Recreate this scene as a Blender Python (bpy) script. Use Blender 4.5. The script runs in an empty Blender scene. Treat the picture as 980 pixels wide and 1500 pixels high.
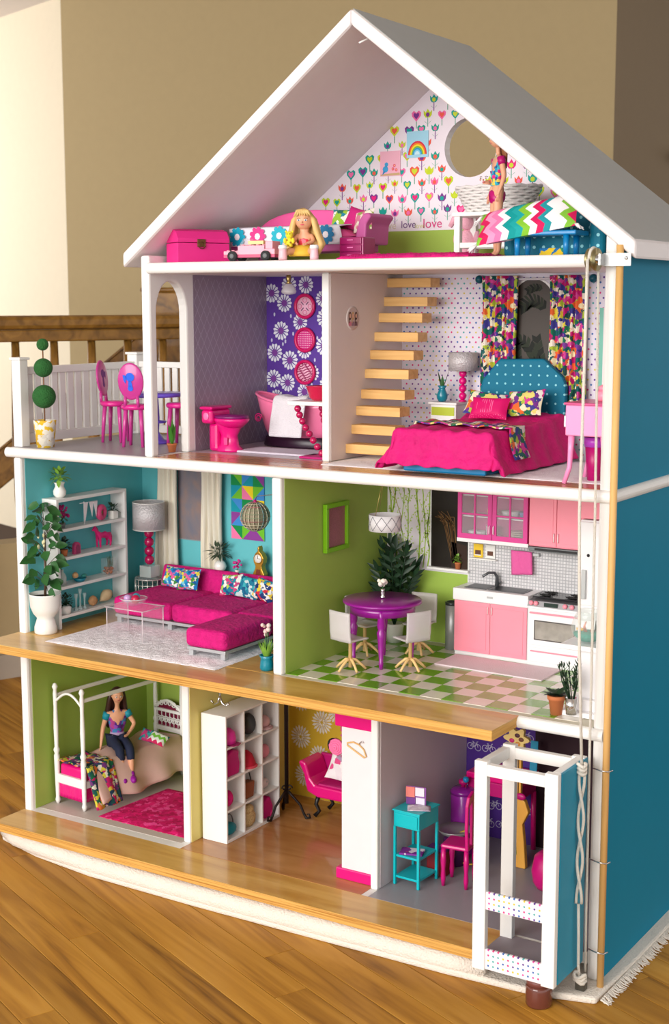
import bpy, bmesh, math, random
from mathutils import Vector, Matrix, Euler
S = bpy.context.scene
COL = S.collection
rnd = random.Random(11)
PI = math.pi
# ---------------------------------------------------------------- camera
cd = bpy.data.cameras.new('camera'); cam = bpy.data.objects.new('camera', cd); COL.objects.link(cam)
cam.location = (2.00555, -1.99491, 1.00363); cam.rotation_euler = (1.425522, 0.000933, 0.566637)
cd.sensor_fit = 'VERTICAL'; cd.sensor_height = 36.0; cd.sensor_width = 36.0; cd.lens = 50.515
cd.clip_start = 0.05; cd.clip_end = 60
cd.dof.use_dof = True; cd.dof.focus_distance = 2.5; cd.dof.aperture_fstop = 9
S.camera = cam
# ---------------------------------------------------------------- world, added area lights, exposure
w = bpy.data.worlds.new('world'); S.world = w; w.use_nodes = True
bg = w.node_tree.nodes['Background']; bg.inputs[0].default_value = (1.0, 0.985, 0.965, 1); bg.inputs[1].default_value = 1.2
def area(name, loc, tgt, size, sizey, energy, col):
    l = bpy.data.lights.new(name, 'AREA'); l.shape = 'RECTANGLE'; l.size = size; l.size_y = sizey; l.energy = energy; l.color = col
    o = bpy.data.objects.new(name, l); COL.objects.link(o); o.location = loc
    o.rotation_euler = (Vector(tgt) - Vector(loc)).to_track_quat('-Z', 'Y').to_euler(); return o
area('added_key_front', (0.5, -4.0, 1.5), (0.6, 0, 0.6), 3.0, 1.7, 150, (1, 0.97, 0.93))  # unseen area key added to light the open rooms from the front
area('added_fill_stairs', (-4.6, 1.6, 1.5), (-2.4, 3.4, 1.2), 1.6, 1.6, 46, (1, 0.97, 0.93))  # unseen area light added to brighten the cream stair wall
S.view_settings.view_transform = 'Standard'; S.view_settings.look = 'None'; S.view_settings.gamma = 1
S.view_settings.use_curve_mapping = False; S.view_settings.exposure = 0.15
# ---------------------------------------------------------------- materials
def lin(c): return tuple((x/255/12.92 if x/255 <= .04045 else ((x/255+.055)/1.055)**2.4) for x in c[:3])
MATS = {}
def M(name, rgb, rough=.5, metal=0, var=.0, vs=30, bump=0, bs=250, trans=0, ior=1.45, alpha=1, spec=.5, coat=0, sheen=0):
    if name in MATS: return MATS[name]
    m = bpy.data.materials.new(name); m.use_nodes = True; nt = m.node_tree; b = nt.nodes['Principled BSDF']; MATS[name] = m
    c = lin(rgb); b.inputs['Base Color'].default_value = (*c, 1); b.inputs['Roughness'].default_value = rough
    b.inputs['Metallic'].default_value = metal; b.inputs['Transmission Weight'].default_value = trans; b.inputs['IOR'].default_value = ior
    b.inputs['Alpha'].default_value = alpha; b.inputs['Specular IOR Level'].default_value = spec; b.inputs['Coat Weight'].default_value = coat
    b.inputs['Sheen Weight'].default_value = sheen
    m.diffuse_color = (*c, 1)
    tc = nt.nodes.new('ShaderNodeTexCoord')
    n = nt.nodes.new('ShaderNodeTexNoise'); n.inputs['Scale'].default_value = vs; n.inputs['Detail'].default_value = 4
    nt.links.new(tc.outputs['Object'], n.inputs['Vector'])
    v = var if var else .03
    r = nt.nodes.new('ShaderNodeMix'); r.data_type = 'RGBA'
    r.inputs[6].default_value = (*[x*(1-v) for x in c], 1); r.inputs[7].default_value = (*[min(1, x*(1+v)) for x in c], 1)
    nt.links.new(n.outputs[0], r.inputs[0]); nt.links.new(r.outputs[2], b.inputs['Base Color'])
    if bump:
        n2 = nt.nodes.new('ShaderNodeTexNoise'); n2.inputs['Scale'].default_value = bs; n2.inputs['Detail'].default_value = 3
        bp = nt.nodes.new('ShaderNodeBump'); bp.inputs['Strength'].default_value = bump; bp.inputs['Distance'].default_value = .004
        nt.links.new(tc.outputs['Object'], n2.inputs['Vector']); nt.links.new(n2.outputs[0], bp.inputs['Height']); nt.links.new(bp.outputs[0], b.inputs['Normal'])
    return m
def ramp(nt, stops, interp='LINEAR'):
    r = nt.nodes.new('ShaderNodeValToRGB'); cr = r.color_ramp; cr.interpolation = interp
    while len(cr.elements) < len(stops): cr.elements.new(.5)
    for e, (p, c) in zip(cr.elements, stops): e.position = p; e.color = (*lin(c), 1)
    return r
def base(name, rough=.5, coat=0):
    m = bpy.data.materials.new(name); m.use_nodes = True; MATS[name] = m
    nt = m.node_tree; b = nt.nodes['Principled BSDF']; b.inputs['Roughness'].default_value = rough; b.inputs['Coat Weight'].default_value = coat; b.inputs['Specular IOR Level'].default_value = .3
    tc = nt.nodes.new('ShaderNodeTexCoord'); mp = nt.nodes.new('ShaderNodeMapping'); nt.links.new(tc.outputs['Object'], mp.inputs[0])
    return m, nt, b, mp
def Mwood(name, stops, scale=(3, 40, 40), rough=.4, dist=1.2, coat=0, big=None, rand=0):
    m, nt, b, mp = base(name, rough, coat); mp.inputs['Scale'].default_value = scale
    src = mp.outputs[0]
    if rand:
        oi = nt.nodes.new('ShaderNodeObjectInfo'); ml = nt.nodes.new('ShaderNodeMath'); ml.operation = 'MULTIPLY'; ml.inputs[1].default_value = 37
        nt.links.new(oi.outputs['Random'], ml.inputs[0]); nt.links.new(ml.outputs[0], mp.inputs['Location'])
    n = nt.nodes.new('ShaderNodeTexNoise'); n.inputs['Scale'].default_value = 1; n.inputs['Detail'].default_value = 6; n.inputs['Distortion'].default_value = dist
    nt.links.new(src, n.inputs['Vector']); r = ramp(nt, stops); nt.links.new(n.outputs[0], r.inputs[0])
    out = r.outputs[0]
    if rand:
        hs = nt.nodes.new('ShaderNodeHueSaturation'); mr = nt.nodes.new('ShaderNodeMapRange'); mr.inputs[3].default_value = 1-rand; mr.inputs[4].default_value = 1+rand
        nt.links.new(oi.outputs['Random'], mr.inputs[0]); nt.links.new(mr.outputs[0], hs.inputs['Value']); nt.links.new(out, hs.inputs['Color']); out = hs.outputs[0]
    nt.links.new(out, b.inputs['Base Color'])
    bp = nt.nodes.new('ShaderNodeBump'); bp.inputs['Strength'].default_value = .08; bp.inputs['Distance'].default_value = .002
    nt.links.new(n.outputs[0], bp.inputs['Height']); nt.links.new(bp.outputs[0], b.inputs['Normal'])
    return m
def Mfloral(name, cols, scale=60, rough=.75, warp=.6):
    m, nt, b, mp = base(name, rough)
    n = nt.nodes.new('ShaderNodeTexNoise'); n.inputs['Scale'].default_value = scale*1.3; n.inputs['Detail'].default_value = 2
    nt.links.new(mp.outputs[0], n.inputs['Vector'])
    mx = nt.nodes.new('ShaderNodeVectorMath'); mx.operation = 'MULTIPLY_ADD'; s = warp/scale; mx.inputs[1].default_value = (s, s, s)
    nt.links.new(n.outputs['Color'], mx.inputs[0]); nt.links.new(mp.outputs[0], mx.inputs[2])
    v = nt.nodes.new('ShaderNodeTexVoronoi'); v.inputs['Scale'].default_value = scale; nt.links.new(mx.outputs[0], v.inputs['Vector'])
    sx = nt.nodes.new('ShaderNodeSeparateColor'); nt.links.new(v.outputs['Color'], sx.inputs[0])
    k = len(cols); r = ramp(nt, [(i/k, c) for i, c in enumerate(cols)], 'CONSTANT'); nt.links.new(sx.outputs[0], r.inputs[0])
    nt.links.new(r.outputs[0], b.inputs['Base Color']); return m
def Mdots(name, basec, dots, scale=80, rad=.2, rough=.6, off=0):
    """regular grid of print dots; object x/z plane"""
    m, nt, b, mp = base(name, rough); mp.inputs['Rotation'].default_value = (PI/2, 0, 0)
    v = nt.nodes.new('ShaderNodeTexVoronoi'); v.voronoi_dimensions = '2D'; v.inputs['Scale'].default_value = scale; v.inputs['Randomness'].default_value = off
    nt.links.new(mp.outputs[0], v.inputs['Vector'])
    lt = nt.nodes.new('ShaderNodeMath'); lt.operation = 'LESS_THAN'; lt.inputs[1].default_value = rad; nt.links.new(v.outputs['Distance'], lt.inputs[0])
    sx = nt.nodes.new('ShaderNodeSeparateColor'); nt.links.new(v.outputs['Color'], sx.inputs[0])
    k = len(dots); r = ramp(nt, [(i/k, c) for i, c in enumerate(dots)], 'CONSTANT'); nt.links.new(sx.outputs[0], r.inputs[0])
    mx = nt.nodes.new('ShaderNodeMix'); mx.data_type = 'RGBA'; mx.inputs[6].default_value = (*lin(basec), 1)
    nt.links.new(lt.outputs[0], mx.inputs[0]); nt.links.new(r.outputs[0], mx.inputs[7]); nt.links.new(mx.outputs[2], b.inputs['Base Color']); return m
def Mchev(name, cols, n=9, fx=40, amp=.012, ax='X', ay='Y'):
    m, nt, b, mp = base(name, .75)
    sp = nt.nodes.new('ShaderNodeSeparateXYZ'); nt.links.new(mp.outputs[0], sp.inputs[0])
    pp = nt.nodes.new('ShaderNodeMath'); pp.operation = 'PINGPONG'; pp.inputs[1].default_value = 1/fx; nt.links.new(sp.outputs[ay], pp.inputs[0])
    ma = nt.nodes.new('ShaderNodeMath'); ma.operation = 'MULTIPLY_ADD'; ma.inputs[1].default_value = amp*fx; nt.links.new(pp.outputs[0], ma.inputs[0]); nt.links.new(sp.outputs[ax], ma.inputs[2])
    mu = nt.nodes.new('ShaderNodeMath'); mu.operation = 'MULTIPLY'; mu.inputs[1].default_value = n; nt.links.new(ma.outputs[0], mu.inputs[0])
    fr = nt.nodes.new('ShaderNodeMath'); fr.operation = 'FRACT'; nt.links.new(mu.outputs[0], fr.inputs[0])
    k = len(cols); r = ramp(nt, [(i/k, c) for i, c in enumerate(cols)], 'CONSTANT'); nt.links.new(fr.outputs[0], r.inputs[0]); nt.links.new(r.outputs[0], b.inputs['Base Color']); return m
def Mprint(name='print', rough=.6):
    m, nt, b, mp = base(name, rough); a = nt.nodes.new('ShaderNodeVertexColor'); a.layer_name = 'Col'; nt.links.new(a.outputs[0], b.inputs['Base Color']); return m
def Mglass(name, rgb=(255, 255, 255), rough=.02, alpha=.22):
    """thin clear plastic / glass: mostly see-through with a reflection"""
    m = bpy.data.materials.new(name); m.use_nodes = True; MATS[name] = m; nt = m.node_tree
    b = nt.nodes['Principled BSDF']; b.inputs['Base Color'].default_value = (*lin(rgb), 1); b.inputs['Roughness'].default_value = rough; b.inputs['Alpha'].default_value = alpha
    b.inputs['Specular IOR Level'].default_value = .8
    tc = nt.nodes.new('ShaderNodeTexCoord'); n = nt.nodes.new('ShaderNodeTexNoise'); n.inputs['Scale'].default_value = 60
    mr = nt.nodes.new('ShaderNodeMapRange'); mr.inputs[3].default_value = rough*.6; mr.inputs[4].default_value = rough*1.4
    nt.links.new(tc.outputs['Object'], n.inputs[0]); nt.links.new(n.outputs[0], mr.inputs[0]); nt.links.new(mr.outputs[0], b.inputs['Roughness'])
    return m
WHITE = M('white_paint', (238, 237, 234), .45, var=.015)
WOODPLY = Mwood('birch_plywood', [(.3, (188, 138, 62)), (.55, (208, 164, 88)), (.75, (218, 178, 104))], (5, 30, 30), .28, .9, coat=.25)
PLYEDGE = Mwood('plywood_edge', [(.35, (172, 116, 48)), (.5, (222, 172, 92)), (.62, (190, 134, 60)), (.75, (232, 186, 110))], (3, 3, 260), .5, .2)
HALLWOOD = Mwood('red_oak_strip', [(.3, (176, 118, 70)), (.7, (208, 154, 104))], (6, 60, 60), .25, .8, coat=.3)
CLOSETWOOD = Mwood('closet_floor_wood', [(.3, (158, 106, 56)), (.7, (190, 138, 84))], (5, 26, 26), .25, .8, coat=.3)
PINEWOOD = Mwood('pine_tread', [(.3, (214, 164, 96)), (.7, (236, 194, 128))], (6, 60, 80), .5, .6)
DOWEL = Mwood('dowel_wood', [(.3, (206, 158, 92)), (.7, (232, 188, 122))], (60, 60, 4), .5, .6)
OAK = Mwood('oak_rail', [(.25, (92, 62, 22)), (.5, (136, 96, 38)), (.75, (160, 116, 50))], (14, 14, 14), .45, 2, coat=.1)
FLOOROAK = Mwood('oak_floor', [(.24, (92, 56, 12)), (.40, (156, 106, 32)), (.56, (180, 128, 44)), (.8, (198, 148, 64))], (1.3, 20, 20), .55, 1.9, coat=.03, rand=.16)
HOT = M('hot_pink_plastic', (222, 8, 122), .3, coat=.3)
MAG = M('magenta', (184, 6, 108), .4)
PINK = M('light_pink_plastic', (250, 146, 170), .35)
BUBBLE = M('bubblegum_pink', (250, 150, 200), .35, coat=.2)
CHROME = M('chrome', (215, 215, 215), .18, 1)
STEEL = M('brushed_steel', (186, 188, 188), .4, .55)
BLACK = M('black_plastic', (24, 22, 24), .4)
LEAF = M('leaf_green', (46, 96, 44), .45, var=.35, vs=60)
DLEAF = M('dark_leaf', (28, 58, 34), .45, var=.4, vs=80)
LLEAF = M('light_leaf', (122, 166, 60), .5, var=.3, vs=90)
TERRA = M('terracotta', (198, 116, 70), .8, var=.1)
CERAM = M('white_ceramic', (238, 236, 230), .2, coat=.4)
SILVER = M('silver_fabric', (196, 192, 194), .42, .25, bump=.5, bs=330)
TEALV = M('teal_ceramic', (0, 128, 150), .3, coat=.4)
SKIN = M('doll_skin', (226, 166, 130), .45)
FURW = M('white_fur', (246, 241, 245), .95, var=.05, vs=90, bump=.35, bs=420)
FURP = M('pink_fur', (216, 14, 120), .9, var=.4, vs=45, bump=.8, bs=380)
GLASS = Mglass('clear_plastic', (250, 246, 248), .04, .13)
FROST = Mglass('frosted_plastic', (232, 226, 228), .35, .55)
PRINT = Mprint()
FLOR = Mfloral('floral_fabric', [(236, 226, 190), (226, 214, 120), (196, 30, 120), (20, 100, 100), (236, 232, 220), (118, 50, 140), (170, 196, 70), (226, 110, 50), (214, 60, 150), (24, 110, 80), (60, 60, 140)], 105, warp=1.1)
FLORB = Mfloral('blue_floral_fabric', [(20, 120, 190), (240, 240, 235), (30, 150, 190), (220, 210, 70), (20, 90, 160), (120, 200, 215), (220, 90, 150), (60, 140, 60)], 150, warp=1.3)
# ---------------------------------------------------------------- geometry helpers
class MB:
    def __init__(s): s.v = []; s.f = []; s.sm = []; s.c = []
    def add(s, vs, fs, smooth=False, col=None, T=None):
        o = len(s.v)
        s.v += [tuple(T @ Vector(p)) if T else tuple(p) for p in vs]
        for f in fs: s.f.append([i+o for i in f]); s.sm.append(smooth); s.c.append(col)
        return s
    def box(s, x0, x1, y0, y1, z0, z1, col=None, T=None):
        return s.add([(x0, y0, z0), (x1, y0, z0), (x1, y1, z0), (x0, y1, z0), (x0, y0, z1), (x1, y0, z1), (x1, y1, z1), (x0, y1, z1)],
                     [(3, 2, 1, 0), (4, 5, 6, 7), (0, 1, 5, 4), (1, 2, 6, 5), (2, 3, 7, 6), (3, 0, 4, 7)], False, col, T)
    def cbox(s, c, d, col=None, T=None): return s.box(c[0]-d[0]/2, c[0]+d[0]/2, c[1]-d[1]/2, c[1]+d[1]/2, c[2]-d[2]/2, c[2]+d[2]/2, col, T)
    def lathe(s, prof, n=18, c=(0, 0, 0), T=None, col=None, sq=(1, 1)):
        vs = []; fs = []
        for r, z in prof:
            for i in range(n): a = 2*PI*i/n; vs.append((c[0]+r*math.cos(a)*sq[0], c[1]+r*math.sin(a)*sq[1], c[2]+z))
        m = len(prof)
        for j in range(m-1):
            for i in range(n): fs.append((j*n+i, j*n+(i+1) % n, (j+1)*n+(i+1) % n, (j+1)*n+i))
        if prof[0][0] > 1e-6: fs.append(tuple(range(n))[::-1])
        if prof[-1][0] > 1e-6: fs.append(tuple((m-1)*n+i for i in range(n)))
        return s.add(vs, fs, True, col, T)
    def sph(s, c, r, n=12, m=8, col=None, T=None):
        rx, ry, rz = (r, r, r) if not hasattr(r, '__len__') else r
        vs = [(c[0], c[1], c[2]-rz)]; fs = []
        for j in range(1, m):
            t = -PI/2+PI*j/m
            for i in range(n): a = 2*PI*i/n; vs.append((c[0]+rx*math.cos(t)*math.cos(a), c[1]+ry*math.cos(t)*math.sin(a), c[2]+rz*math.sin(t)))
        vs.append((c[0], c[1], c[2]+rz)); L = len(vs)-1
        for i in range(n): fs.append((0, 1+(i+1) % n, 1+i)); fs.append((L, 1+(m-2)*n+i, 1+(m-2)*n+(i+1) % n))
        for j in range(m-2):
            for i in range(n): fs.append((1+j*n+i, 1+j*n+(i+1) % n, 1+(j+1)*n+(i+1) % n, 1+(j+1)*n+i))
        return s.add(vs, fs, True, col, T)
    def tube(s, pts, r, n=8, col=None, T=None, closed=False):
        pts = [Vector(p) for p in pts]; k = len(pts); rs = r if hasattr(r, '__len__') else [r]*k
        vs = []; fs = []; up = None
        for i, p in enumerate(pts):
            d = (pts[(i+1) % k]-pts[i-1]) if closed else (pts[min(i+1, k-1)]-pts[max(i-1, 0)])
            d.normalize()
            if up is None: up = d.orthogonal().normalized()
            up = (up-d*up.dot(d))
            if up.length < 1e-6: up = d.orthogonal()
            up.normalize(); b = d.cross(up)
            for j in range(n): a = 2*PI*j/n; vs.append(p+(up*math.cos(a)+b*math.sin(a))*rs[i])
        for i in range(k if closed else k-1):
            for j in range(n): i2 = (i+1) % k; fs.append((i*n+j, i*n+(j+1) % n, i2*n+(j+1) % n, i2*n+j))
        if not closed: fs.append(tuple(range(n))[::-1]); fs.append(tuple((k-1)*n+j for j in range(n)))
        return s.add(vs, fs, True, col, T)
    def prism(s, pts, h0, h1, ax='y', col=None, T=None, smooth=False):
        """2-D outline extruded along ax; outline given in the other two axes (x,z for y; y,z for x; x,y for z)"""
        def P(a, b, h): return {'y': (a, h, b), 'x': (h, a, b), 'z': (a, b, h)}[ax]
        n = len(pts); vs = [P(a, b, h0) for a, b in pts]+[P(a, b, h1) for a, b in pts]
        fs = [tuple(range(n)), tuple(range(2*n-1, n-1, -1))]+[(i, n+i, n+(i+1) % n, (i+1) % n) for i in range(n)]
        return s.add(vs, fs, smooth, col, T)
    def cyl(s, a, b, r, n=14, col=None, T=None): return s.tube([a, b], r, n, col, T)
    def grid(s, fn, nu, nv, smooth=True, col=None, T=None, thick=0):
        vs = [fn(i/nu, j/nv) for j in range(nv+1) for i in range(nu+1)]; w = nu+1
        fs = [(j*w+i, j*w+i+1, (j+1)*w+i+1, (j+1)*w+i) for j in range(nv) for i in range(nu)]
        return s.add(vs, fs, smooth, col, T)
    def cushion(s, sx, sy, sz, T=None, n=10, p=4, col=None, pinch=.08):
        for sg in (1, -1):
            def fn(u, v):
                a = u*2-1; b = v*2-1
                h = sz*math.sqrt(max(0, (1-abs(a)**p)*(1-abs(b)**p)))
                return (sx*a*(1-pinch*(1-b*b)), sy*b*(1-pinch*(1-a*a)), sg*h)
            vs = [fn(i/n, j/n) for j in range(n+1) for i in range(n+1)]; w = n+1
            fs = [(j*w+i, j*w+i+1, (j+1)*w+i+1, (j+1)*w+i)[::sg] for j in range(n) for i in range(n)]
            s.add(vs, fs, True, col, T)
        return s
    def leaf(s, base, d, L, W, bend=.3, n=4, up=(0, 0, 1), col=None, tip=1.0):
        b = Vector(base); d = Vector(d).normalized(); u = Vector(up); side = d.cross(u)
        if side.length < 1e-4: side = Vector((1, 0, 0))
        side.normalize(); nrm = side.cross(d); vs = []; fs = []
        for i in range(n+1):
            t = i/n; wd = W*math.sin(PI*min(1, t**.75*.98+.02)) if i < n else W*.02
            p = b+d*L*t-Vector((0, 0, 1))*bend*L*t*t
            vs += [p-side*wd/2, p-nrm*wd*.12, p+side*wd/2]
        for i in range(n):
            a = i*3; fs += [(a, a+1, a+4, a+3), (a+1, a+2, a+5, a+4)]
        return s.add(vs, fs, True, col)
    # ---- flat print shapes, in (u,v); placed by F(u,v,layer)
    def pp(s, F, pts, col, lay=1): return s.add([F(u, v, lay) for u, v in pts], [tuple(range(len(pts)))], False, col)
    def pdisc(s, F, u, v, r, col, lay=1, n=10, ru=None, rot=0):
        return s.pp(F, [(u+(ru or r)*math.cos(2*PI*i/n+rot), v+r*math.sin(2*PI*i/n+rot)) for i in range(n)], col, lay)
    def pline(s, F, pts, w, col, lay=1):
        for (a, b), (c, d) in zip(pts, pts[1:]):
            l = math.hypot(c-a, d-b) or 1; nx = -(d-b)/l*w/2; ny = (c-a)/l*w/2
            s.pp(F, [(a+nx, b+ny), (a-nx, b-ny), (c-nx, d-ny), (c+nx, d+ny)], col, lay)
        return s
    def pring(s, F, u, v, r, w, col, lay=1, n=12, a0=0, a1=2*PI):
        return s.pline(F, [(u+r*math.cos(a0+(a1-a0)*i/n), v+r*math.sin(a0+(a1-a0)*i/n)) for i in range(n+1)], w, col, lay)
    def mesh(s, name):
        me = bpy.data.meshes.new(name); me.from_pydata([tuple(p) for p in s.v], [], s.f); me.polygons.foreach_set('use_smooth', s.sm)
        if any(c is not None for c in s.c):
            at = me.color_attributes.new('Col', 'FLOAT_COLOR', 'CORNER'); k = 0
            for p, c in zip(me.polygons, s.c):
                cc = (*lin(c), 1) if c else (1, 1, 1, 1)
                for _ in range(p.loop_total): at.data[k].color = cc; k += 1
        me.update(); return me
def P(name, mb, mat, parent=None, bev=0, sub=0, label=None, w=False, fix=False, loc=None, rot=None, kind=None, solid=0, seg=2):
    """one mesh object; w=True: vertices are in world space and are shifted to the parent's origin"""
    if w and parent is not None:
        l = parent.location if parent.parent is None else parent.location+parent.parent.location
        mb.v = [(a-l[0], b-l[1], c-l[2]) for a, b, c in mb.v]
    me = mb.mesh(name)
    if fix:
        bm = bmesh.new(); bm.from_mesh(me); bmesh.ops.remove_doubles(bm, verts=bm.verts, dist=1e-6); bmesh.ops.recalc_face_normals(bm, faces=bm.faces); bm.to_mesh(me); bm.free()
    o = bpy.data.objects.new(name, me); COL.objects.link(o); me.materials.append(mat)
    if parent: o.parent = parent
    if loc: o.location = loc
    if rot: o.rotation_euler = rot
    if solid: md = o.modifiers.new('s', 'SOLIDIFY'); md.thickness = solid; md.offset = 0
    if bev: md = o.modifiers.new('b', 'BEVEL'); md.width = bev; md.segments = seg; md.limit_method = 'ANGLE'; md.angle_limit = .6
    if sub: md = o.modifiers.new('u', 'SUBSURF'); md.levels = sub; md.render_levels = sub
    if label: o['label'] = label
    if kind: o['kind'] = kind
    return o
def thing(name, label, cat, loc=(0, 0, 0), rz=0, group=None, rot=None):
    o = bpy.data.objects.new(name, None); COL.objects.link(o); o.empty_display_size = .02
    o.location = loc; o.rotation_euler = rot or (0, 0, rz); o['label'] = label; o['category'] = cat
    if group: o['group'] = group
    return o
def one(name, label, cat, mb, mat, loc=(0, 0, 0), rz=0, group=None, rot=None, **k):
    o = P(name, mb, mat, None, **k); o.location = loc; o.rotation_euler = rot or (0, 0, rz); o['label'] = label; o['category'] = cat
    if group: o['group'] = group
    return o
def clone(o, parent=None, loc=None, rz=None, label=None):
    c = o.copy(); COL.objects.link(c); c.parent = parent
    if loc: c.location = loc
    if rz is not None: c.rotation_euler = (0, 0, rz)
    if label: c['label'] = label
    for ch in list(o.children): clone(ch, c)
    return c
def struct(name, mb, mat, label, cat='wall', **k):
    o = P(name, mb, mat, None, **k); o['kind'] = 'structure'; o['label'] = label; o['category'] = cat; return o
def Rt(loc, rx=0, ry=0, rz=0): return Matrix.Translation(loc) @ Euler((rx, ry, rz)).to_matrix().to_4x4()
def lerp(a, b, t): return a+(b-a)*t
def arc(cx, cy, r, a0, a1, n, ry=None): return [(cx+r*math.cos(a0+(a1-a0)*i/n), cy+(ry or r)*math.sin(a0+(a1-a0)*i/n)) for i in range(n+1)]
# ================================================================ the room
ZF = -.055
o = struct('floor', MB().box(-7, 5, -5, 8, ZF-.03, ZF-.0025), M('floor_seam', (52, 28, 8), .8), 'golden oak strip floor laid diagonally under the dollhouse', 'floor')
FL = o
an = math.radians(-23); dv = Vector((math.cos(an), math.sin(an))); nv = Vector((-math.sin(an), math.cos(an)))
k = 0
for r in range(-10, 25):
    s0 = -.127+r*.0585; t = -1.7-rnd.random()*.6
    while t < 2.3:
        L = .55+rnd.random()*.75; c = dv*(t+L/2)+nv*(s0+.02925)
        if c.length < 2.6:
            P('plank', MB().box(-L/2+.0005, L/2-.0005, -.02865, .02865, -.003, 0), FLOOROAK, FL, loc=(c.x, c.y, ZF), rot=(0, 0, an), bev=.0005, seg=1)
        t += L
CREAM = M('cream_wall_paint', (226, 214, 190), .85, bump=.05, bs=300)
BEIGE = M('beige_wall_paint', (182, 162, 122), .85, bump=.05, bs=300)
BEIGE_SHADE = M('beige_wall_painted_shade', (142, 123, 98), .85, bump=.05, bs=300)  # beige darkened in the colour to stand for shade on the right wall
def wall(name, a, b, mat, label, z0=ZF, z1=2.27, th=.08):
    a = Vector(a); b = Vector(b); d = (b-a); n = Vector((-d.y, d.x)).normalized()*th
    return struct(name, MB().prism([tuple(a), tuple(b), tuple(b+n), tuple(a+n)], z0, z1, 'z'), mat, label, 'wall', fix=True)
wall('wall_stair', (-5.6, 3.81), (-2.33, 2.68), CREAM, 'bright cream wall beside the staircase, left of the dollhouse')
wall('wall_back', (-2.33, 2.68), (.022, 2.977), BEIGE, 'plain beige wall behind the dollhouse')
wall('wall_right', (.022, 2.977), (.25, 5.9), BEIGE_SHADE, 'beige wall with its shade painted in at the right edge behind the roof')
struct('ceiling', MB().box(-6, 4.5, -4.5, 8, 2.27, 2.32), M('ceiling_white', (236, 226, 220), .9), 'pale ceiling meeting the cream wall', 'ceiling')
# stair guard rail, standing on a low wall
ra = Vector((-1.32, -.04)); rd = Vector((.365, .931)).normalized(); rl = 2.6
def rp(t, off=0): p = ra+rd*t+Vector((-rd.y, rd.x))*off; return (p.x, p.y)
struct('wall_low', MB().prism([rp(0, -.04), rp(rl, -.04), rp(rl, .04), rp(0, .04)], ZF, .33, 'z'), BEIGE, 'low beige wall carrying the oak balusters', 'wall', fix=True)
struct('baseboard_low', MB().prism([rp(0, -.055), rp(rl, -.055), rp(rl, -.041), rp(0, -.041)], ZF, ZF+.07, 'z'), M('baseboard_grey', (176, 164, 150), .6), 'grey skirting at the foot of the low stair wall', 'baseboard', fix=True)
g = thing('stair_railing', 'horizontal oak stair guard rail with round balusters behind the terrace', 'railing', (*rp(rl/2), .33))
az = math.atan2(rd.y, rd.x)
def rail(name, w, z0, z1, bev): P(name, MB().box(-rl/2, rl/2, -w/2, w/2, z0-.33, z1-.33), OAK, g, bev=bev, rot=(0, 0, az))
rail('handrail', .075, .927, .966, .012); rail('subrail', .055, .893, .926, .004)
for i in range(19):
    t = .09+i*.118+.03
    if t < rl-.05:
        x, y = rp(t); P('baluster', MB().lathe([(.011, 0), (.011, .05), (.016, .12), (.018, .3), (.014, .45), (.0115, .563)], 12), OAK, g, loc=(x-g.location.x, y-g.location.y, 0))
q = thing('newel_post', 'wide square oak newel post behind the guard rail', 'newel post', (-.985, 1.74, ZF), .567)
P('shaft', MB().box(-.105, .105, -.06, .06, 0, 1.09), OAK, q, bev=.004); P('cap', MB().box(-.11, .11, -.066, .066, 1.09, 1.105), OAK, q, bev=.006)
P('base_block', MB().box(-.1, .1, -.08, .08, 0, .14), OAK, q, bev=.004)
one('turned_newel', 'dark turned newel post at the left edge of the picture', 'newel post', MB().lathe([(.07, 0), (.07, .05), (.05, .06), (.058, .1), (.062, .3), (.045, .55), (.036, .72), (.05, .8), (.05, .95)], 20), OAK, (-.915, .63, ZF))
a = Vector((-1.95, 1.37, .13)); b = Vector((-.80, 2.09, 1.22)); d = (b-a).normalized(); up = Vector((0, 0, 1)); side = d.cross(up).normalized(); nn = side.cross(d)
q = thing('staircase_stringer', 'dark oak stair stringer board rising diagonally behind the rail', 'stair', tuple((a+b)/2))
m = MB(); vs = []
for pt in (a, b):
    for sx in (-.02, .02):
        for sz in (-.05, .05): vs.append(pt+side*sx+nn*sz-(a+b)/2)
P('board', MB().add(vs, [(0, 1, 3, 2), (4, 6, 7, 5), (0, 2, 6, 4), (1, 5, 7, 3), (0, 4, 5, 1), (2, 3, 7, 6)]), OAK, q, fix=True, bev=.004)
vs = [v+nn*.056*0 for v in vs]; m = MB()
for pt in (a, b):
    for sx in (-.022, .022):
        for sz in (.051, .058): m.v.append(tuple(pt+side*sx+nn*sz-(a+b)/2))
m.f = [[0, 1, 3, 2], [4, 6, 7, 5], [0, 2, 6, 4], [1, 5, 7, 3], [0, 4, 5, 1], [2, 3, 7, 6]]; m.sm = [False]*6; m.c = [None]*6
P('cap_strip', m, OAK, q, fix=True)
one('wall_knob', 'round cream knob on the darkened beige wall at the right edge', 'dial', MB().lathe([(.012, 0), (.012, .02), (.03, .024), (.034, .032), (.03, .042), (.015, .047), (0, .048)], 18), M('cream_plastic', (226, 218, 196), .4), (.078, 3.47, 1.55), rot=(0, PI/2, -.08))  # small round cream wall knob, its use unknown
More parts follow.
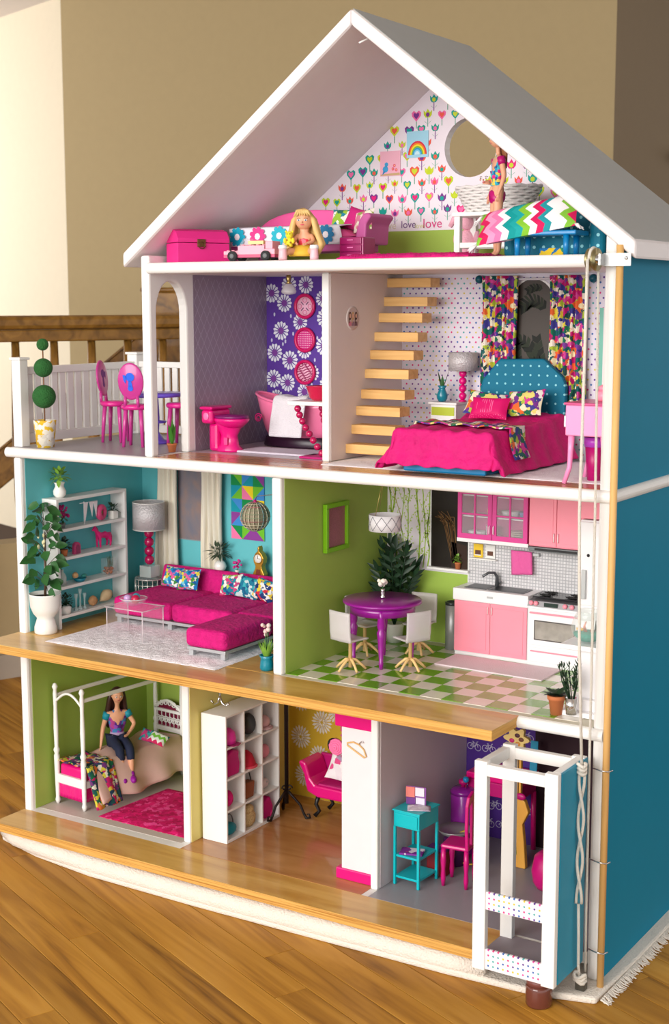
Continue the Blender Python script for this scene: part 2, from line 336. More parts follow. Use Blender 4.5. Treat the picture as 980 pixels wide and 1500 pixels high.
# ================================================================ the white rug under the dollhouse
rg = thing('base_rug', 'white woven rug with frayed edge under the dollhouse', 'rug', (.61, .15, ZF))
out = [(-.02, -.045), (.1, -.075), (.25, -.092), (.5, -.094), (.75, -.09), (1.0, -.085), (1.15, -.075), (1.238, -.05), (1.243, .1), (1.245, .45), (-.02, .45)]
P('pile', MB().prism([(x-.61, y-.15) for x, y in out], 0, .0115, 'z'), M('rug_white', (232, 224, 212), .95, var=.05, bump=.7, bs=300), rg, bev=.004, fix=True)
m = MB(); fr_ = [(-.018, -.04), (.03, -.058), (.1, -.07), (.25, -.083), (.5, -.085), (.75, -.081), (1.0, -.075), (1.06, -.07)]
P('rolled_edge', MB().tube([(x-.61, y-.143, .0175) for x, y in fr_], [.014]+[.0175]*6+[.016], 14), MATS['rug_white'], rg)
m = MB()
for i in range(130):
    y = -.045+i*.0036+rnd.uniform(-.001, .001); m.tube([(1.243-.61, y-.15, .008), (1.25-.61+rnd.uniform(-.002, .002), y-.15+rnd.uniform(-.004, .004), .003), (1.257-.61+rnd.uniform(-.003, .003), y-.15+rnd.uniform(-.004, .004), .0015)], [.0016, .0014, .0006], 5)
P('fringe', m, MATS['rug_white'], rg, kind='stuff')
# ================================================================ the dollhouse
Z1, Z2, Z3, D = .362, .7267, 1.072, .36
W = 1.22; TH = .019; XL = .3285; RX = .774; SL = .773; RZ = 1.458
def under(x): return RZ-.026-SL*abs(x-RX)
H = thing('dollhouse', 'three-storey white wooden dollhouse with pitched attic and turquoise side', 'dollhouse', (.61, .18, -.043))
def HP(name, mb, mat, bev=0, label=None, parent=None, **k): return P(name, mb, mat, parent or H, bev=bev, label=label, w=True, **k)
BLUE = M('turquoise_exterior', (0, 126, 158), .6, var=.03, spec=.2)
HP('side_wall', MB().box(0, TH, 0, .379, -.043, Z2-TH), WHITE, .005, 'white left side wall of the two lower storeys')
def zt(x): return under(x)-.0005
HP('side_wall', MB().prism([(1.201, -.043), (W, -.043), (W, zt(W)), (1.201, zt(1.201))], 0, .379, 'y'), WHITE, .005, 'white edged right side wall', fix=True)
HP('exterior_panel', MB().prism([(.004, -.043), (.379, -.043), (.379, 1.077), (.004, 1.077)], W, W+.002, 'x'), BLUE, 0, 'turquoise painted outer face of the right wall', fix=True)
# upper left wall with an arched doorway
def archwall(x0, x1):
    pts = [(0, Z2), (.02, Z2), (.02, .985)]+[(.0625+.0425*math.cos(t), .985+.056*math.sin(t)) for t in [PI-PI*i/14 for i in range(1, 14)]]+[(.105, .985), (.105, Z2), (.379, Z2), (.379, 1.085), (0, 1.085)]
    return MB().prism(pts, x0, x1, 'x')
HP('side_wall', archwall(XL, XL+TH), WHITE, .004, 'white upper wall with an arched terrace doorway', fix=True)
# back wall pieces
def back(x0, x1, z0, z1, mat=WHITE, y=D, th=.019): HP('back_panel', MB().box(x0, x1, y, y+th, z0, z1), mat)
back(0, W, -.043, Z1); back(TH, 1.201, Z1, Z2)
back(XL, W, Z2, Z3)
gp = [(XL, Z3), (W, Z3), (W, zt(W)), (RX, zt(RX)), (XL, zt(XL))]
# gable with a round hole: polygon ring bridged to a circle
def gable(y0, y1, mat, name, zlow, label):
    cx, cz, rr = .796, 1.277, .0525; n = 32
    xl = XL+.004; xr = W-.004
    outer = [(xl, zlow), (xr, zlow), (xr, zt(xr)), (RX, zt(RX)), (xl, zt(xl))]
    if zt(xl) < zlow:
        dx = (under(RX)-.0005-zlow)/SL; outer = [(RX-dx, zlow), (RX+dx, zlow), (RX, zt(RX))]
    inner = [(cx+rr*math.cos(2*PI*i/n), cz+rr*math.sin(2*PI*i/n)) for i in range(n)]
    bm = bmesh.new(); es = []
    for loop in (outer, inner):
        vv = [bm.verts.new((x, y0, z)) for x, z in loop]
        es += [bm.edges.new((vv[i], vv[(i+1) % len(vv)])) for i in range(len(vv))]
    r = bmesh.ops.triangle_fill(bm, edges=es, use_beauty=True)
    fs = [f for f in bm.faces]
    ex = bmesh.ops.extrude_face_region(bm, geom=fs)
    for v in ex['geom']:
        if isinstance(v, bmesh.types.BMVert): v.co.y = y1
    bmesh.ops.recalc_face_normals(bm, faces=bm.faces); bm.verts.index_update()
    mb = MB(); mb.add([tuple(v.co) for v in bm.verts], [tuple(v.index for v in f.verts) for f in bm.faces]); bm.free()
    return HP(name, mb, mat, 0, label)
gable(D+.001, D+.019, WHITE, 'gable_wall', Z3, 'white back gable with a round window hole')
PAPER = M('white_wallpaper', (236, 228, 236), .7)
AWP = gable(D-.0006, D+.001, PAPER, 'attic_wallpaper', 1.133, 'white attic wallpaper printed with bright tulips and hearts')
LIME = M('lime_green_paint', (158, 188, 76), .6, var=.03)
HP('attic_dado', MB().box(XL+TH, 1.201, D-.0006, D, Z3, 1.133), LIME)
# floors
FLR = M('floor_white', (228, 226, 222), .5)
HP('floor_slab', MB().box(TH, 1.201, 0.001, .379, -.019, 0), FLR); HP('floor_slab', MB().box(TH, 1.201, 0, .379, Z1-TH, Z1), FLR)
HP('floor_slab', MB().box(-.004, W+.002, 0, .379, Z2-TH, Z2), FLR); HP('floor_slab', MB().box(XL+TH, 1.201, 0, .379, Z3-TH, Z3), FLR)
HP('base_skirt', MB().box(.0, 1.0, -.02, .012, -.043, -.0185), WHITE)
dk = HP('front_deck', MB().box(0, 1.062, -.0853, 0, -.0015, .0002), WOODPLY, 0, 'birch plywood front deck of the ground floor')
HP('deck_edge', MB().box(0, 1.0619, -.085, 0, -.017, -.0015), PLYEDGE, .001)
HP('front_deck', MB().box(0, 1.0786, -.0967, .001, Z1-.0015, Z1+.0002), WOODPLY, 0, 'birch plywood balcony deck of the middle floor')
HP('deck_edge', MB().box(0, 1.0785, -.0964, 0, Z1-.017, Z1-.0015), PLYEDGE, .001)
HP('floor_cover', MB().box(TH, .608, 0, D, Z1, Z1+.0006), WOODPLY, 0, 'birch plywood living room floor')
HP('floor_cover', MB().box(XL+TH, 1.201, .002, .106, Z2, Z2+.0006), HALLWOOD, 0, 'reddish oak hallway floor strip')
HP('floor_cover', MB().box(.396, .789, .0, D, 0, .0006), CLOSETWOOD, 0, 'brown oak closet floor')
GREYF = M('grey_floor', (158, 154, 158), .35); HP('floor_cover', MB().box(-.002, XL, 0, .37, Z2, Z2+.0006), GREYF, 0, 'grey terrace floor')
HP('floor_cover', MB().box(XL+TH, .642, .106, D, Z2, Z2+.0006), M('bath_floor', (196, 186, 192), .3), 0, 'pale bathroom floor')
HP('floor_cover', MB().box(.803, 1.2, .0, D, 0, .0006), M('play_floor', (150, 146, 152), .4), 0, 'grey playroom floor')
HP('floor_cover', MB().box(TH, .38, .022, D, 0, .0006), M('bed_floor', (196, 184, 176), .5), 0, 'pale grey bedroom floor')
# half-round edge trims
def trim(x0, x1, z, r=.0095, y=-.0005, ax='x', label=None):
    m = MB()
    pr = [(y-.008*math.cos(t)-.0015, z-r+r*math.sin(t)) for t in [-PI/2+PI*i/8 for i in range(9)]]+[(y, z), (y, z-2*r)]
    if ax == 'x': m.prism(pr, x0, x1, 'x', smooth=False)
    HP('edge_trim', m, WHITE, 0, label, fix=True)
trim(-.012, W+.006, Z2); trim(XL+TH, 1.201, Z3); trim(1.0786, W, Z1)
m = MB(); m.prism([(W+.002+.008*math.cos(t), Z2-.0095+.0095*math.sin(t)) for t in [-PI/2+PI*i/8 for i in range(9)]], -.002, .385, 'y'); HP('edge_trim', m, WHITE, 0, 'white half-round trim along the turquoise side', fix=True)
# partitions
HP('partition', MB().box(.38, .396, .03, D, 0, Z1-TH), WHITE, .003); HP('partition', MB().box(.789, .803, .03, D, 0, Z1-TH), WHITE, .003)
HP('partition', MB().box(.608, .627, .0, D, Z1, Z2-TH), WHITE, .004); HP('partition', MB().box(.642, .657, .106, D, Z2, Z3-TH), WHITE, .003)
# painted panels lining the rooms
TURQ = M('turquoise_wall', (98, 190, 196), .6, var=.03); OLIVE = M('olive_green_wall', (156, 182, 80), .6, var=.03); YEL = M('pale_yellow_wall', (228, 214, 128), .6)
LILAC = M('lilac_grey_wall', (212, 200, 204), .6, var=.03); PURP = M('purple_wallpaper', (78, 40, 140), .6)
def panel(x0, x1, y0, y1, z0, z1, mat, label=None, **k): return HP('painted_panel', MB().box(x0, x1, y0, y1, z0, z1), mat, 0, label, **k)
e = .0008; top1 = Z2-TH-.0005; top0 = Z1-TH-.0005
panel(TH, TH+e, .012, D-e, Z1+.001, top1, TURQ, 'turquoise left wall of the living room'); panel(TH, .608, D-e, D, Z1+.001, top1, TURQ, 'turquoise back wall of the living room')
panel(.608-e, .608, .012, D-e, Z1+.001, top1, TURQ)
panel(.627, .627+e, .012, D-e, Z1+.001, top1, OLIVE, 'lime green left wall of the kitchen')
panel(TH, TH+e, .012, D-e, .001, top0, OLIVE, 'olive green left wall of the bedroom'); panel(TH, .38, D-e, D, .001, top0, OLIVE); panel(.38-e, .38, .04, D-e, .001, top0, OLIVE)
panel(.396, .396+e, .034, D-e, .001, top0, YEL, 'pale yellow closet side wall')
CL = panel(.396, .789, D-e, D, .001, top0, M('mustard_wallpaper', (206, 170, 44), .7), 'mustard closet wallpaper with white dahlias')
panel(.803, .803+e, .04, D-e, .001, top0, LILAC, 'lilac grey playroom side wall'); panel(1.2, 1.201, .012, D-e, .001, top0, LILAC)
PB = panel(.803, .945, D-e, D, .001, top0, PURP, 'purple playroom wallpaper with white bicycles')
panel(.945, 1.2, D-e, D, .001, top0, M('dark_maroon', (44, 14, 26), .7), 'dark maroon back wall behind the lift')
BL = panel(XL+TH, XL+TH+e, .125, D-e, Z2+.001, Z3-TH-.0005, M('purple_grey_wallpaper', (150, 136, 150), .45, .15, var=.14, vs=14), 'purple grey bathroom wall with silver lattice')
BB = panel(XL+TH, .642, D-e, D, Z2+.001, Z3-TH-.0005, M('violet_wallpaper', (86, 48, 150), .6), 'violet bathroom wallpaper with white daisies')
WB = panel(.657, 1.201, D-e, D, Z2+.001, Z3-TH-.0005, M('pale_lilac_wallpaper', (226, 220, 232), .6), 'white bedroom wallpaper with coloured polka dots')
panel(.627, 1.201, D-e, D, Z1+.001, .5, LIME, 'lime green lower kitchen wall')
KB = panel(.627, .806, D-e, D, .5, top1, PAPER, 'white kitchen wallpaper with lime birch branches')
panel(.657, .657+e, .112, D-e, Z2+.001, Z3-TH-.0005, M('warm_grey_wall', (222, 210, 204), .6), 'warm grey stair wall')
panel(1.2, 1.201, .012, D-e, Z1+.001, top1, WHITE); panel(1.2, 1.201, .012, D-e, Z2+.001, Z3-TH-.0005, PAPER)
# stair treads
for y, z in ((.303, 1.046), (.292, 1.012), (.273, .983), (.258, .949), (.243, .917), (.225, .884), (.212, .848), (.195, .819), (.179, .787), (.160, .754)):
    HP('stair_tread', MB().box(.6575, .748, y, y+.036, z-.0165, z), PINEWOOD, .001)
# roof
GR = M('roof_grey', (172, 174, 172), .7, spec=.2)
def roofpanel(x0, x1, lab):
    pts = [(x0, RZ-SL*abs(x0-RX)), (x1, RZ-SL*abs(x1-RX)), (x1, RZ-.026-SL*abs(x1-RX)), (x0, RZ-.026-SL*abs(x0-RX))]
    HP('roof_panel', MB().prism(pts, -.012, .393, 'y'), M('roof_white', (236, 230, 230), .5), .005, lab, fix=True)
    pts = [(x, z+.0006 if i < 2 else z) for i, (x, z) in enumerate([(x0+(.004 if x0 < x1 else -.004), pts[0][1]-.003), (x1, pts[1][1]), (x1, pts[1][1]-.001), (x0+(.004 if x0 < x1 else -.004), pts[0][1]-.004)])]
roofpanel(RX, .297, 'white left slope of the pitched roof'); roofpanel(RX, 1.2515, 'white right slope of the pitched roof')
m = MB(); xa, xb = RX+.001, 1.247
m.prism([(xa, RZ-SL*(xa-RX)+.0002), (xb, RZ-SL*(xb-RX)+.0002), (xb, RZ-SL*(xb-RX)+.001), (xa, RZ-SL*(xa-RX)+.001)], -.006, .393, 'y'); HP('roof_sheet', m, GR, 0, 'grey painted outer face of the right roof slope', fix=True)
HP('cup_hook', MB().cyl((.802, -.004, 1.41), (.795, -.02, 1.402), .0014, 8), WHITE)
# kitchen floor tiles
TG = M('tile_green', (104, 158, 30), .22, coat=.3); TW = M('tile_cream', (220, 214, 200), .22, coat=.3)
KF = HP('kitchen_floor', MB().box(.627, 1.201, .0, D, Z1, Z1+.0004), M('tile_grout', (206, 200, 180), .6), 0, 'green and cream chequered kitchen floor')
tile = MB().box(-.0197, .0197, -.0197, .0197, 0, .0009); tg = tile.mesh('tile'); tg.materials.append(TG); tw = tile.mesh('tile'); tw.materials.append(TW)
kl = KF.parent.location
for i in range(14):
    for j in range(9):
        x = .652+.04*i-.02; y = .014+.04*j+.02
        if x+.02 > 1.2005 or y+.02 > D: continue
        t = bpy.data.objects.new('tile', tw if (i+j) % 2 else tg); COL.objects.link(t); t.parent = KF; t.location = (x-kl[0], y-kl[1], Z1+.0004-kl[2])
# terrace railing: every slat a part
R1 = thing('terrace_railing', 'white slatted railing around the dollhouse terrace', 'railing', (.01, .2, Z2+.0008))
def RP(n, *b, bev=.001): P(n, MB().box(*b), WHITE, R1, bev=bev, w=True)
zb = Z2+.0008
RP('post', .0, .022, .004, .026, zb, .894, bev=.0015); RP('post', -.004, .022, .346, .37, zb, .894, bev=.0015)
RP('post_cap', -.003, .025, .001, .029, .894, .899); RP('post_cap', -.007, .025, .343, .373, .894, .899)
RP('top_rail', .004, .016, .026, .346, .866, .880); RP('bottom_rail', .004, .016, .026, .346, zb+.006, zb+.024)
RP('top_rail', .022, XL, .352, .364, .868, .880); RP('bottom_rail', .022, XL, .352, .364, zb+.004, zb+.02)
for i in range(14): y = .032+i*.0228; RP('slat', .0065, .0125, y, y+.0165, zb+.024, .866)
for i in range(15): x = .028+i*.0205; RP('slat', x, x+.013, .354, .359, zb+.02, .868)
# ================================================================ printed wallpapers (flat print just proud of the paper)
def FY(y): return lambda u, v, l: (u, y-.00012*l, v)          # on a back wall, u = x, v = z
def FX(x): return lambda u, v, l: (x+.00012*l, u, v)          # on a left wall, u = y, v = z
PAL = [(0, 160, 140), (226, 20, 120), (190, 212, 30), (0, 160, 150), (232, 90, 70), (238, 110, 170), (200, 216, 50), (120, 50, 140)]
def tulip(m, F, u, v, s, c, c2):
    m.pline(F, [(u, v-s*1.5), (u, v-.2*s)], s*.12, PAL[7] if rnd.random() < .4 else (110, 170, 150))
    for sg in (-1, 1): m.pp(F, [(u, v-s*1.2), (u+sg*s*.5, v-s*.75), (u+sg*s*.35, v-s*.95)], (90, 160, 130))
    m.pp(F, [(u-s*.6, v+s*.5), (u-s*.55, v-.1*s), (u-.3*s, v-.4*s), (u+.3*s, v-.4*s), (u+.55*s, v-.1*s), (u+.6*s, v+s*.5), (u+.3*s, v+.2*s), (u, v+.65*s), (u-.3*s, v+.2*s)], c, 2)
    m.pdisc(F, u, v-.05*s, s*.28, c2, 3, 8)
def heart(m, F, u, v, s, c, c2):
    m.pline(F, [(u, v-s*1.5), (u, v-.4*s)], s*.12, (90, 160, 130))
    h = [(0, -.7), (-.6, -.05), (-.65, .35), (-.35, .6), (0, .35), (.35, .6), (.65, .35), (.6, -.05)]
    m.pp(F, [(u+a*s, v+b*s) for a, b in h], c, 2); m.pp(F, [(u+a*s*.6, v+b*s*.6) for a, b in h], c2, 3)
m = MB(); F = FY(D-.0006); rows = 0
z = 1.168
while z < 1.40:
    x = .36+(rows % 2)*.014
    while x < 1.19:
        u = x+rnd.uniform(-.003, .003); v = z+rnd.uniform(-.003, .003)
        if v+.009 < under(u) and v+.004 < under(u+.009) and v+.004 < under(u-.009) and math.hypot(u-.796, v-1.277) > .065:
            s = rnd.uniform(.0122, .0158); c = rnd.choice(PAL); c2 = rnd.choice([q for q in PAL if q != c])
            (tulip if rnd.random() < .6 else heart)(m, F, u, v, s, c, c2)
        x += .028
    z += .0245; rows += 1
HP('tulip_print', m, PRINT, 0, 'tulips and hearts printed in teal, magenta and lime', parent=AWP)
def text(body, size, F3, mat, parent, name='lettering', rot=(PI/2, 0, 0)):
    cu = bpy.data.curves.new('t', 'FONT'); cu.body = body; cu.size = size; cu.extrude = .0001
    t = bpy.data.objects.new('t', cu); COL.objects.link(t); bpy.context.view_layer.update()
    me = bpy.data.meshes.new_from_object(t.evaluated_get(bpy.context.evaluated_depsgraph_get())); bpy.data.objects.remove(t)
    me.materials.clear(); me.materials.append(mat)
    o = bpy.data.objects.new(name, me); COL.objects.link(o); o.parent = parent; o.rotation_euler = rot
    l = parent.location+(parent.parent.location if parent.parent else Vector((0, 0, 0))); o.location = Vector(F3)-l; return o
text('love', .024, (.700, D-.0012, 1.1375), M('ink_pink', (214, 60, 130), .6), AWP)
text('love', .019, (.654, D-.0012, 1.1385), M('ink_violet', (120, 80, 140), .6), AWP)
text('love', .019, (.612, D-.0012, 1.1375), M('ink_sand', (214, 204, 180), .6), AWP)
text('love', .013, (.683, D-.0012, 1.1375), M('ink_lemon', (222, 220, 150), .6), AWP)
# bathroom daisies
m = MB(); F = FY(D-.0008); pts = []
for _ in range(900):
    u, v = rnd.uniform(.36, .632), rnd.uniform(.745, 1.04)
    if all(math.hypot(u-a, v-b) > .0335 for a, b in pts): pts.append((u, v))
for u, v in pts:
    s = rnd.uniform(.0165, .0195); k = 13; r0 = rnd.random()
    for i in range(k):
        a = 2*PI*i/k+r0; d1 = .2
        m.pp(F, [(u+s*.3*math.cos(a), v+s*.3*math.sin(a)), (u+s*.85*math.cos(a-d1), v+s*.85*math.sin(a-d1)), (u+s*math.cos(a), v+s*math.sin(a)), (u+s*.85*math.cos(a+d1), v+s*.85*math.sin(a+d1))], (226, 228, 238), 1)
    m.pdisc(F, u, v, s*.36, (122, 60, 150), 2, 10)
for _ in range(60):
    u, v = rnd.uniform(.36, .63), rnd.uniform(.74, 1.04)
    if min(math.hypot(u-a, v-b) for a, b in pts) > .021: m.pdisc(F, u, v, .0042, (200, 200, 225), 1, 6, ru=.0022, rot=.5)
HP('daisy_print', m, PRINT, 0, 'white daisies printed on violet', parent=BB)
m = MB(); F = FX(XL+TH+.0008); ly0, ly1, lz0, lz1 = .127, .358, Z2+.003, 1.05; st = .019
k = -40
while k < 60:
    for sg in (1, -1):
        pts = []
        for i in range(41):
            y = lerp(ly0, ly1, i/40); z = lz0+k*st*1.6+sg*(y-ly0)*1.6
            if lz0 < z < lz1: pts.append((y, z))
        if len(pts) > 1: m.pline(F, [pts[0], pts[-1]], .0011, (166, 152, 170))
    k += 1
HP('lattice_print', m, M('silver_ink', (190, 180, 194), .3, .3), 0, 'silver diamond lattice', parent=BL)
# bedroom polka dots
m = MB(); F = FY(D-.0008); j = 0; z = .737
while z < 1.048:
    x = .662+(j % 2)*.00625
    while x < 1.198:
        m.pdisc(F, x, z, .0019, rnd.choice([(96, 60, 150), (60, 110, 180), (220, 60, 130), (214, 196, 90), (80, 170, 170), (120, 70, 150)]), 1, 7); x += .0125
    z += .0088; j += 1
HP('polka_dot_print', m, PRINT, 0, 'small purple, pink and yellow dots', parent=WB)
# birch branches
m = MB(); F = FY(D-.0008)
for i in range(13):
    x = .64+i*.0125+rnd.uniform(-.004, .004); z = .504; pts = [(x, z)]
    while z < .70: z += .02; x += rnd.uniform(-.004, .004); pts.append((max(.629, min(.803, x)), min(z, .705)))
    m.pline(F, pts, rnd.uniform(.0016, .0034), (166, 202, 66))
    for (a, b) in pts[1:-1]:
        for sg in (-1, 1):
            if rnd.random() < .75:
                ln = rnd.uniform(.012, .03); e2 = (max(.629, min(.803, a+sg*ln*.45)), min(.705, b+ln)); m.pline(F, [(a, b), e2], .0009, (186, 212, 104))
                for t in (.4, .7, 1): m.pdisc(F, max(.631, min(.802, lerp(a, e2[0], t)+.002)), lerp(b, e2[1], t), .0017, (190, 216, 110), 1, 5)
HP('birch_print', m, PRINT, 0, 'lime green bare branches', parent=KB)
# bicycles
m = MB(); F = FY(D-.0008); WHT = (206, 200, 222)
for j in range(9):
    for i in range(5):
        u = .82+i*.031+(j % 2)*.014; v = .03+j*.036+rnd.uniform(-.004, .004)
        if u > .935: continue
        s = .0085; r = rnd.uniform(-.4, .4); cr, sr = math.cos(r), math.sin(r)
        def tr(a, b): return (u+(a*cr-b*sr)*s, v+(a*sr+b*cr)*s)
        for a in (-1, 1): q = tr(a*.95, -.3); m.pring(F, q[0], q[1], s*.72, .0011, WHT)
        for l in ([(-.95, -.3), (-.3, .6), (.55, .6), (0, -.3), (-.95, -.3)], [(0, -.3), (-.35, .8)], [(.95, -.3), (.5, .9), (.85, 1.05)], [(-.6, .85), (-.15, .85)]): m.pline(F, [tr(*p) for p in l], .0011, WHT)
HP('bicycle_print', m, PRINT, 0, 'white outline bicycles', parent=PB)
# closet dahlias
m = MB(); F = FY(D-.0008); pts = []
for _ in range(900):
    u, v = rnd.uniform(.42, .765), rnd.uniform(.03, .32)
    if all(math.hypot(u-a, v-b) > .041 for a, b in pts): pts.append((u, v))
for u, v in pts:
    for rr, k, c in ((.025, 18, (226, 220, 210)), (.015, 12, (206, 196, 180)), (.008, 8, (236, 232, 226))):
        for i in range(k):
            a = 2*PI*i/k; dd = .5*PI/k*1.5; lay = 1 if rr > .02 else 2 if rr > .01 else 3
            m.pp(F, [(u+rr*.3*math.cos(a), v+rr*.3*math.sin(a)), (u+rr*.8*math.cos(a-dd), v+rr*.8*math.sin(a-dd)), (u+rr*math.cos(a), v+rr*math.sin(a)), (u+rr*.8*math.cos(a+dd), v+rr*.8*math.sin(a+dd))], c, lay)
HP('dahlia_print', m, PRINT, 0, 'white dahlias', parent=CL)
# ================================================================ shared builders
def pot_foliage(parent, n, base, L, Wd, spread, mat, bend=.35, name='foliage', lo=.4, separate=False, seed=None):
    """n leaves springing from base; separate=True makes each leaf a part"""
    m = MB(); r = rnd
    for i in range(n):
        a = 2*PI*i/n*1.618*2+r.uniform(-.3, .3); e = r.uniform(lo, 1.0)
        d = (math.cos(a)*spread*(1.2-e), math.sin(a)*spread*(1.2-e), e)
        b = (base[0]+math.cos(a)*.002, base[1]+math.sin(a)*.002, base[2]); l = L*r.uniform(.65, 1)
        if separate: P('leaf', MB().leaf(b, d, l, Wd, bend), mat, parent)
        else: m.leaf(b, d, l, Wd, bend)
    if not separate: P(name, m, mat, parent)
def bush(parent, c, r, n, L, Wd, mat, name='foliage', sq=1.0):
    m = MB()
    for i in range(n):
        t = math.acos(1-1.7*(i+.5)/n); a = i*2.39996
        d = Vector((math.sin(t)*math.cos(a), math.sin(t)*math.sin(a), math.cos(t)*sq)); p = Vector(c)+d*r*rnd.uniform(.3, .75)
        m.leaf(p, d+Vector((rnd.uniform(-.4, .4), rnd.uniform(-.4, .4), rnd.uniform(-.1, .4))), L*rnd.uniform(.7, 1.1), Wd, .2, 3)
        if i % 3 == 0: m.tube([tuple(c[:2])+(c[2]-r*.6,), tuple(p)], .0005, 4)
    P(name, m, mat, parent)
def furgrid(w, d, h, nx, ny, amp):
    m = MB(); ph = [rnd.random()*9 for _ in range(4)]
    def fn(u, v):
        ed = min(u, 1-u, v, 1-v); jit = amp if 0 < u < 1 and 0 < v < 1 else amp*.4
        return ((u-.5)*w+rnd.uniform(-.001, .001)*(1 if ed > 0 else 2), (v-.5)*d+rnd.uniform(-.001, .001)*(1 if ed > 0 else 2), h*(min(1, ed*12)**.5)+amp*.8*math.sin(u*w*420+ph[0]+2*math.sin(v*d*260))*math.sin(v*d*430+ph[1]+2*math.sin(u*w*240))+rnd.uniform(-jit, jit)*.35 if ed > 0 else 0)
    m.grid(fn, nx, ny); m.box(-w/2, w/2, -d/2, d/2, 0, h*.25); return m
def skinmesh(name, joints, edges, K=10, sub=1):
    """joints: name -> (x,y,z,r); one continuous skin surface, built large and scaled down"""
    ks = list(joints); me = bpy.data.meshes.new(name)
    me.from_pydata([tuple(c*K for c in joints[k][:3]) for k in ks], [(ks.index(a), ks.index(b)) for a, b in edges], [])
    o = bpy.data.objects.new('tmp', me); COL.objects.link(o)
    sk = o.modifiers.new('sk', 'SKIN'); sk.use_smooth_shade = True; sk.branch_smoothing = .6
    for i, k in enumerate(ks):
        r = joints[k][3]*K; me.skin_vertices[0].data[i].radius = (r, r); me.skin_vertices[0].data[i].use_root = (i == 0)
    su = o.modifiers.new('su', 'SUBSURF'); su.levels = sub; su.render_levels = sub
    bpy.context.view_layer.update(); dg = bpy.context.evaluated_depsgraph_get(); dg.update()
    out = bpy.data.meshes.new_from_object(o.evaluated_get(dg)); out.name = name
    out.transform(Matrix.Scale(1/K, 4)); bpy.data.objects.remove(o); bpy.data.meshes.remove(me)
    for p in out.polygons: p.use_smooth = True
    return out
def raw(name, me, mat, parent, label=None):
    o = bpy.data.objects.new(name, me); COL.objects.link(o); me.materials.clear(); me.materials.append(mat); o.parent = parent
    if label: o['label'] = label
    return o
def hand(j, e, wrist, tag, tip, side, s=1.0):
    """palm + five unequal, bent fingers growing from a wrist joint; tip = unit direction, side = thumb side"""
    w = Vector(j[wrist][:3]); t = Vector(tip).normalized(); sd = Vector(side); sd = (sd-t*sd.dot(t)).normalized(); nn = t.cross(sd)
    p = w+t*.0055*s; j['palm'+tag] = (*p, .0021*s); e.append((wrist, 'palm'+tag))
    for i, (off, L) in enumerate(((.0019, .0058), (.0007, .0066), (-.0006, .0062), (-.0018, .0048))):
        a = p+t*.002*s+sd*off*s; b = a+t*L*.5*s+nn*.0004*s; c = b+t*L*.45*s+nn*.0014*s
        for nme, q, r in (('a', a, .00085), ('b', b, .00075), ('c', c, .0006)): j[f'f{i}{nme}{tag}'] = (*q, r*s)
        e += [('palm'+tag, f'f{i}a{tag}'), (f'f{i}a{tag}', f'f{i}b{tag}'), (f'f{i}b{tag}', f'f{i}c{tag}')]
    a = w+t*.003*s+sd*.0026*s; b = a+(t*.6+sd*.6).normalized()*.0034*s
    j['t1'+tag] = (*a, .0009*s); j['t2'+tag] = (*b, .0007*s); e += [(wrist, 't1'+tag), ('t1'+tag, 't2'+tag)]
def face(parent, c, r, d, iris, lips=(206, 60, 96), up=(0, 0, 1)):
    """eyes, brows, nose and mouth on a head of radius r centred at c, looking along d"""
    d = Vector(d).normalized(); u = Vector(up); u = (u-d*u.dot(d)).normalized(); s = d.cross(u)
    fr = Matrix((( s.x, u.x, d.x), (s.y, u.y, d.y), (s.z, u.z, d.z))).to_4x4(); T = Matrix.Translation(c) @ fr
    rx, ry, rz = r
    def at(a, b, lift=0): zz = math.sqrt(max(0, 1-(a/rx)**2-(b/rz)**2))*ry; return (a, b, zz+lift)
    for sg in (-1, 1):
        P('eye', MB().sph(at(sg*rx*.4, rz*.02), (rx*.2, rz*.11, rx*.08), 10, 6, T=T), M('eye_white', (240, 238, 236), .2), parent)
        P('iris', MB().sph(at(sg*rx*.4, rz*.02, rx*.045), (rx*.1, rz*.09, rx*.06), 8, 6, T=T), M('iris_%d_%d_%d' % iris, iris, .2), parent)
        P('eyebrow', MB().tube([at(sg*rx*.2, rz*.2), at(sg*rx*.4, rz*.26), at(sg*rx*.62, rz*.2)], rx*.035, 5, T=T), M('brow', (96, 62, 40), .7), parent)
    P('nose', MB().sph(at(0, -rz*.18), (rx*.12, rz*.14, rx*.2), 8, 6, T=T), SKIN, parent)
    P('mouth', MB().sph(at(0, -rz*.45), (rx*.26, rz*.07, rx*.08), 10, 6, T=T), M('lips_%d' % lips[0], lips, .3), parent)
    for sg in (-1, 1): P('ear', MB().sph((sg*rx*.98, -rz*.02, -ry*.05), (rx*.1, rz*.2, ry*.14), 8, 6, T=T), SKIN, parent)
    return T
# ================================================================ ATTIC
zA = Z3+.0004
# treasure chest: arched end faces the front
q = thing('treasure_chest', 'hot pink toy chest with domed lid and brass latch in the attic corner', 'chest', (.402, .072, zA), -.5)
P('body', MB().box(-.026, .026, -.05, .05, 0, .034), M('chest_pink', (226, 40, 134), .55, var=.08), q, bev=.001)
pr = [(-.026, .035), (.026, .035), (.026, .042), (.016, .055), (.0, .059), (-.016, .055), (-.026, .042)]
P('lid', MB().prism(pr, -.05, .05, 'y'), MATS['chest_pink'], q, fix=True, bev=.0008)
lt = P('latch', MB().cbox((.0272, -.005, .034), (.002, .016, .014)), M('brass_dark', (120, 90, 60), .35, .9), q, bev=.0008)
P('ring', MB().tube([(.029, -.005+.006*math.cos(a), .03+.006*math.sin(a)) for a in [2*PI*i/12 for i in range(12)]], .0009, 6, closed=True), MATS['brass_dark'], lt)
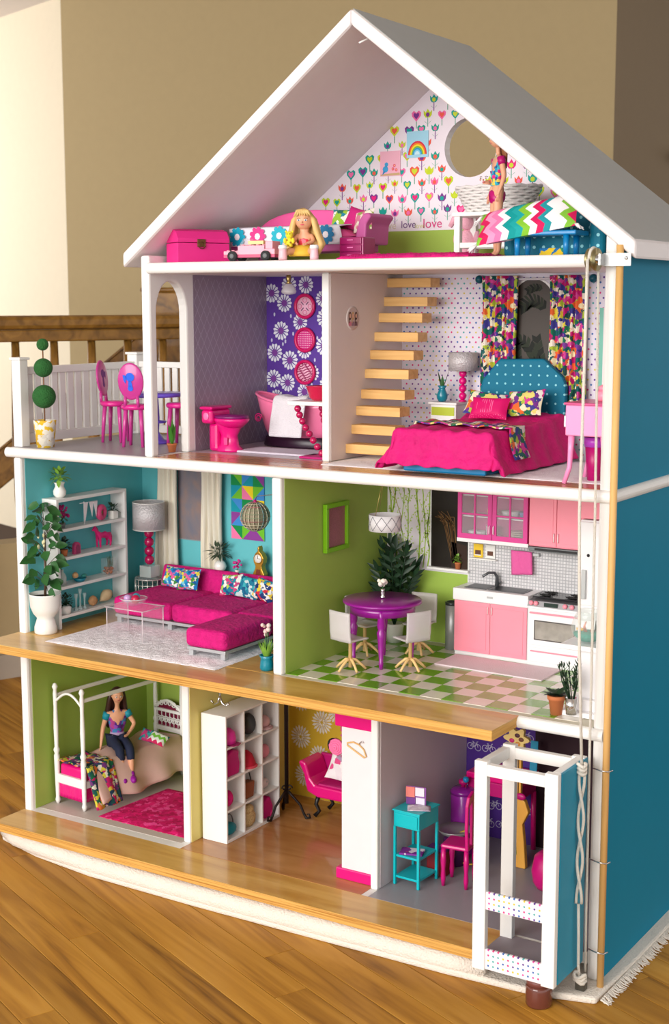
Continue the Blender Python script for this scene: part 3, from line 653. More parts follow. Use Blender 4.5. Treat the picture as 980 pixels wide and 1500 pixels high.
# day bed
MAUVE = M('mauve_pink', (190, 84, 150), .5); ROSE = M('rose_pink_fabric', (236, 92, 160), .7)
q = thing('toy_daybed', 'pink toy daybed with arched back and flower print bedding', 'bed', (.55, .19, zA))
P('frame', MB().box(-.13, .13, -.045, .045, .018, .034), MAUVE, q, bev=.002)
for x in (-.12, .12):
    for y in (-.038, .038): P('leg', MB().lathe([(.005, 0), (.006, .012), (.005, .02)], 10), MAUVE, q, loc=(x, y, 0))
P('mattress', MB().cushion(.125, .043, .014, Rt((0, 0, .044)), p=8, pinch=0), ROSE, q)
bp = [(-.12, .03)]+[(.115*math.cos(t)-.02 if math.cos(t) < 0 else .13*math.cos(t)-.01, .055+.042*math.sin(t)) for t in [PI-PI*i/14 for i in range(15)]]+[(.12, .03)]
P('backboard', MB().prism(bp, .046, .058, 'y'), ROSE, q, fix=True, bev=.004)
arm = [(.128, .03), (.15, .03), (.152, .075), (.162, .092), (.157, .1), (.146, .099), (.138, .085), (.132, .06)]
P('scroll_arm', MB().prism([(x, .03+(z-.03)*.75) for x, z in arm], -.035, .045, 'y'), MAUVE, q, fix=True, bev=.003)
cov = P('coverlet', MB().grid(lambda u, v: (lerp(-.128, .108, u)+.002*math.sin(v*9), -.048-.002*math.sin(u*30) if v < .5 else lerp(-.048, .03, (v-.5)*2), lerp(.03, .061, v*2) if v < .5 else .061+.004*math.sin((v-.5)*6)), 30, 12), M('coverlet_white', (232, 230, 240), .8), q, solid=.002)
m = MB(); Fc = lambda u, v, l: (u, -.0515-.0002*l, v)
for i, (u, c) in enumerate(((-.11, (0, 160, 190)), (-.065, (226, 60, 140)), (-.018, (40, 180, 200)), (.03, (226, 80, 150)), (.08, (30, 120, 170)))):
    m.pdisc(Fc, u, .047, .0145, c, 1, 9)
    for kk in range(9): m.pdisc(Fc, u+.0135*math.cos(kk*.698), .047+.0135*math.sin(kk*.698), .0045, c, 2, 6)
    m.pdisc(Fc, u, .047, .006, (240, 236, 240), 3, 8)
P('flower_print', m, PRINT, cov)
one('throw_pillow', 'green and blue swirl print pillow at the back of the toy daybed', 'pillow', MB().cushion(.026, .022, .008), Mfloral('swirl_fabric', [(30, 130, 150), (150, 190, 60), (236, 236, 226), (40, 110, 90)], 90), (.63, .2, 1.146), rot=(1.15, 0, .1))
one('throw_pillow', 'plain magenta pillow standing on the toy daybed', 'pillow', MB().cushion(.024, .021, .008), M('plum_fabric', (198, 30, 120), .8), (.662, .19, 1.146), rot=(1.2, .25, -.1))
one('throw_pillow', 'cream flower print pillow beside the daybed scroll arm', 'pillow', MB().cushion(.022, .02, .007), Mfloral('cream_floral', [(230, 220, 196), (214, 120, 150), (236, 230, 214), (150, 170, 90)], 110), (.684, .178, 1.143), rot=(1.2, -.15, -.2))
# brick car
BRK = M('pale_pink_brick', (244, 168, 186), .3, coat=.3); WBR = M('white_brick', (238, 236, 236), .3)
q = thing('brick_car', 'pale pink toy car built of studded bricks', 'toy car', (.549, .035, zA), .1)
P('chassis', MB().box(-.05, .05, -.014, .014, .006, .011), M('chassis_rose', (204, 80, 120), .4), q)
bd = P('body', MB().box(-.05, -.022, -.014, .014, .011, .017).box(-.022, .03, -.014, .014, .011, .026).box(.03, .05, -.014, .014, .011, .02).box(.032, .046, -.014, .014, .02, .033), BRK, q, bev=.0006)
m = MB()
for x in (-.044, -.034): 
    for y in (-.008, .008): m.lathe([(.003, .017), (.003, .0188)], 10, (x, y, 0))
for x in (-.014, 0, .014, .026):
    for y in (-.008, .008): m.lathe([(.003, .026), (.003, .0278)], 10, (x, y, 0))
P('stud', m, BRK, bd)
P('windscreen', MB().prism([(-.02, .026), (-.014, .026), (-.006, .038), (-.011, .038)], -.013, .013, 'y'), GLASS, q, fix=True)
P('cargo_brick', MB().box(-.004, .026, -.01, .01, .028, .034), M('yellow_brick', (240, 210, 140), .3), q, bev=.0005)
for x in (-.031, .034):
    for y in (-.016, .016):
        t = P('tyre', MB().cyl((x, y-.0035, .0085), (x, y+.0035, .0085), .0085, 18), M('tyre_grey', (52, 54, 56), .8), q); P('hub', MB().cyl((x, y-.004, .0085), (x, y+.004, .0085), .004, 12), M('hub_grey', (120, 124, 126), .5), t)
# magenta drawer stack
q = thing('drawer_stack', 'small magenta plastic drawer unit beside the daybed', 'drawers', (.700, .13, zA))
CRM = M('berry_plastic', (150, 10, 92), .3, coat=.3)
P('case', MB().box(-.024, .024, -.02, .02, 0, .04), CRM, q, bev=.002)
for i in range(3):
    d = P('drawer', MB().box(-.021, .021, -.0225, -.0195, .003+i*.0125, .0138+i*.0125), CRM, q, bev=.0008); P('handle', MB().box(-.006, .006, -.0242, -.0225, .009+i*.0125, .0105+i*.0125), M('handle_pink', (224, 120, 180), .3), d)
one('fur_rug', 'hot pink shaggy rug along the front of the attic floor', 'rug', furgrid(.24, .17, .007, 70, 44, .0022), FURP, (.855, .093, zA))
# bassinet stand, basket, dolls
q = thing('basket_stand', 'white wooden stand with open sides under the woven basket', 'stand', (.9, .262, zA))
for x in (-.06, .06):
    for y in (-.03, .03): P('leg', MB().box(x-.0055, x+.0055, y-.0055, y+.0055, 0, .075), WHITE, q, bev=.0008)
P('top_board', MB().box(-.068, .068, -.038, .038, .075, .082), WHITE, q, bev=.001)
for y in (-.03, .03): P('rail', MB().box(-.055, .055, y-.004, y+.004, .022, .031), WHITE, q, bev=.0008)
for x in (-.06, .06): P('rail', MB().box(x-.004, x+.004, -.025, .025, .022, .031), WHITE, q, bev=.0008)
q = thing('woven_basket', 'white woven oval basket on the attic stand', 'basket', (.9, .262, zA+.0823))
WICK = M('white_wicker', (232, 230, 226), .7, bump=.5, bs=500)
P('base', MB().lathe([(.05, 0), (.05, .003)], 28, sq=(1, .6)), WICK, q)
for r in range(9):
    z = .003+r*.0047; rr = .056+r*.0026
    pts = [((rr+.0011*math.sin(i*PI/2*1+r*PI))*math.cos(2*PI*i/56), (rr+.0011*math.sin(i*PI/2+r*PI))*.6*math.sin(2*PI*i/56), z+.0012*math.sin(i*PI/2+r*PI)) for i in range(56)]
    P('weave_band', MB().tube(pts, .0029, 6, closed=True), WICK, q)
P('wall', MB().lathe([(.053, .002), (.0745, .039), (.073, .04), (.05, .003)], 28, sq=(1, .6)), WICK, q)
P('lining', MB().lathe([(.055, .003), (.072, .04)], 28, sq=(1, .58)), M('lining_rose', (214, 110, 140), .8), q)
bb = thing('baby_doll', 'small bald baby doll peeping over the basket rim', 'doll', (.878, .262, zA+.0855))
j = {'pel': (0, 0, .012, .009), 'chest': (0, 0, .03, .0095), 'neck': (0, 0, .04, .005), 'head': (0, 0, .052, .012), 'la': (-.013, -.004, .03, .004), 'lh': (-.02, -.01, .026, .003), 'ra': (.013, -.004, .03, .004), 'rh': (.02, -.01, .026, .003), 'll': (-.008, -.01, .006, .005), 'rl': (.008, -.01, .006, .005)}
raw('body', skinmesh('body', j, [('pel', 'chest'), ('chest', 'neck'), ('neck', 'head'), ('chest', 'la'), ('la', 'lh'), ('chest', 'ra'), ('ra', 'rh'), ('pel', 'll'), ('pel', 'rl')]), SKIN, bb)
face(bb, (0, -.001, .053), (.0125, .0125, .0135), (0, -1, 0), (90, 60, 40))
q = thing('plush_bunny', 'pale pink plush lying behind the white stand', 'plush toy', (.828, .295, zA))
PL = M('pale_pink_plush', (240, 178, 196), .95, bump=.5, bs=300)
P('body', MB().sph((0, 0, .03), (.02, .016, .03)), PL, q); P('head', MB().sph((0, -.004, .068), (.015, .014, .014)), PL, q)
for sx, a in ((-1, (-.035, -.004, .062)), (1, (.03, -.002, .06))): P('ear', MB().tube([(sx*.008, -.002, .076), (a[0]*.7, a[1], .078), a], [.004, .007, .004], 8), PL, q)
for sx in (-1, 1): P('foot', MB().sph((sx*.013, -.012, .008), (.009, .014, .008)), PL, q); P('arm', MB().sph((sx*.02, -.006, .04), (.006, .008, .014)), PL, q)
# standing fashion doll
def stand_doll(h):
    k = h/.29; j = {}; e = []
    J = {'pelvis': (0, 0, .150, .0185), 'waist': (0, 0, .178, .0145), 'chest': (0, -.002, .212, .0195), 'neckb': (0, .001, .232, .006), 'neck': (0, 0, .246, .0052), 'head': (0, -.002, .264, .0125)}
    for s, t in ((-1, 'L'), (1, 'R')):
        J.update({'hip'+t: (s*.0115, 0, .142, .015), 'knee'+t: (s*.0115, -.003, .08, .0105), 'calf'+t: (s*.0115, .002, .055, .0098), 'ankle'+t: (s*.0115, .002, .014, .0055), 'toe'+t: (s*.0115, -.014, .005, .0045),
                  'sh'+t: (s*.024, .001, .224, .0085), 'elb'+t: (s*.036, .006, .180, .0065), 'wr'+t: (s*.040, -.008, .143, .0045)})
    for n, v in J.items(): j[n] = tuple(c*k for c in v)
    e = [('pelvis', 'waist'), ('waist', 'chest'), ('chest', 'neckb'), ('neckb', 'neck'), ('neck', 'head')]
    for t in 'LR': e += [('pelvis', 'hip'+t), ('hip'+t, 'knee'+t), ('knee'+t, 'calf'+t), ('calf'+t, 'ankle'+t), ('ankle'+t, 'toe'+t), ('chest', 'sh'+t), ('sh'+t, 'elb'+t), ('elb'+t, 'wr'+t)]
    return j, e
q = thing('fashion_doll', 'standing doll in turquoise flowered top and magenta shorts by the basket', 'doll', (.962, .132, zA), -.85)
j, e = stand_doll(.205); jj = dict(j)
for t, s in (('L', -1), ('R', 1)): hand(j, e, 'wr'+t, t, (0, -.15, -1), (0, -1, 0), 1.0)
raw('body', skinmesh('body', j, e), SKIN, q)
hd = P('head', MB().sph(j['head'][:3], (.0105, .0115, .0125), 18, 12), SKIN, q); face(q, j['head'][:3], (.0105, .0115, .0125), (0, -1, 0), (60, 100, 150))
def sub(js, names, f): return {n: (*js[n][:3], js[n][3]*f) for n in names}
tp = sub(jj, ['waist', 'chest', 'neckb', 'shL', 'shR'], 1.25); tp['hem'] = (*jj['pelvis'][:2], jj['pelvis'][2]+.007, jj['pelvis'][3]*1.28)
for t in 'LR': a = Vector(jj['sh'+t][:3]); b = Vector(jj['elb'+t][:3]); c = a.lerp(b, .4); tp['sl'+t] = (*c, .0058)
raw('flowered_top', skinmesh('top', tp, [('hem', 'waist'), ('waist', 'chest'), ('chest', 'neckb'), ('chest', 'shL'), ('chest', 'shR'), ('shL', 'slL'), ('shR', 'slR')]), Mfloral('top_floral', [(50, 170, 195), (70, 190, 205), (230, 200, 80), (40, 150, 190), (220, 40, 130), (30, 90, 140)], 190), q)
st = {'p': (*jj['pelvis'][:3], jj['pelvis'][3]*1.34), 'a': (*jj['pelvis'][:2], jj['pelvis'][2]+.013, jj['pelvis'][3]*1.22)}
for t in 'LR': a = Vector(jj['hip'+t][:3]); b = Vector(jj['knee'+t][:3]); st['h'+t] = (*a, jj['hip'+t][3]*1.3); st['k'+t] = (*a.lerp(b, .42), jj['hip'+t][3]*1.12)
raw('shorts', skinmesh('shorts', st, [('p', 'a'), ('p', 'hL'), ('hL', 'kL'), ('p', 'hR'), ('hR', 'kR')]), MAG, q)
for t in 'LR': P('sleeve', MB().tube([jj['sh'+t][:3], tuple(Vector(jj['sh'+t][:3]).lerp(Vector(jj['elb'+t][:3]), .38))], [.0068, .0062], 12), MAG, q)
m = MB(); hc = Vector(j['head'][:3])
m.sph((hc.x, hc.y+.0025, hc.z+.0025), (.0118, .0118, .0125), 16, 10)
for i in range(9): a = PI*.1+PI*.8*i/8; m.tube([hc+Vector((.0105*math.cos(a), .006+.004*math.sin(a), .004)), hc+Vector((.012*math.cos(a), .011, -.015)), hc+Vector((.011*math.cos(a), .013, -.045))], [.0035, .0042, .001], 6)
P('hair', m, M('auburn_hair', (150, 96, 60), .5, var=.2), q)
# blonde child doll
q = thing('child_doll', 'seated blonde child doll with long hair at the attic edge', 'doll', (.648, .043, zA), .35); q.scale = (1.14,)*3
j = {'pel': (0, .004, .0125, .0105), 'chest': (0, .006, .03, .0085), 'neck': (0, .005, .041, .0045), 'head': (0, .003, .056, .011)}
e = [('pel', 'chest'), ('chest', 'neck'), ('neck', 'head')]
for s, t in ((-1, 'L'), (1, 'R')):
    j.update({'hip'+t: (s*.009, -.002, .011, .0068), 'kn'+t: (s*.017, -.02, .0135, .0058), 'an'+t: (s*.022, -.03, .008, .0046), 'sh'+t: (s*.011, .006, .036, .0042), 'el'+t: (s*.015, -.003, .027, .0034), 'wr'+t: (s*.009, -.012, .024, .0026)})
    e += [('pel', 'hip'+t), ('hip'+t, 'kn'+t), ('kn'+t, 'an'+t), ('chest', 'sh'+t), ('sh'+t, 'el'+t), ('el'+t, 'wr'+t)]
jj = dict(j)
for s, t in ((-1, 'L'), (1, 'R')): hand(j, e, 'wr'+t, t, (-s*.6, -.8, -.2), (0, 0, 1), .7)
raw('body', skinmesh('body', j, e), SKIN, q)
P('head', MB().sph((0, .002, .058), (.0128, .0125, .0138), 20, 14), SKIN, q); face(q, (0, .002, .058), (.0128, .0125, .0138), (0, -1, -.05), (50, 90, 130))
raw('dress', skinmesh('dress', {'a': (0, .004, .011, .0128), 'b': (0, .006, .026, .0104), 'c': (0, .006, .034, .0098)}, [('a', 'b'), ('b', 'c')]), Mfloral('dress_coral', [(230, 60, 80), (240, 130, 150), (236, 90, 110)], 200), q)
P('skirt', MB().lathe([(.0225, .006), (.02, .013), (.013, .022)], 18, sq=(1, .95)), M('yellow_skirt', (226, 184, 60), .7), q)
m = MB(); m.sph((0, .0045, .0605), (.0142, .0132, .0142), 18, 12)
HAIR = M('blonde_hair', (222, 186, 118), .5, var=.22, vs=120)
for i in range(26):
    a = -.35+(PI+.7)*i/25; r = .0125; sx = math.cos(a); sy = math.sin(a)
    m.tube([(r*.7*sx, .004+r*.6*sy, .069), (r*1.25*sx, .004+r*1.05*sy, .058), (.020*sx, .006+.014*sy, .042), ((.026+rnd.uniform(-.003, .003))*sx, .006+.013*sy, .024), ((.024+rnd.uniform(-.004, .005))*sx, .004+.012*sy, .006+rnd.random()*.006)], [.002, .0042, .005, .0048, .0015], 6)
for i in range(7): u = (i-3)/3; m.tube([(.001*u, -.001, .0735), (u*.008, -.0095, .0705), (u*.0128, -.0085, .063)], [.0025, .0024, .0008], 6)
P('hair', m, HAIR, q)
for s in (-1, 1):
    bt = P('boot', MB().lathe([(.0062, 0), (.0066, .004), (.0058, .012), (.006, .016)], 14, (s*.0235, -.033, .0)), M('boot_pink', (246, 190, 200), .4), q); P('cuff', MB().lathe([(.0064, .0155), (.0068, .018), (.006, .021)], 14, (s*.0235, -.033, 0)), WBR, bt)
q = thing('plush_bear', 'tiny yellow spotted plush bear held by the blonde doll', 'plush toy', (.634, .021, zA+.023), .35)
YP = M('yellow_plush', (240, 220, 60), .9, bump=.4)
P('body', MB().sph((0, 0, .007), (.006, .0055, .008)), YP, q); hh = P('head', MB().sph((0, -.001, .0185), (.0065, .006, .006)), YP, q)
for s in (-1, 1): P('ear', MB().sph((s*.0055, 0, .024), .0022, 8, 6), YP, hh); P('arm', MB().sph((s*.007, -.003, .009), (.003, .003, .005), 8, 6), YP, q); P('leg', MB().sph((s*.004, -.006, .001), (.003, .005, .003), 8, 6), YP, q); P('eye', MB().sph((s*.0024, -.0066, .0198), .0009, 8, 6), BLACK, hh)
P('spot', MB().sph((.003, -.0052, .006), (.0016, .0008, .0016), 8, 6).sph((-.003, -.0052, .01), (.0014, .0008, .0014), 8, 6), M('spot_brown', (150, 110, 40), .8), q)
# blue table with chevron pillow, teal armchair
CYAN = M('cyan_plastic', (0, 124, 186), .35, coat=.2)
q = thing('toy_table', 'bright blue toy table at the attic front holding the zigzag pillow', 'table', (1.078, .075, zA))
P('table_top', MB().box(-.056, .056, -.026, .026, .031, .038), CYAN, q, bev=.002)
for x in (-.043, .038):
    for y in (-.019, .019): P('leg', MB().lathe([(.0042, 0), (.005, .031)], 12), CYAN, q, loc=(x, y, 0))
CHV = Mchev('chevron_fabric', [(130, 190, 50), (240, 236, 238), (210, 20, 90), (30, 150, 160), (240, 236, 238), (240, 236, 238), (130, 190, 60), (210, 20, 90), (240, 150, 190), (240, 120, 170), (240, 236, 238), (0, 150, 150), (20, 160, 160)], 6.6, 75, .013)
q = thing('chevron_pillow', 'zigzag striped pillow with white tassels lying on the blue table', 'pillow', (1.046, .068, 1.128), rot=(.85, -.17, .06))
P('cushion', MB().cushion(.083, .034, .012, p=5, pinch=.03), CHV, q)
for x, y, s in ((-.08, -.031, -1), (.081, -.03, 1), (-.08, .031, -1), (.081, .031, 1)):
    m = MB()
    for i in range(7): m.tube([(x, y, 0), (x+s*.006+rnd.uniform(-.003, .003), y-.006, rnd.uniform(-.003, .003)), (x+s*.012+rnd.uniform(-.003, .003), y-.013+rnd.uniform(-.003, .003), rnd.uniform(-.004, .004))], [.0014, .002, .0008], 5)
    P('tassel', m, WBR, q)
TEALD = Mdots('teal_dot_fabric', (0, 112, 138), [(150, 220, 230)], 62, .16)
q = thing('toy_armchair', 'teal polka dot toy armchair under the right roof slope', 'armchair', (1.05, .15, zA))
bp = [(-.07, .0)]+[((.1 if math.cos(t) > 0 else .07)*math.cos(t), .052+.045*math.sin(t)) for t in [PI-PI*i/16 for i in range(17)]]+[(.1, 0)]
P('backrest', MB().prism(bp, .04, .07, 'y'), TEALD, q, fix=True, bev=.005)
P('seat', MB().box(-.05, .085, -.03, .04, .0, .035), TEALD, q, bev=.006)
P('arm', MB().box(.08, .106, -.045, .045, 0, .07), TEALD, q, bev=.01, seg=4); P('arm', MB().box(-.072, -.05, -.03, .045, 0, .05), TEALD, q, bev=.01, seg=4)
one('toy_blocks', 'small yellow and blue toy box under the blue table', 'toy', MB().box(-.02, .02, -.008, .008, 0, .014), Mfloral('toybox_print', [(226, 190, 40), (30, 110, 170), (40, 140, 110)], 70), (1.07, .112, zA), bev=.001)
# pictures on the attic wallpaper
q = thing('rainbow_picture', 'light blue picture of a rainbow pinned on the tulip wallpaper', 'picture', (.6885, D-.0012, 1.288))
P('card', MB().box(-.0225, .0225, -.001, 0, -.0235, .0235), M('sky_card', (160, 214, 234), .6), q)
m = MB(); Fq = lambda u, v, l: (u, -.001-.00012*l, v)
for i, c in enumerate(((214, 30, 70), (240, 130, 40), (244, 220, 50), (120, 190, 50), (40, 150, 200), (120, 205, 235), (200, 236, 246))):
    r = .0195-i*.0024; m.pp(Fq, [(r*math.cos(t), -.0185+r*1.25*math.sin(t)) for t in [PI*k/14 for k in range(15)]], c, 1+i)
P('rainbow', m, PRINT, q)
q = thing('bird_picture', 'pink picture of a blue bird pinned on the tulip wallpaper', 'picture', (.631, D-.0012, 1.2565))
P('card', MB().box(-.0215, .0215, -.001, 0, -.0225, .0225), M('pink_card', (236, 178, 196), .6), q)
m = MB(); m.pdisc(Fq, -.01, -.01, .006, (60, 160, 210), 1); m.pdisc(Fq, -.008, -.0015, .004, (60, 160, 210), 1); m.pp(Fq, [(-.014, -.012), (-.017, -.021), (-.01, -.015)], (40, 130, 190), 2)
m.pp(Fq, [(-.0205, -.0215), (.0205, -.0215), (.0205, -.017), (-.0205, -.019)], (200, 170, 120), 1)
for u, v in ((.006, -.01), (.013, -.012), (.009, -.004)): m.pdisc(Fq, u, v, .003, (226, 70, 120), 1, 8); m.pdisc(Fq, u, v, .0012, (250, 220, 120), 2, 6)
P('bird_print', m, PRINT, q)
# ================================================================ TERRACE
zT = Z2+.0008
q = thing('topiary_tree', 'three-ball green topiary in a yellow and white pot on the terrace', 'plant', (.058, .03, zT))
P('pot', MB().lathe([(.0165, 0), (.0215, .048), (.022, .052), (.0195, .052), (.018, .046), (.0, .045)], 24), Mfloral('yellow_damask', [(236, 230, 214), (230, 190, 50), (240, 236, 226), (226, 178, 40), (222, 216, 204)], 105, warp=1.2), q)
P('stem', MB().cyl((0, 0, .045), (0, 0, .195), .0013, 8), M('stem_brown', (130, 90, 60), .7), q)
MOSS = M('moss_green', (44, 104, 48), .95, var=.35, vs=90, bump=1, bs=420)
for z, r in ((.097, .0225), (.152, .018), (.196, .0115)): P('moss_ball', MB().sph((0, 0, z), r, 24, 16), MOSS, q)
# bistro set
CH = M('orchid_plastic', (206, 60, 150), .3, alpha=.92, coat=.3); EMB = M('emblem_purple', (140, 30, 140), .35)
def bistro_chair(label, loc, rz, emb):
    q = thing('terrace_chair', label, 'chair', loc, rz, 'pink oval-back terrace chairs'); q.scale = (1.1, 1.1, 1.07)
    P('seat', MB().lathe([(.0, .067), (.024, .067), (.0265, .070), (.0265, .073), (.024, .076), (0, .0765)], 20), M('seat_pink', (220, 40, 140), .3, coat=.3), q)
    for a in (45, 135, 225, 315): c, s = math.cos(math.radians(a)), math.sin(math.radians(a)); P('leg', MB().tube([(.019*c, .019*s, .069), (.022*c, .022*s, .04), (.025*c, .025*s, 0)], [.0042, .0038, .003], 8), CH, q)
    bk = P('backrest', MB().lathe([(0, 0), (.0215, 0), (.0235, .0015), (.0235, .003), (.0215, .0045), (0, .0045)], 24, T=Rt((0, .026, .118), PI/2-.1, 0, 0), sq=(1, 1.42)), CH, q)
    for s in (-1, 1): P('back_post', MB().tube([(s*.012, .021, .072), (s*.011, .022, .092)], .003, 8), CH, q)
    m = MB(); T = Rt((0, .0265, .118), PI/2-.1, 0, 0); fl = lambda u, v, l: tuple(T @ Vector((u, v, .0003*l if l > 0 else .0))) 
    for sgn in (1,):
        F3 = lambda u, v, l: tuple(T @ Vector((u, v, -.0006)))
        F4 = lambda u, v, l: tuple(T @ Vector((u, v, .0052)))
        for F in (F3, F4):
            m.pdisc(F, 0, .008, .008, emb, 1, 12); m.pp(F, [(.006, .01), (.013, .012), (.012, .002), (.0085, -.004)], emb, 1); m.pp(F, [(-.002, .001), (.003, .001), (.004, -.009), (-.004, -.009)], emb, 1); m.pdisc(F, 0, -.0125, .005, emb, 1, 10)
    P('emblem', m, PRINT, bk, label='round ponytail silhouette'); return q
bistro_chair('pink terrace chair with purple emblem nearest the topiary', (.10, .185, zT), 1.9, (120, 30, 130))
bistro_chair('pink terrace chair with blue emblem, its back to the viewer', (.197, .135, zT), PI+.35, (40, 100, 230))
bistro_chair('pink terrace chair seen through the arched doorway', (.243, .215, zT), -1.35, (120, 30, 130))
q = thing('terrace_table', 'round violet terrace table between the pink chairs', 'table', (.19, .205, zT))
VIO = M('violet_plastic', (112, 86, 210), .3, coat=.3)
P('table_top', MB().lathe([(0, .092), (.05, .092), (.054, .096), (.05, .1), (0, .1)], 28), VIO, q)
P('pedestal', MB().lathe([(.004, .02), (.006, .05), (.004, .092)], 14), VIO, q)
P('foot', MB().lathe([(.024, 0), (.025, .003), (.014, .008), (.005, .022)], 20), VIO, q); P('shelf', MB().lathe([(0, .04), (.018, .04), (.02, .044), (0, .046)], 18), VIO, q)
def spiky(label, loc, pr, ph, mat, L, n, potmat=TERRA):
    q = thing('potted_plant', label, 'plant', loc); P('pot', MB().lathe([(pr*.75, 0), (pr, ph*.8), (pr*1.1, ph*.82), (pr*1.1, ph), (pr*.85, ph), (0, ph*.85)], 18), potmat, q)
    pot_foliage(q, n, (0, 0, ph*.85), L, .008, .5, mat, .12, lo=.75, separate=True); return q
spiky('spiky agave in an orange pot behind the terrace table', (.20, .325, zT), .014, .03, LEAF, .135, 9)
spiky('small green snake plant in a clay pot by the arched doorway', (.322, .088, zT), .0085, .016, M('fresh_green', (64, 134, 40), .4), .062, 7)
# ================================================================ BATHROOM
q = thing('toilet', 'hot pink toy toilet with purple seat against the lattice wall', 'toilet', (.405, .155, zT))
P('pedestal', MB().lathe([(.026, 0), (.027, .004), (.019, .012), (.016, .03), (.024, .046), (.03, .056)], 24, sq=(1.05, .78)), HOT, q)
P('bowl', MB().lathe([(.022, .045), (.034, .056), (.036, .061), (.03, .063), (.02, .058), (0, .05)], 24, (.004, 0, 0), sq=(1.05, .78)), HOT, q)
P('seat_ring', MB().tube([(.004+.032*math.cos(a), .024*math.sin(a), .0645) for a in [2*PI*i/24 for i in range(24)]], .0036, 8, closed=True), M('seat_purple', (120, 20, 96), .3), q)
P('lid', MB().lathe([(0, .0655), (.029, .0655), (.03, .0675), (0, .069)], 22, (.004, 0, 0), sq=(1, .76)), MATS['seat_purple'], q)
tk = P('tank', MB().box(-.044, -.018, -.03, .03, .052, .078), HOT, q, bev=.006, seg=4); P('tank_lid', MB().box(-.046, -.016, -.032, .032, .078, .084), HOT, tk, bev=.003)
P('back_column', MB().box(-.036, -.015, -.017, .017, .0, .053), HOT, q, bev=.006)
P('emblem', MB().sph((-.031, -.0305, .066), (.007, .0012, .007), 10, 6), M('emblem_pink', (250, 120, 180), .3), q)
P('panel_emblem', MB().cbox((.004, -.0165, .02), (.008, .003, .014)), M('emblem_rose', (246, 70, 140), .3), q, bev=.001)
q = thing('bathtub', 'light pink slipper bathtub on a dark base under the round frames', 'bathtub', (.47, .295, zT))
PKT = M('tub_pink', (246, 124, 168), .3, coat=.4)
def tubr(t, a):
    zz = .02+.066*t+(.016*max(0, -math.cos(a))**2+.004*max(0, math.cos(a))**2)*t; f = .72+.28*t**.7
    return (.098*f*math.cos(a), .042*f*math.sin(a), zz)
m = MB(); n = 32; vs = [tubr(i/6, 2*PI*k/n) for i in range(7) for k in range(n)]+[tuple(Vector(tubr(1-i/6, 2*PI*k/n))*1 if i == 0 else (tubr(1-i/6, 2*PI*k/n)[0]*.92, tubr(1-i/6, 2*PI*k/n)[1]*.88, tubr(1-i/6, 2*PI*k/n)[2]+.004)) for i in range(0, 7) for k in range(n)]
fs = [(r*n+k, r*n+(k+1) % n, (r+1)*n+(k+1) % n, (r+1)*n+k) for r in range(13) for k in range(n)]+[tuple(range(n))[::-1], tuple(13*n+k for k in range(n))]
m.add(vs, fs, True); P('basin', m, PKT, q)
P('rim', MB().tube([tubr(1, 2*PI*k/n) for k in range(n)], .0028, 8, closed=True), PKT, q)
P('base', MB().lathe([(.076, 0), (.078, .003), (.074, .018), (.07, .021)], 28, sq=(1.05, .42)), M('tub_base_plum', (44, 16, 40), .3), q)
cx = (-.074, -.031, .055); P('emblem', MB().tube([(cx[0]+.009*math.cos(a)*(1-a/16), cx[1]-.003, cx[2]+.009*math.sin(a)*(1-a/16)) for a in [i*.45 for i in range(28)]], .0011, 5), HOT, q, label='hot pink swirl')
tw = one('bath_towel', 'white towel folded over the bathtub rim', 'towel', MB().grid(lambda u, v: ((u-.5)*.074+.003*math.sin(v*5), (-.012-.006*v*2+.001*math.sin(u*14) if v > .35 else lerp(.016, -.012, v/.35)), (.003+.002*math.sin(u*9) if v < .35 else lerp(.003, -.072, (v-.35)/.65))), 16, 20), M('towel_white', (232, 228, 234), .95, bump=.7, bs=500), (.483, .252, Z2+.0965), solid=.004, sub=1)
one('bath_mat', 'pale lilac bath mat in front of the pink tub', 'mat', MB().box(-.085, .085, -.04, .04, 0, .004), M('mat_lilac', (214, 204, 218), .9, bump=.6, bs=400), (.51, .185, Z2+.0008), bev=.0015)
q = thing('washstand', 'white bathroom shelf on strings of magenta beads holding a red basin', 'sink', (.601, .148, zT))
P('counter', MB().box(-.037, .0395, -.033, .035, .095, .102), WHITE, q, bev=.001)
P('base_plate', MB().box(-.018, .0395, -.026, .026, 0, .004), MAG, q, bev=.001)
BEAD = M('berry_bead', (186, 10, 84), .2, coat=.5)
for y0, n, xa in ((-.02, 8, -.024), (.016, 8, .004)):
    for i in range(n): t = i/(n-1); P('bead', MB().sph((lerp(xa, .027, t**1.3), y0, lerp(.088, .011, t)), .0063, 14, 10), BEAD, q)
P('basin', MB().lathe([(.012, .102), (.019, .108), (.025, .127), (.0265, .1285), (.023, .1265), (.017, .112), (0, .107)], 24, (.009, .002, 0)), M('basin_red', (206, 12, 70), .25, coat=.4), q)
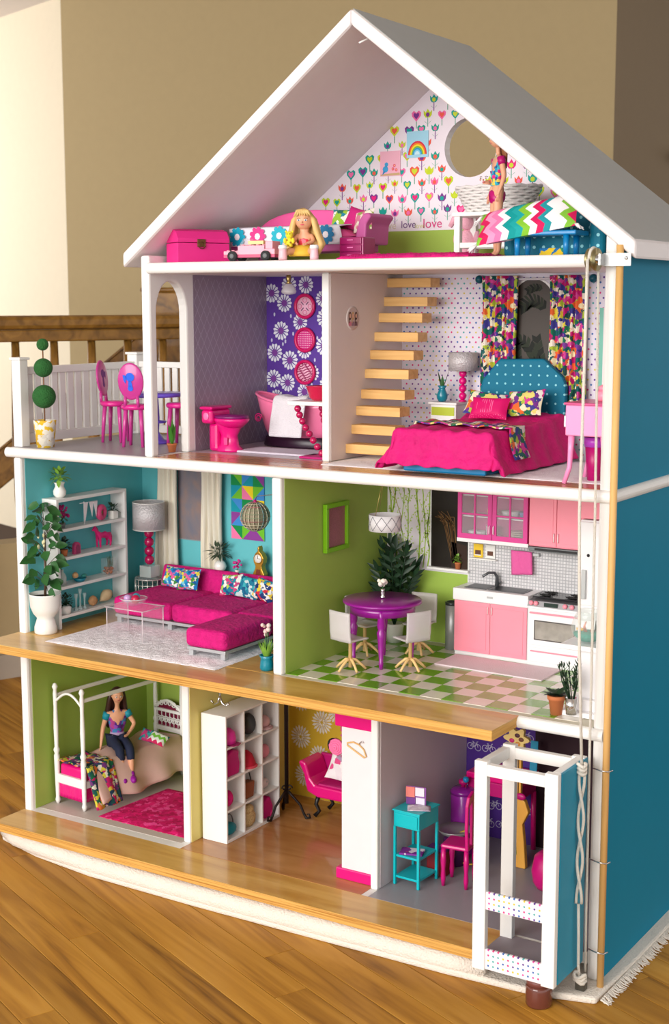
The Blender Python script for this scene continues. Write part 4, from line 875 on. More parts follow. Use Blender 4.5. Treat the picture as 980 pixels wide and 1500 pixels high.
for i, (z, kind) in enumerate(((.995, 'x'), (.930, 'grid'), (.867, 'zebra'))):
    lab = ['round magenta frame with a pink cross motif, top of three', 'round magenta frame with pink gingham, middle of three', 'round magenta frame with zebra stripes, lowest of three'][i]
    q = thing('round_frame', lab, 'picture frame', (.441, D-.001, z), group='round frames on the daisy wallpaper')
    T = Rt((0, 0, 0), PI/2, 0, 0)
    P('rim', MB().tube([(.0215*math.cos(a), -.003, .0215*math.sin(a)) for a in [2*PI*k/32 for k in range(32)]], .0034, 8, closed=True), M('frame_magenta', (206, 20, 96), .3), q)
    dsk = P('disc', MB().lathe([(0, 0), (.021, 0), (.021, .0025), (0, .0025)], 28, T=T), M('disc_pink', (246, 190, 214), .5), q)
    m = MB(); Fd = lambda u, v, l: (u, -.0026-.0001*l, v)
    if kind == 'x':
        for a in range(4): t = PI/4+a*PI/2; m.pline(Fd, [(.004*math.cos(t), .004*math.sin(t)), (.012*math.cos(t), .012*math.sin(t))], .0022, (120, 70, 110)); m.pring(Fd, .012*math.cos(a*PI/2), .012*math.sin(a*PI/2), .0045, .001, (214, 60, 130), 1, 10)
    elif kind == 'grid':
        for k in range(-4, 5):
            h = math.sqrt(max(0, .0195**2-(k*.0042)**2)); m.pline(Fd, [(k*.0042, -h), (k*.0042, h)], .0021, (226, 70, 150), 1); m.pline(Fd, [(-h, k*.0042), (h, k*.0042)], .0021, (206, 40, 130), 2)
    else:
        for k in range(-4, 5):
            h = math.sqrt(max(0, .019**2-(k*.0043)**2)); m.pline(Fd, [(-h+2*h*s/8, k*.0043+.0022*math.sin(s*1.4+k)) for s in range(9)], .0021, (150, 30, 90), 1)
    P('motif', m, PRINT, dsk)
q = thing('bath_pendant', 'small clear glass pendant lamp on the bathroom ceiling', 'lamp', (.476, .25, Z3-TH))
P('cap', MB().lathe([(.004, 0), (.005, -.006), (.003, -.012), (.0065, -.016)], 14), M('brass', (186, 160, 100), .3, .9), q)
P('glass_shade', MB().lathe([(.0045, -.014), (.010, -.02), (.0145, -.03), (.013, -.034), (.006, -.036), (0, -.0365)], 18), Mglass('pendant_glass', (244, 240, 240), .08, .5), q)
# ================================================================ BEDROOM
zB = Z2+.0006
one('wall_sticker', 'small round group portrait sticker on the stair wall', 'picture', MB().lathe([(0, 0), (.021, 0), (.021, .0008), (0, .0008)], 28, T=Rt((0, 0, 0), 0, PI/2, 0)), M('sticker_white', (226, 214, 208), .5), (.658, .182, .975))
q = bpy.data.objects['wall_sticker']; m = MB(); Fs = lambda u, v, l: (.0009+.0001*l, u, v)
m.pdisc(Fs, 0, 0, .0185, (204, 186, 180), 1, 20)
for u, hc, sc in ((-.0095, (86, 50, 44), (214, 130, 150)), (.0005, (206, 170, 120), (150, 120, 140)), (.0105, (70, 44, 40), (120, 90, 100))):
    m.pdisc(Fs, u, .004, .0075, hc, 2, 10, ru=.0048); m.pp(Fs, [(u-.0045, -.006), (u+.0045, -.006), (u+.005, -.0135), (u-.005, -.0135)], sc, 2); m.pp(Fs, [(u-.0045, .002), (u-.002, .002), (u-.002, -.009), (u-.0045, -.008)], hc, 3); m.pdisc(Fs, u, .004, .0042, (226, 180, 156), 4, 10, ru=.003)
P('portrait_print', m, PRINT, q)
# arched window with a dark palm view
q = thing('arched_window', 'dark arched window picture of palm fronds behind the teal headboard', 'window', (.925, D-.001, .80))
ap = [(-.04, 0), (-.04, .2)]+[(.04*math.cos(t), .2+.043*math.sin(t)) for t in [PI-PI*i/16 for i in range(1, 16)]]+[(.04, .2), (.04, 0)]
fr = P('frame', MB().prism([(x*1.1, z*1.012) for x, z in ap], -.002, -.0002, 'y'), WHITE, q, fix=True)
vw = P('view', MB().prism([(x, z) for x, z in ap], -.0028, -.0019, 'y'), M('dusk_brown', (58, 48, 40), .5), q, fix=True)
m = MB(); Fv = lambda u, v, l: (u, -.0028-.0001*l, v)
def frond(pts, wd, cols):
    for k in range(len(pts)-1):
        (a, b), (c, d) = pts[k], pts[k+1]
        l = math.hypot(c-a, d-b); tx, ty = (c-a)/l, (d-b)/l
        for sg in (-1, 1):
            w = wd*(1-.6*abs(k/(len(pts)-1)-.4)); e = (a-ty*sg*w-tx*w*.6, b+tx*sg*w-ty*w*.6)
            m.pp(Fv, [(a, b), (c, d), (e[0]+tx*l*.9, e[1]+ty*l*.9), e], cols[k % 2], 1+(sg > 0))
fc = ((14, 20, 12), (34, 42, 26))
frond([(-.024+.0055*i, .192+.012*math.sin(i*.35)) for i in range(10)], .014, fc); frond([(-.012+.005*i, .222+.006*math.sin(i*.4)) for i in range(7)], .008, fc)
frond([(-.03+.006*i, .135-.004*i-.0012*i*i+.006*i) for i in range(10)], .012, fc); frond([(.008+.0022*i, .142-.012*i) for i in range(9)], .011, fc); frond([(-.03+.0004*i, .125-.011*i) for i in range(9)], .011, fc)
P('palm_print', m, PRINT, vw)
q = thing('curtain_rod', 'thin white curtain rod with teal ball ends above the bedroom window', 'curtain rod', (.932, .348, 1.043))
P('rod', MB().cyl((-.108, 0, 0), (.108, 0, 0), .0022, 10), M('rod_white', (210, 208, 214), .4), q)
for s in (-1, 1): P('finial', MB().sph((s*.109, 0, 0), .0075, 16, 10), M('finial_teal', (0, 84, 100), .3), q); P('bracket', MB().cbox((s*.095, .006, 0), (.004, .012, .006)), MATS['rod_white'], q)
def curtain(label, x0, x1, z0, z1, y, mat, folds, amp, cat='curtain', name='curtain', x0b=None, x1b=None, grp=None):
    xb0 = x0 if x0b is None else x0b; xb1 = x1 if x1b is None else x1b; cx = (x0+x1)/2
    m = MB(); m.grid(lambda u, v: (lerp(lerp(x0, x1, u), lerp(xb0, xb1, u), v)-cx+.0015*math.sin(v*7+u*20), amp*(.5+.5*v)*math.sin(u*2*PI*folds+.5*math.sin(v*4)), lerp(0, z0-z1, v)), folds*10, 24)
    return one(name, label, cat, m, mat, (cx, y, z1), group=grp, solid=.0012)
CF = Mfloral('curtain_floral', [(232, 222, 180), (222, 206, 70), (190, 20, 110), (20, 96, 96), (236, 228, 210), (120, 60, 150), (170, 190, 60), (228, 104, 50), (210, 70, 150), (24, 110, 80), (60, 56, 140), (24, 70, 66)], 118, warp=1.3)
curtain('multicoloured floral curtain left of the arched bedroom window', .831, .9, .80, 1.049, .3435, CF, 6, .0055, grp='bedroom floral curtains')
curtain('multicoloured floral curtain right of the arched bedroom window', .962, 1.028, .775, 1.049, .3435, CF, 6, .0055, x0b=.962, x1b=1.036, grp='bedroom floral curtains')
q = thing('striped_hanging', 'rainbow striped strip on the wall behind the ropes', 'wall hanging', (1.068, D-.001, .915))
for i, c in enumerate(((120, 190, 170), (232, 226, 226), (240, 190, 80), (220, 90, 120), (150, 50, 150))): P('stripe', MB().box(-.018+i*.0072, -.0108+i*.0072, -.0008, 0, -.072, .078), M('stripe_%d' % i, c, .6), q)
# bed
q = thing('doll_bed', 'double doll bed with magenta ruched quilt and teal dotted headboard', 'bed', (.922, .18, zB+.0035))
P('base', MB().box(-.074, .076, -.148, .14, .0, .028), M('bed_base_blue', (0, 116, 170), .4), q, bev=.003)
P('mattress', MB().box(-.08, .08, -.145, .142, .028, .058), WHITE, q, bev=.01, seg=3)
hb = [(-.083, .0), (-.083, .118), (-.078, .135), (-.046, .172), (.04, .174), (.076, .143), (.082, .128), (.082, .0)]
P('headboard', MB().prism(hb, .143, .158, 'y'), Mdots('headboard_dots', (0, 112, 142), [(140, 214, 224)], 62, .12), q, fix=True, bev=.004)
QL = M('magenta_quilt', (208, 6, 112), .75, var=.2, vs=60, bump=1, bs=75)
def quilt(u, v):
    # u across (0..1), v along (front drop first)
    a = (u-.5)*2; sx = .086; drop = .066
    top = .0665+.0032*abs(math.sin(v*24+a))*abs(math.sin(u*22))+.0014*math.sin(u*54+v*22)
    if abs(a) <= .58: x = a/.58*sx; zz = top
    else: t = (abs(a)-.58)/.42; x = math.copysign(sx+.004*math.sin(t*1.5)+.02*t*t+.0028*math.sin(v*40), a); zz = top-drop*t
    vv = v
    if v < .2: t = 1-v/.2; y = -.150-.006*math.sin(t*1.5)-.008*t*t-.0025*math.sin(u*44)*t; zz = min(zz, top-.056*t); y -= .0045*abs(math.sin(t*4.7))*abs(math.sin(u*26)); x *= 1+.06*t
    else: y = lerp(-.150, .140, (v-.2)/.8); zz = zz+.012*math.exp(-((v-.93)/.09)**2)*(1 if abs(a) < .58 else .4)
    return (x, y, max(zz, .003))
P('quilt', MB().grid(quilt, 56, 60), QL, q, solid=.003, sub=1)
def bedsheet_throw(u, v):
    a = (u-.5)*2; sx = .0895
    if abs(a) <= .6: x = a/.6*sx; zz = .0735+.0018*math.sin(u*40+v*6)
    else: t = (abs(a)-.6)/.4; x = math.copysign(sx+.0045+.013*t*t, a); zz = .073-.05*t
    return (x, lerp(-.085, -.03, v)+.006*math.sin(u*5)-.02*(u-.3), zz)
one('bed_throw', 'floral throw laid across the foot of the magenta bed', 'throw', MB().grid(bedsheet_throw, 40, 10), FLOR, (.922, .18, zB+.0035), solid=.002)
one('bed_pillow', 'floral pillow at the left of the magenta bed', 'pillow', MB().cushion(.036, .024, .011), FLOR, (.877, .272, zB+.099), rot=(1.0, .12, .12))
one('bed_pillow', 'floral pillow at the right of the magenta bed', 'pillow', MB().cushion(.036, .026, .011), FLOR, (.952, .272, zB+.103), rot=(1.0, -.1, -.05))
one('bed_pillow', 'hot pink sequinned pillow in front of the two floral ones', 'pillow', MB().cushion(.036, .021, .011), Mdots('sequin_pink', (214, 8, 104), [(250, 130, 180)], 240, .12, off=.6), (.899, .243, zB+.094), rot=(1.05, 0, .05))
# nightstand, vase, lamp
q = thing('nightstand', 'white nightstand with colour striped drawers beside the bed', 'nightstand', (.775, .325, zB+.0002))
P('body', MB().box(-.026, .026, -.02, .03, 0, .092), WHITE, q, bev=.0015)
for i, c in enumerate(((110, 60, 160), (214, 60, 150), (60, 130, 200), (236, 236, 236), (180, 196, 50))): P('drawer_stripe', MB().box(-.023, .023, -.0215, -.0195, .005+i*.0168, .02+i*.0168), M('drawer_%d' % i, c, .4), q)
P('table_top', MB().box(-.029, .029, -.024, .031, .092, .096), WHITE, q, bev=.001)
q = thing('teal_vase', 'small teal vase with two upright leaves on the nightstand', 'vase', (.766, .318, zB+.0965))
P('vase', MB().lathe([(.006, 0), (.0095, .005), (.0105, .012), (.006, .021), (.0055, .024), (.009, .029), (.0075, .029), (.004, .023), (0, .01)], 20), TEALV, q)
for d, l in (((-.25, 0, 1), .04), ((.3, .1, 1), .044), ((.06, -.1, 1), .03)): P('leaf', MB().leaf((0, 0, .02), d, l, .0075, .06), LEAF, q)
q = thing('bead_lamp', 'table lamp with silver drum shade on pink beads behind the bed', 'lamp', (.8, .333, zB+.0965))
P('base', MB().lathe([(.007, 0), (.008, .002), (.004, .004)], 16), HOT, q)
for i in range(4): P('bead', MB().sph((0, 0, .0105+i*.0135), .0072, 14, 10), HOT, q)
P('stem', MB().cyl((0, 0, .05), (0, 0, .068), .0015, 8), HOT, q)
P('lamp_shade', MB().lathe([(.0265, .056), (.0265, .089), (.0258, .089), (.0258, .056)], 28), SILVER, q, fix=True)
one('fur_rug', 'white shaggy rug under the magenta bed', 'rug', furgrid(.52, .26, .003, 120, 60, .0009), FURW, (.93, .19, zB))
# vanity desk
q = thing('vanity_desk', 'bubblegum pink vanity desk with curved legs behind the ropes', 'desk', (1.163, .075, zB+.0008))
P('body', MB().box(-.031, .0365, -.045, .045, .074, .121), BUBBLE, q, bev=.002); P('table_top', MB().box(-.033, .037, -.048, .047, .121, .1245), M('desk_top_rose', (206, 70, 130), .3), q, bev=.001)
for x, s in ((-.024, -1), (.028, 1)):
    for y, sy in ((-.036, -1), (.036, 1)): P('leg', MB().tube([(x, y, .074), (x+.001*s, y, .05), (x-.002 if s < 0 else x, y, .025), (x+(-.009 if s < 0 else .002), y+sy*.004, 0)], [.0055, .0045, .004, .0038], 8), BUBBLE, q)
q = thing('pink_jar', 'pink toy jar with lid on the vanity desk', 'jar', (1.172, .085, zB+.1255)); P('jar', MB().lathe([(.01, 0), (.012, .004), (.012, .014), (.009, .016)], 16), PINK, q); P('lid', MB().lathe([(.0095, .016), (.0095, .022), (.004, .025), (0, .026)], 16), PINK, q)
q = thing('waste_bin', 'magenta bin with purple rim under the vanity desk', 'bin', (1.158, .087, zB+.0005))
P('bucket', MB().lathe([(.011, 0), (.0155, .058), (.0145, .058), (.0105, .002), (0, .002)], 20), MAG, q); P('rim', MB().lathe([(.0165, .054), (.017, .069), (.0155, .069), (.0155, .054)], 20), M('rim_orchid', (186, 70, 200), .3), q, fix=True)
q = thing('toy_handbag', 'small silver handbag hanging on the vanity desk side', 'handbag', (1.1305, .045, zB+.087))
P('bag', MB().box(-.0035, .001, -.009, .009, 0, .018), M('glitter_silver', (190, 190, 194), .3, .5, var=.3, vs=500), q, bev=.001); P('strap', MB().tube([(-.001, -.007, .018), (-.001, -.005, .027), (.001, 0, .031), (-.001, .005, .027), (-.001, .007, .018)], .0007, 6), BUBBLE, q)
# ================================================================ LIVING ROOM
zL = Z1+.0007
SH = thing('bookshelf', 'white open bookshelf along the turquoise left wall', 'bookshelf', (.04, .155, zL))
sx0, sx1, sy0, sy1 = .0202, .0585, .054, .262
def SP(n, *b): P(n, MB().box(*b), WHITE, SH, w=True, bev=.0008)
SP('side_board', sx0, sx1, sy0, sy0+.007, zL, .622); SP('side_board', sx0, sx1, sy1-.007, sy1, zL, .622)
LV = [.389, .447, .5045, .5615]
for z in LV: SP('shelf', sx0, sx1, sy0+.007, sy1-.007, z-.006, z)
SP('top_board', sx0, sx1, sy0+.007, sy1-.007, .6155, .622)
q = thing('small_vase_plant', 'trailing green plant in a white vase on top of the bookshelf', 'plant', (.041, .083, .6225))
P('vase', MB().lathe([(.008, 0), (.0125, .006), (.013, .013), (.0085, .022), (.0095, .027), (.0115, .03), (.0095, .03), (.006, .022), (0, .02)], 20), CERAM, q)
bush(q, (0, 0, .043), .017, 34, .016, .009, LLEAF)
# items on the shelves
l3, l2, l1, l0 = LV[3]+.0004, LV[2]+.0004, LV[1]+.0004, LV[0]+.0004
q = thing('orchid_bunch', 'bunch of magenta flowers on the top bookshelf shelf', 'flowers', (.045, .082, l3)); P('pot', MB().lathe([(.006, 0), (.008, .01), (.006, .01), (0, .008)], 14), M('pot_grey', (110, 110, 112), .5), q)
bush(q, (0, 0, .02), .011, 14, .014, .004, LEAF)
m = MB()
for i in range(26): m.sph((rnd.uniform(-.011, .011), rnd.uniform(-.009, .018), .02+rnd.uniform(0, .022)), rnd.uniform(.0022, .0036), 7, 5)
P('blossom', m, M('orchid_magenta', (176, 20, 110), .6), q)
q = thing('pennant_garland', 'white paper pennants standing on the top bookshelf shelf', 'decoration', (.05, .16, l3))
for i, (y, a) in enumerate(((-.012, .1), (.003, -.15), (.014, .2))): P('pennant', MB().prism([(y-.006, .043), (y+.006, .043), (y+(.002 if i else -.003), .004 if i == 0 else .013)], -.0006+i*.001, .0002+i*.001, 'x'), M('paper_white', (232, 226, 230), .8), q, fix=True)
P('string', MB().cyl((0, -.03, .0435), (0, .022, .0435), .0006, 6), MATS['paper_white'], q); P('stick', MB().cyl((0, -.018, 0), (0, -.018, .046), .0008, 6), MATS['paper_white'], q)
q = thing('pink_ring', 'pink beaded ring ornament on the top bookshelf shelf', 'ornament', (.047, .196, l3+.0175), rot=(0, PI/2, .2)); P('ring', MB().tube([(.0105*math.cos(a), .0105*math.sin(a), 0) for a in [2*PI*k/20 for k in range(20)]], .0065, 10, closed=True), M('ring_rose', (206, 70, 120), .5, var=.3, vs=200), q); P('centre', MB().sph((0, 0, 0), (.005, .005, .003), 10, 6), M('ring_green', (110, 130, 70), .6), q)
q = thing('succulent', 'tiny green plant in a white cube pot on the top bookshelf shelf', 'plant', (.047, .232, l3)); P('pot', MB().box(-.0075, .0075, -.0075, .0075, 0, .017), CERAM, q, bev=.001); bush(q, (0, 0, .022), .01, 18, .012, .006, DLEAF)
q = thing('clay_pot_plant', 'dark leafy plant in a clay pot on the second bookshelf shelf', 'plant', (.044, .088, l2)); P('pot', MB().lathe([(.0055, 0), (.008, .013), (.0065, .013), (0, .011)], 16), TERRA, q); bush(q, (0, 0, .023), .014, 26, .013, .008, DLEAF)
q = thing('pink_arch', 'pink glitter arch ornament on the second bookshelf shelf', 'ornament', (.047, .12, l2)); P('arch', MB().prism([(-.009, 0)]+[(.009*math.cos(t), .014+.01*math.sin(t)) for t in [PI-PI*i/10 for i in range(11)]]+[(.009, 0)], -.004, .004, 'x'), M('glitter_rose', (196, 70, 120), .4, .2, var=.4, vs=400), q, fix=True, bev=.001); P('inset', MB().prism([(-.005, .001)]+[(.005*math.cos(t), .012+.007*math.sin(t)) for t in [PI-PI*i/10 for i in range(11)]]+[(.005, .001)], .004, .005, 'x'), M('inset_plum', (140, 50, 90), .5), q, fix=True)
# pink horse
q = thing('toy_horse', 'hot pink toy horse figurine on the second bookshelf shelf', 'figurine', (.043, .205, l2))
HK = M('horse_pink', (216, 24, 116), .45)
j = {'barrel': (0, 0, .026, .0072), 'chest': (0, -.013, .027, .0068), 'rump': (0, .013, .027, .0072), 'neck': (0, -.020, .035, .0046), 'poll': (0, -.0255, .0435, .0034), 'muz': (0, -.033, .0385, .0024), 'dock': (0, .0205, .029, .0026), 'tail': (0, .0245, .02, .0024), 'tailt': (0, .0245, .008, .0014)}
e = [('barrel', 'chest'), ('barrel', 'rump'), ('chest', 'neck'), ('neck', 'poll'), ('poll', 'muz'), ('rump', 'dock'), ('dock', 'tail'), ('tail', 'tailt')]
for s, t in ((-1, 'L'), (1, 'R')):
    j.update({'fs'+t: (s*.0045, -.0135, .021, .0038), 'fk'+t: (s*.0045, -.0145, .012, .0023), 'fh'+t: (s*.0045, -.0138, .0016, .0022), 'hs'+t: (s*.0048, .014, .021, .0046), 'hk'+t: (s*.0048, .0175, .0125, .0025), 'hf'+t: (s*.0048, .0155, .0016, .0022), 'ear'+t: (s*.002, -.0245, .0485, .001)})
    e += [('chest', 'fs'+t), ('fs'+t, 'fk'+t), ('fk'+t, 'fh'+t), ('rump', 'hs'+t), ('hs'+t, 'hk'+t), ('hk'+t, 'hf'+t), ('poll', 'ear'+t)]
raw('body', skinmesh('horse', j, e), HK, q)
P('mane', MB().tube([(0, -.0255, .0475), (0, -.020, .0425), (0, -.0145, .0345)], [.0012, .0022, .0015], 6), M('mane_pink', (180, 10, 86), .5), q)
one('ceramic_bottle', 'pale grey bottle on the third bookshelf shelf', 'bottle', MB().lathe([(.008, 0), (.0085, .016), (.006, .022), (.003, .026), (.003, .031), (0, .031)], 16), M('bottle_grey', (176, 190, 184), .4), (.045, .079, l1))
q = thing('shell_dish', 'teal dish holding a shell on the third bookshelf shelf', 'ornament', (.046, .128, l1)); P('dish', MB().lathe([(.009, 0), (.014, .007), (.0125, .007), (0, .002)], 18), TEALV, q); P('shell', MB().lathe([(.0005, 0), (.005, .006), (.0065, .012), (.002, .018), (0, .019)], 12, T=Rt((0, -.006, .011), 1.2, 0, .3)), M('shell_tan', (214, 172, 120), .6, var=.2, vs=200), q); P('sea_glass', MB().sph((.002, .011, .01), (.005, .007, .004)), M('seaglass', (60, 150, 140), .3), q)
q = thing('glass_terrarium', 'square glass of copper stones and grass on the third bookshelf shelf', 'terrarium', (.045, .218, l1)); P('glass_box', MB().box(-.011, .011, -.0125, .0125, 0, .034), GLASS, q, bev=.001)
m = MB()
for i in range(26): m.sph((rnd.uniform(-.0075, .0075), rnd.uniform(-.009, .009), .004+rnd.uniform(0, .01)), rnd.uniform(.0022, .0036), 7, 5)
P('stone', m, M('copper_stone', (170, 96, 44), .35, .4), q)
m = MB()
for i in range(14): m.leaf((rnd.uniform(-.006, .006), rnd.uniform(-.008, .008), .012), (rnd.uniform(-.2, .2), rnd.uniform(-.2, .2), 1), .03, .002, .1)
P('grass', m, LEAF, q)
q = thing('boxwood_pot', 'round bushy plant in a white pot on the lowest bookshelf shelf', 'plant', (.045, .086, l0)); P('pot', MB().lathe([(.0105, 0), (.0125, .016), (.0105, .016), (0, .013)], 20), CERAM, q); bush(q, (0, 0, .026), .017, 60, .008, .005, DLEAF)
for i, (y, h) in enumerate(((.116, .034), (.128, .043), (.141, .032))):
    q = thing('glass_candlestick', ['short clear candlestick nearest the boxwood pot', 'tallest clear glass candlestick on the lowest shelf', 'clear glass candlestick nearest the shells'][i], 'candlestick', (.046, y, l0), group='glass candlesticks on the lowest shelf'); P('stem', MB().lathe([(.005, 0), (.0045, .003), (.0018, .006), (.0018, h*.7), (.0035, h*.8), (.004, h), (0, h)], 14), Mglass('candle_glass', (214, 232, 232), .05, .42), q); P('foot', MB().lathe([(.0055, 0), (.0055, .002), (0, .0025)], 14), MATS['candle_glass'], q)
SHL = M('shell_cream', (220, 192, 150), .6, var=.25, vs=120)
one('sea_shell', 'tan round seashell on the lowest bookshelf shelf', 'shell', MB().lathe([(.001, 0), (.007, .004), (.009, .011), (.006, .018), (.002, .021), (0, .0215)], 14, sq=(1, 1.3)), M('shell_brown', (196, 146, 100), .6, var=.3, vs=150), (.044, .168, l0))
one('sea_shell', 'large cream seashell leaning at the end of the lowest shelf', 'shell', MB().lathe([(.0005, -.02), (.004, -.014), (.0105, -.002), (.012, .006), (.008, .014), (.003, .019), (0, .021)], 16, T=Rt((0, 0, .0135), -1.15, 0, 0), sq=(1, 1)), SHL, (.043, .207, l0))
# planter tree
q = thing('planter_tree', 'leafy green houseplant in a tall footed white planter', 'plant', (.052, .022, zL))
P('planter', MB().lathe([(.021, 0), (.0225, .003), (.022, .014), (.018, .026), (.0165, .031), (.024, .040), (.029, .053), (.0305, .076), (.0315, .079), (.0295, .079), (.027, .07), (0, .068)], 32), CERAM, q)
P('soil', MB().lathe([(0, .0715), (.0275, .0715), (.0275, .070)], 24), M('soil', (52, 36, 26), .95, bump=.8), q)
P('trunk', MB().tube([(0, 0, .07), (.002, .002, .11), (0, .004, .15), (.003, .002, .20)], [.0028, .0024, .002, .001], 8), M('bark', (84, 62, 44), .8), q)
for i in range(62):
    t = i/61; z = .088+.165*t+rnd.uniform(-.008, .008); a = i*2.39996+rnd.uniform(-.4, .4); R = .043*math.sin(PI*(.18+.74*t))+.003
    px, py = max(-.022, R*.45*math.cos(a)), R*.5*math.sin(a)
    d = Vector((math.cos(a), math.sin(a)*.9, rnd.uniform(-.35, .55)))
    if d.x < -.3: d.x *= .45
    lm = MB().leaf((px, py, z), d, rnd.uniform(.024, .034), rnd.uniform(.016, .021), .25, 4, up=(.45+rnd.uniform(-.4, .4), -.75, .5+rnd.uniform(-.4, .4))); lm.v = [(max(a_, -.0305), min(b_, .03), c_) for a_, b_, c_ in lm.v]; P('leaf', lm, LEAF, q)
    if i % 3 == 0: P('twig', MB().tube([(.001, .002, max(.1, z-.02)), (px, py, z)], .0006, 5), MATS['bark'], q)
m = MB()
for i in range(9): m.sph((.008+rnd.uniform(-.01, .012), -.014+rnd.uniform(-.004, .004), .175+rnd.uniform(-.02, .025)), (.0025, .002, .0042), 7, 5)
P('blossom', m, M('cream_flower', (220, 214, 170), .7), q)
# corner lamp + mirrored drum table
q = thing('drum_side_table', 'round mirrored wire side table in the living room corner', 'side table', (.085, .30, zL))
P('table_top', MB().lathe([(0, .067), (.032, .067), (.032, .07), (0, .07)], 28), GLASS, q); m = MB()
for i in range(18): a = 2*PI*i/18; m.cyl((.031*math.cos(a), .031*math.sin(a), .03), (.031*math.cos(a), .031*math.sin(a), .067), .0009, 6)
for z in (.03, .0425, .055, .0672): m.tube([(.031*math.cos(2*PI*i/28), .031*math.sin(2*PI*i/28), z) for i in range(28)], .0011, 6, closed=True)
P('wire_grid', m, M('silver_wire', (214, 214, 208), .25, .7), q); P('drum', MB().lathe([(.029, 0), (.029, .03), (.027, .066), (0, .066)], 24), M('mirror_drum', (90, 130, 130), .12, .8), q)
q = thing('drum_shade_lamp', 'lamp with large silver drum shade on magenta beads in the corner', 'lamp', (.085, .30, zL+.0704))
P('base', MB().box(-.015, .015, -.015, .015, 0, .024), Mglass('acrylic_base', (216, 224, 220), .05, .5), q, bev=.001)
for i in range(4): P('bead', MB().sph((0, 0, .0355+i*.019), .0103, 16, 12), M('lamp_bead', (176, 10, 80), .18, coat=.5), q)
P('stem', MB().cyl((0, 0, .1), (0, 0, .115), .002, 8), CHROME, q); P('lamp_shade', MB().lathe([(.0335, .101), (.0335, .158), (.0325, .158), (.0325, .101)], 36), SILVER, q, fix=True)
for k, z in enumerate((.101, .158)): P('shade_rim', MB().tube([(.0335*math.cos(2*PI*i/36), .0335*math.sin(2*PI*i/36), z) for i in range(36)], .0007, 6, closed=True), CERAM, q)
# curtains, window picture, geometric quilt art
IV = M('ivory_fabric', (222, 216, 198), .85)
curtain('ivory curtain on the left of the grey living room window', .076, .124, .40, .706, .343, IV, 4, .006, x0b=.062, x1b=.128, grp='ivory living room curtains')
curtain('ivory curtain on the right of the grey living room window', .190, .243, .44, .706, .343, IV, 4, .006, x0b=.188, x1b=.243, grp='ivory living room curtains')
q = thing('window_picture', 'grey-brown window picture between the ivory curtains', 'picture', (.155, D-.001, .51))
P('view', MB().box(-.037, .037, -.0012, 0, 0, .195), Mwood('slate_view', [(.3, (150, 126, 116)), (.5, (128, 122, 128)), (.7, (110, 116, 132))], (8, 8, 6), .25, 3), q)
P('sill', MB().box(-.038, .038, -.002, 0, -.002, 0), M('sill_grey', (140, 146, 150), .5), q)
q = thing('geometric_art', 'wall art of bright triangles in the living room', 'artwork', (.299, D-.001, .522))
P('board', MB().box(-.0415, .0415, -.002, 0, 0, .166), M('art_blue', (70, 150, 200), .6), q)
GC = [(226, 20, 110), (240, 214, 30), (0, 150, 170), (110, 190, 40), (240, 120, 170), (60, 140, 210), (140, 60, 150), (0, 140, 70)]
s = .083/3
for i in range(3):
    for jx in range(6):
        x0 = -.0415+i*s; z0 = jx*s; c1 = rnd.choice(GC); c2 = rnd.choice([c for c in GC if c != c1]); fl = (i+jx) % 2
        A, B, C, Dd = (x0, z0), (x0+s, z0), (x0+s, z0+s), (x0, z0+s)
        for tri, c in (((A, B, C), c1), ((A, C, Dd), c2)) if fl else (((A, B, Dd), c1), ((B, C, Dd), c2)): P('triangle', MB().prism(tri, -.0026, -.002, 'y', col=c), PRINT, q, fix=False)
# pendant globe
q = thing('globe_pendant', 'woven rainbow-thread globe pendant on a bent wire arm', 'lamp', (.466, .15, .61))
m = MB()
for i in range(18): a = 2*PI*i/18; m.tube([(.0275*math.sin(t)*math.cos(a), .0275*math.sin(t)*math.sin(a), .0275*math.cos(t)) for t in [.25+(PI-.5)*k/10 for k in range(11)]], .0009, 5, col=rnd.choice([(190, 176, 150), (150, 150, 120), (190, 90, 90), (120, 150, 150), (206, 196, 170)]))
for k in range(11):
    t = .3+(PI-.6)*k/10; m.tube([(.0279*math.sin(t)*math.cos(2*PI*i/24), .0279*math.sin(t)*math.sin(2*PI*i/24), .0279*math.cos(t)) for i in range(24)], .0007, 5, col=rnd.choice([(200, 190, 160), (170, 110, 110), (140, 150, 120)]), closed=True)
P('woven_shell', m, PRINT, q); P('top_knot', MB().sph((0, 0, .028), .0035, 10, 6), MAG, q); P('inner_liner', MB().sph((0, 0, 0), .0255, 20, 14), M('liner_taupe', (150, 140, 116), .8), q)
P('wire_arm', MB().tube([(0, 0, .028), (.004, 0, .038), (.05, 0, .045), (.139, 0, .047)], .0009, 6), CHROME, q)
# console behind the sofa
q = thing('glass_console', 'thin glass console table against the back wall behind the sofa', 'console', (.30, .336, zL)); P('top', MB().box(-.105, .105, -.0085, .0125, .088, .0905), Mglass('console_glass', (190, 214, 214), .05, .4), q, bev=.0005)
for x in (-.1, .1): P('leg', MB().box(x-.003, x+.003, -.006, .01, 0, .088), STEEL, q)
cz = zL+.0908
q = thing('olive_plant', 'dark green plant in a round white vase behind the sofa', 'plant', (.243, .336, cz)); P('vase', MB().lathe([(.006, 0), (.0115, .005), (.013, .012), (.0105, .019), (.006, .0235), (.005, .0235), (0, .02)], 22), CERAM, q); bush(q, (0, -.005, .043), .022, 46, .022, .0062, M('olive_leaf', (70, 88, 66), .5, var=.3, vs=90))
q = thing('orchid_sprig', 'small magenta flower sprig beside the white vase', 'flowers', (.286, .336, cz)); P('pot', MB().lathe([(.004, 0), (.005, .008), (0, .007)], 12), CERAM, q); m = MB()
